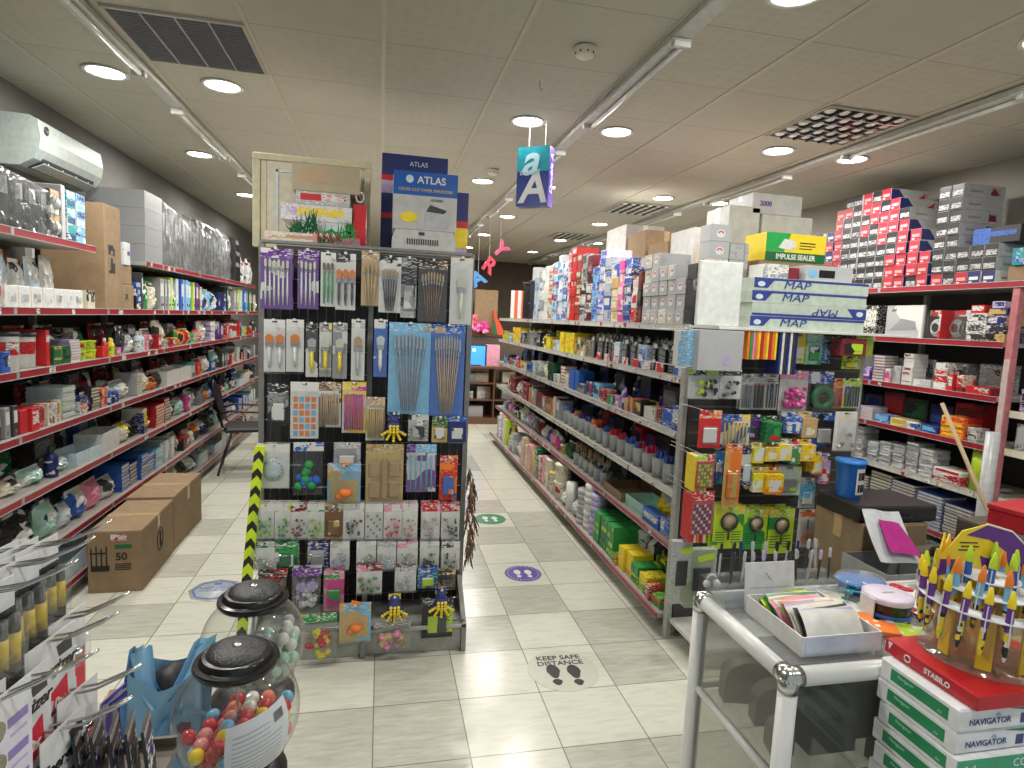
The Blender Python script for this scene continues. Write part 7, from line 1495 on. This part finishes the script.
for i in range(9):
    tl.grid(lambda a, b, i=i: (lambda u, v: (lambda th, ph: (.152*math.cos(ph)*math.sin(th), -.152*math.cos(ph)*math.cos(th), .690+.152*math.sin(ph)))(.0+u*1.05+.05*v, -.72+v*1.08+.16*u))(.72+i*.02+a*.010, .76+b*.14), 1, 2, plain('charcoal', .5))
link('notice_print', tl, nt_)
# ---------------------------------------------------------------- blue bag, brown box, purple hangers
bb_ = thing('shopping_bag', 'light blue plastic carrier bag with tied handles beside the sweet globes', 'bag', (-.555, 1.74, .40)); sk = plain((.28,.56,.80), .4, 0, .08, .2, 14)
def ribbon(pts, w0, w1, tw=0):
    P = [Vector(p) for p in pts]; n = len(P)-1
    def f(u, v):
        t = u*n; i = min(n-1, int(t)); q = P[i].lerp(P[i+1], t-i); ww = w0+(w1-w0)*u
        return (q.x+(v-.5)*ww*(1-.3*math.sin(PI*u)), q.y-.01*math.sin(PI*v*2+u*3)+.006*math.sin(9*v), q.z+(v-.5)*ww*.35+.004*math.sin(14*u))
    return MB().grid(f, 16, 5, sk)
link('bag_body', MB().grid(lambda u, v: (lambda a, k: (.092*k*math.cos(a)*(1.12-.15*v), .075*k*math.sin(a), v*(.31+.03*math.cos(2*a))-.03*math.sin(a)*v*0))(2*PI*u, 1+.10*math.sin(6*PI*u+4*v)+.05*math.sin(14*PI*u)), 36, 8, sk), bb_)
link('contents', MB().ball((.01,.0,.25), .06, plain('black', .5), 12).ball((.05,-.035,.16), .03, plain('maroon', .5), 8).ball((.0,-.03,.225), .03, plain('charcoal', .5), 8), bb_)
link('handle', ribbon([(-.085,-.02,.10),(-.092,-.03,.24),(-.07,-.02,.375)], .05, .035), bb_)
link('handle', ribbon([(-.06,-.02,.37),(-.035,-.05,.29),(.005,-.065,.235),(.05,-.05,.29),(.10,-.01,.385)], .055, .06), bb_)
link('handle', ribbon([(-.035,-.07,.02),(-.015,-.078,.12),(.02,-.075,.20),(.06,-.06,.22),(.10,-.03,.17)], .06, .03), bb_)
link('handle', ribbon([(.10,-.01,.38),(.105,-.02,.26),(.085,-.03,.12)], .05, .05), bb_)
cr_ = thing('low_stand', 'small dark stand under the blue carrier bag', 'stand', (-.60, 1.80, 0)); link('top', MB().box(-.17,.14,-.14,.16,.365,.398, dk, .003), cr_)
for a in (-.14,.09):
    for b in (-.11,.13): link('leg', MB().box(a-.015,a+.015,b-.015,b+.015,0,.364, dk), cr_)
put(carton(.17,.12,.135,'kraft','tan'), (-.70, 1.94, .399), .1, 'open brown carton on the low stand behind the battery rack', 'box').location = (-.69, 1.885, .399)
hg = thing('plastic_strap_bundle', 'bundle of purple plastic straps beside the blue carrier bag', 'strap bundle', (-.665, 1.70, .52))
for i in range(5): link('strap', MB().tube([(.02+.006*i,0,.17-.01*i),(-.035+.010*i,-.01,.12),(-.045+.012*i,-.012,.05),(.0+.006*i,-.01,-.03),(.012,0,-.12)], .0045, plain((.10,.06,.45) if i % 2 == 0 else (.45,.45,.6), .3), 6), hg)
# ---------------------------------------------------------------- battery rack with long wire hooks
rk_ = thing('battery_rack', 'wire rack with long prong hooks of battery packs at the lower left corner', 'display rack', (-.80, .85, 0))
link('back_panel', MB().box(-.01,.01,-.35,.25,.55,1.75, plain((.12,.12,.12), .5), .003), rk_); link('post', MB().box(-.05,-.012,-.07,-.03,.03,1.75, plain('charcoal', .4), .002), rk_); link('foot', MB().box(-.25,.20,-.30,.20,0,.029, plain('charcoal', .4), .004), rk_)
@tree
def battery(w, h, st):
    wc = plain((.68,.69,.70), .4)
    k = [T('header_card', euro(w, 'x', h*.001) if False else MB().prism([(-w/2,-.0),(w/2,-.0),(w/2,-h*.25),(-w/2,-h*.25)][::-1], -.0006, .0006, wc))]
    if st == 'a':   # cylinders, dark below a yellow band
        b = MB(); c = MB()
        for i in range(4):
            x = (i-1.5)*w*.23; b.tube([(x,-.010,-h*.9),(x,-.010,-h*.28)], .0075, plain('charcoal', .3, .3), 10); c.tube([(x,-.010,-h*.66),(x,-.010,-h*.42)], .0079, plain((.72,.50,.02), .3), 10)
        k += [T('backing_card', MB().box(-w/2,w/2,-.0006,.0006,-h,-h*.25, plain('charcoal', .4))), T('cells', b), T('yellow_band', c), T('blister', MB().box(-w*.48,w*.48,-.020,-.0195,-h*.96,-h*.24, clear()))]
    elif st == 'e':
        k += [T('backing_card', MB().box(-w/2,w/2,-.0006,.0006,-h,-h*.25, plain((.66,.67,.68), .4))), T('lettering', text('Energizer', w*.26, plain('black', .4), .0004, .25, .02), loc=(0,-.0012,-h*.30)), T('red_flash', MB().prism([(-w*.2,-h*.55),(w*.32,-h*.42),(w*.36,-h*.70),(-w*.1,-h*.80)][::-1], -.0012, -.0006, plain((.60,.03,.05), .4))), T('lettering', text('10x', w*.22, plain('white', .4), .0004, .1, .03), loc=(w*.1,-.0018,-h*.62)),
          T('grey_print', MB().box(-w*.45,w*.45,-.0012,-.0006,-h*.98,-h*.82, printed('silver','charcoal','white','red', scale=40)).prism([(w*.1,-h*.12),(w*.4,-h*.1),(w*.42,-h*.22),(w*.15,-h*.22)][::-1], -.0014, -.0007, plain('charcoal', .4)))]
    elif st == 'r':
        k += [T('backing_card', MB().box(-w/2,w/2,-.0006,.0006,-h,-h*.25, plain((.66,.67,.68), .4))), T('red_panel', MB().prism([(-w*.45,-h*.95),(w*.45,-h*.95),(w*.45,-h*.45),(-w*.45,-h*.65)], -.0012, -.0006, plain((.60,.03,.05), .4))), T('blister', MB().box(-w*.35,w*.35,-.018,-.001,-h*.55,-h*.28, clear(), .003)), T('cells', MB().ball((0,-.009,-h*.4), w*.16, plain('silver', .2, .8), 12, .5))]
    else:
        b = MB(); l = MB()
        for i in range(2):
            for j in range(4): b.prism([(-w*.22+w*.16*math.cos(q*PI/8), -h*.2-j*h*.21+w*.16*math.sin(q*PI/8)) for q in range(16)], -.006, -.001, plain((.35,.33,.28), .25, .7)) if i == 0 else l.box(w*.05,w*.42,-.0012,-.0006,-h*.25-j*h*.21,-h*.19-j*h*.21, plain((.30,.22,.52), .4)).box(w*.1,w*.4,-.0012,-.0006,-h*.32-j*h*.21,-h*.30-j*h*.21, plain('lilac', .4))
        k += [T('backing_card', MB().box(-w/2,w/2,-.0006,.0006,-h,-h*.25, plain((.70,.68,.76), .4))), T('coin_cells', b), T('printed_text', l)]
    return T('battery_pack', None, k)
HP = [(113,520,.98,'a',8,'top hook, far column',.088,.165),(95,537,.90,'a',8,'top hook, middle column',.088,.165),(78,560,.82,'a',7,'top hook, near column',.088,.165),(130,592,.98,'r',4,'second hook down, far column',.08,.15),(119,612,.91,'e',5,'second hook down, middle column',.095,.17),
      (98,650,.84,'e',5,'second hook down, near column',.10,.17),(142,664,.94,'r',4,'third hook down, far column',.08,.14),(62,668,.76,'c',3,'third hook down, near column',.085,.19),(132,697,.88,'e',4,'third hook down, middle column',.09,.16)]
for i, (px, py, y, st, n, wh, w, h) in enumerate(HP):
    P = at(px, py, 1, y); L0 = P.x+.79; sl = .16
    for s in (-1, 1): 
        pts = [(-.79+.0, y+s*.007, P.z-.03-sl*(L0-.06)), (P.x-.06, y+s*.007, P.z-.030), (P.x-.02, y+s*.005, P.z-.012), (P.x, y+s*.001, P.z)]
        link('prong_hook', MB().tube([(a+.80, b-.85, c) for a, b, c in pts], .0020, chrome(), 6), rk_)
    x0 = P.x-(.10 if st in 'a' else .085 if st != 'c' else .06)
    for k in range(n):
        x = x0-.027*k
        if x < -.74: break
        z = P.z-.030-sl*(P.x-.06-x)+.004
        put(battery(w, h, st), (x, y, z), PI/2, f"{ {'a':'clear pack of yellow-banded batteries','e':'white and red battery card','r':'small white battery card with a red panel','c':'white and purple coin battery card'}[st]}, {wh}, {od(k)} from the tip", 'battery pack', 'battery packs on the wire rack', rot=(R.uniform(-.04,.04),.0,PI/2-.18+R.uniform(-.06,.06)))
# dark thin packs in a bin below
bn = thing('counter_bin', 'low black bin holding thin dark packs at the bottom edge beside the globes', 'bin', (-.36, .92, .0)); link('bin_body', MB().box(-.22,.06,-.08,.06,1.00,1.01, dk).box(-.22,.06,-.08,-.074,1.01,1.025, dk).box(-.22,.06,.054,.06,1.01,1.025, dk), bn); link('post', MB().box(-.10,-.06,-.02,.02,0,.999, dk), bn); link('foot', MB().box(-.18,.12,-.13,.13,0,.012, dk), bn)
for i in range(12):
    put(T('blade_pack', MB().box(-.035,.035,-.002,.002,0,.085, plain('black', .3), .0008), [T('printed_panel', MB().box(-.03,.03,-.0026,-.0021,.02,.06, printed('navy','black','white','silver', scale=60, lines='white'))), T('foil_edge', MB().box(-.035,.035,-.0026,-.0021,.075,.083, plain('silver', .2, .6)))]), (-.55+.0215*i, .91, 1.0115), 0, f"thin dark pack standing in the black bin, {od(i)} from the rack", 'pack', 'thin dark packs in the bin', rot=(-.1,.1,PI/2+.22), name='blade_pack')
# ---------------------------------------------------------------- far end of the shop
fd = thing('counter_desk', 'dark brown desk with open shelves at the far end of the centre aisle', 'desk', (1.55, 9.85, 0)); bw2 = plain((.16,.075,.045), .45)
link('desk_top', MB().box(-.75,.75,-.28,.28,.90,.94, bw2, .004), fd); link('base', MB().box(-.75,.75,-.27,.27,.0,.10, bw2), fd)
for x in (-.74,-.25,.24,.72): link('side_panel', MB().box(x,x+.02,-.27,.27,.101,.899, bw2), fd)
for z in (.38,.65): link('shelf', MB().box(-.719,.719,-.26,.27,z,z+.018, bw2), fd)
for i, (x, z, w, h, c) in enumerate([(-.05,.102,.3,.18,'silver'),(-.14,.40,.14,.12,'white'),(.06,.40,.13,.2,'white'),(.17,.40,.09,.2,'brown'),(-.135,.67,.16,.14,'grey'),(.06,.67,.22,.15,'tan'),(.5,.67,.2,.18,'cream'),(.5,.40,.2,.2,'grey'),(-.48,.67,.3,.18,'silver'),(-.48,.4,.3,.2,'brown')]):
    put(pbox(w,.3,h,c,'silver','grey',.3), (1.55+x, 9.85, z), 0, f"{name_word(c)} box on the {'bottom' if z < .2 else 'lower' if z < .5 else 'upper'} shelf of the far desk, {od(i)} counted", 'box', 'boxes in the far desk', name='desk_box')
cx, w, zt, zb = rect(463,346,486,366,9.62)
mo = thing('computer_monitor', 'small computer monitor with a bright blue screen on the far desk', 'monitor', (cx, 9.72, .941))
link('bezel', MB().box(-w/2-.02,w/2+.02,-.02,.02,zb-.941-.02,zt-.941+.02, plain('black', .4), .004), mo); link('screen', MB().box(-w/2,w/2,-.0215,-.0205,zb-.941,zt-.941, glow((.04,.25,.85), 1.1, 'lit blue screen')), mo); link('screen_logo', MB().prism([(-.03,.23),(.03,.22),(.02,.28),(-.02,.27)], -.0225, -.0218, glow((.6,.75,.9), 1.0, 'lit screen logo')), mo); link('stand', MB().box(-.03,.03,-.01,.02,.012,zb-.941-.021, plain('black', .4)).box(-.12,.12,-.08,.08,0,.012, plain('black', .4)), mo)
cx, w, zt, zb = rect(486,350,499,371,9.6); o = put(pbox(round(w,2),.2,.34,'pink','red','white',0), (cx+.02, 9.76, .941), 0, 'pink and red patterned box next to the monitor on the far desk', 'box', name='patterned_box')
# cabinet with party goods
pc = thing('party_cabinet', 'dark cabinet behind the far desk carrying party goods', 'cabinet', (1.7, 10.6, 0)); link('body', MB().box(-1.0,1.0,-.25,.25,0,1.40, plain((.10,.07,.05), .6), .005), pc); link('top', MB().box(-1.03,1.03,-.27,.27,1.401,1.43, bw2), pc)
for px, n, c1, c2, lb in [((455,300,471,320),'gift_carton','tan','cream','tan carton on the far cabinet behind the balloons'),((474,290,497,318),'gift_carton','tan','brown','large tan carton on the far cabinet, under the white tub')]:
    cx, w, zt, zb = rect(*px, 10.5); put(carton(round(w,2),.3,round(zt-1.431,2),'kraft','tan'), (cx, 10.55, 1.431), 0, lb, 'box', name='gift_carton')
cx, w, zt, zb = rect(472,317,498,336,9.62)
put(pbox(.34,.3,.06,'charcoal','grey','black',0), (cx+.03, 9.98, .941), 0, 'charcoal stand box at the back of the far desk', 'box', name='desk_box')
bwg = MB()
for i in range(24):
    a = R.uniform(0,2*PI); bwg.ball((.16*math.cos(a)*R.random()**.5, -.02*R.random(), .10+.08*math.sin(a*2)*R.random()), .05, plain('magenta' if i % 3 else 'pink', .5), 6)
tag(link('pink_bow', bwg, None, (cx, 10.0, 1.432)), 'bright pink frilled bow bundle above the monitor at the far end', 'bow').location = (cx+.03, 10.30, 1.45)
wd_ = T('party_hat', MB().prism([(-.12,0),(.12,0),(-.10,.42)], -.04, .04, plain((.75,.08,.03), .5)), [T('green_side', MB().prism([(-.12,0),(-.02,0),(-.10,.36)], -.0415, -.0405, plain('dgreen', .5)))])
put(wd_, (at(492,300,1,10.45).x+.12, 10.36, 1.60), 0, 'red and green cone-shaped party hat beside the tan carton, far end', 'party hat').location.z = 1.431
for j in range(3): put(pbox(.14,.12,.11,'red','orange','white',0), (at(476,300,1,10.3).x-.02, 10.40, 1.431+.111*j), 0, f"small red box, {['bottom','middle','top'][j]} of three beside the party hat, far end", 'box', 'small red boxes at the far end', name='party_box')
# foil letters on a string
ps__ = [('A',(478,279),(.12,.36,.78),-.5),('R',(489,266),(.78,.07,.14),.6),('Y',(500,250),(.80,.12,.28),.8)]
for ch, p, c, ro in ps__:
    q = at(*p, 1, 7.0); m = plain(c, .2, .2, .05); t = thing('foil_letter_balloon', f"{ {'P':'pale blue','A':'blue','R':'red','T':'rosy red','Y':'pink'}[ch]} foil letter {ch} balloon hanging from the ceiling past the wire stand", 'balloon', tuple(q))
    o = link('balloon_body', text(ch, .23, m, .022, 0, .035), t); o.rotation_euler = (0, ro, 0); link('thread', MB().tube([(0,0,.05),(0,0,ZC-.006-q.z)], .002, wt, 4), t)
# chairs in the left aisle
def chair(x, y, rz, lb):
    t = thing('office_chair', lb, 'chair', (x, y, 0), rz, 'black chairs in the left aisle'); b = plain((.015,.015,.017), .5); f = plain('black', .3, .3)
    link('seat', MB().box(-.22,.22,-.21,.21,.43,.48, b, .02), t)
    link('backrest', MB().grid(lambda u, v: ((u-.5)*.40, .24+.05*v-.03*math.cos(PI*(u-.5)), .55+v*.36), 6, 6, b).grid(lambda u, v: ((u-.5)*.40, .26+.05*v-.03*math.cos(PI*(u-.5)), .55+v*.36), 6, 6, b), t)
    for s in (-1, 1):
        link('back_frame', MB().tube([(s*.205,.12,.43),(s*.215,.22,.5),(s*.215,.30,.93),(s*.17,.31,.97)], .012, f, 8), t); link('leg', MB().tube([(s*.20,-.16,.43),(s*.24,-.22,.0)], .012, f, 8), t); link('leg', MB().tube([(s*.20,.14,.43),(s*.24,.26,.0)], .012, f, 8), t)
        link('armrest', MB().tube([(s*.23,-.16,.44),(s*.25,-.18,.64),(s*.25,.14,.66),(s*.22,.27,.62)], .011, f, 8), t)
    link('crossbar', MB().tube([(-.21,-.18,.3),(.21,-.18,.3)], .008, f, 6), t)
chair(-1.36, 6.75, PI/2+.15, 'black metal-framed chair turned sideways in the left aisle, nearer one')
chair(-1.22, 8.0, .2, 'black chair further back in the left aisle behind the nearer chair')
bpy.context.view_layer.update()
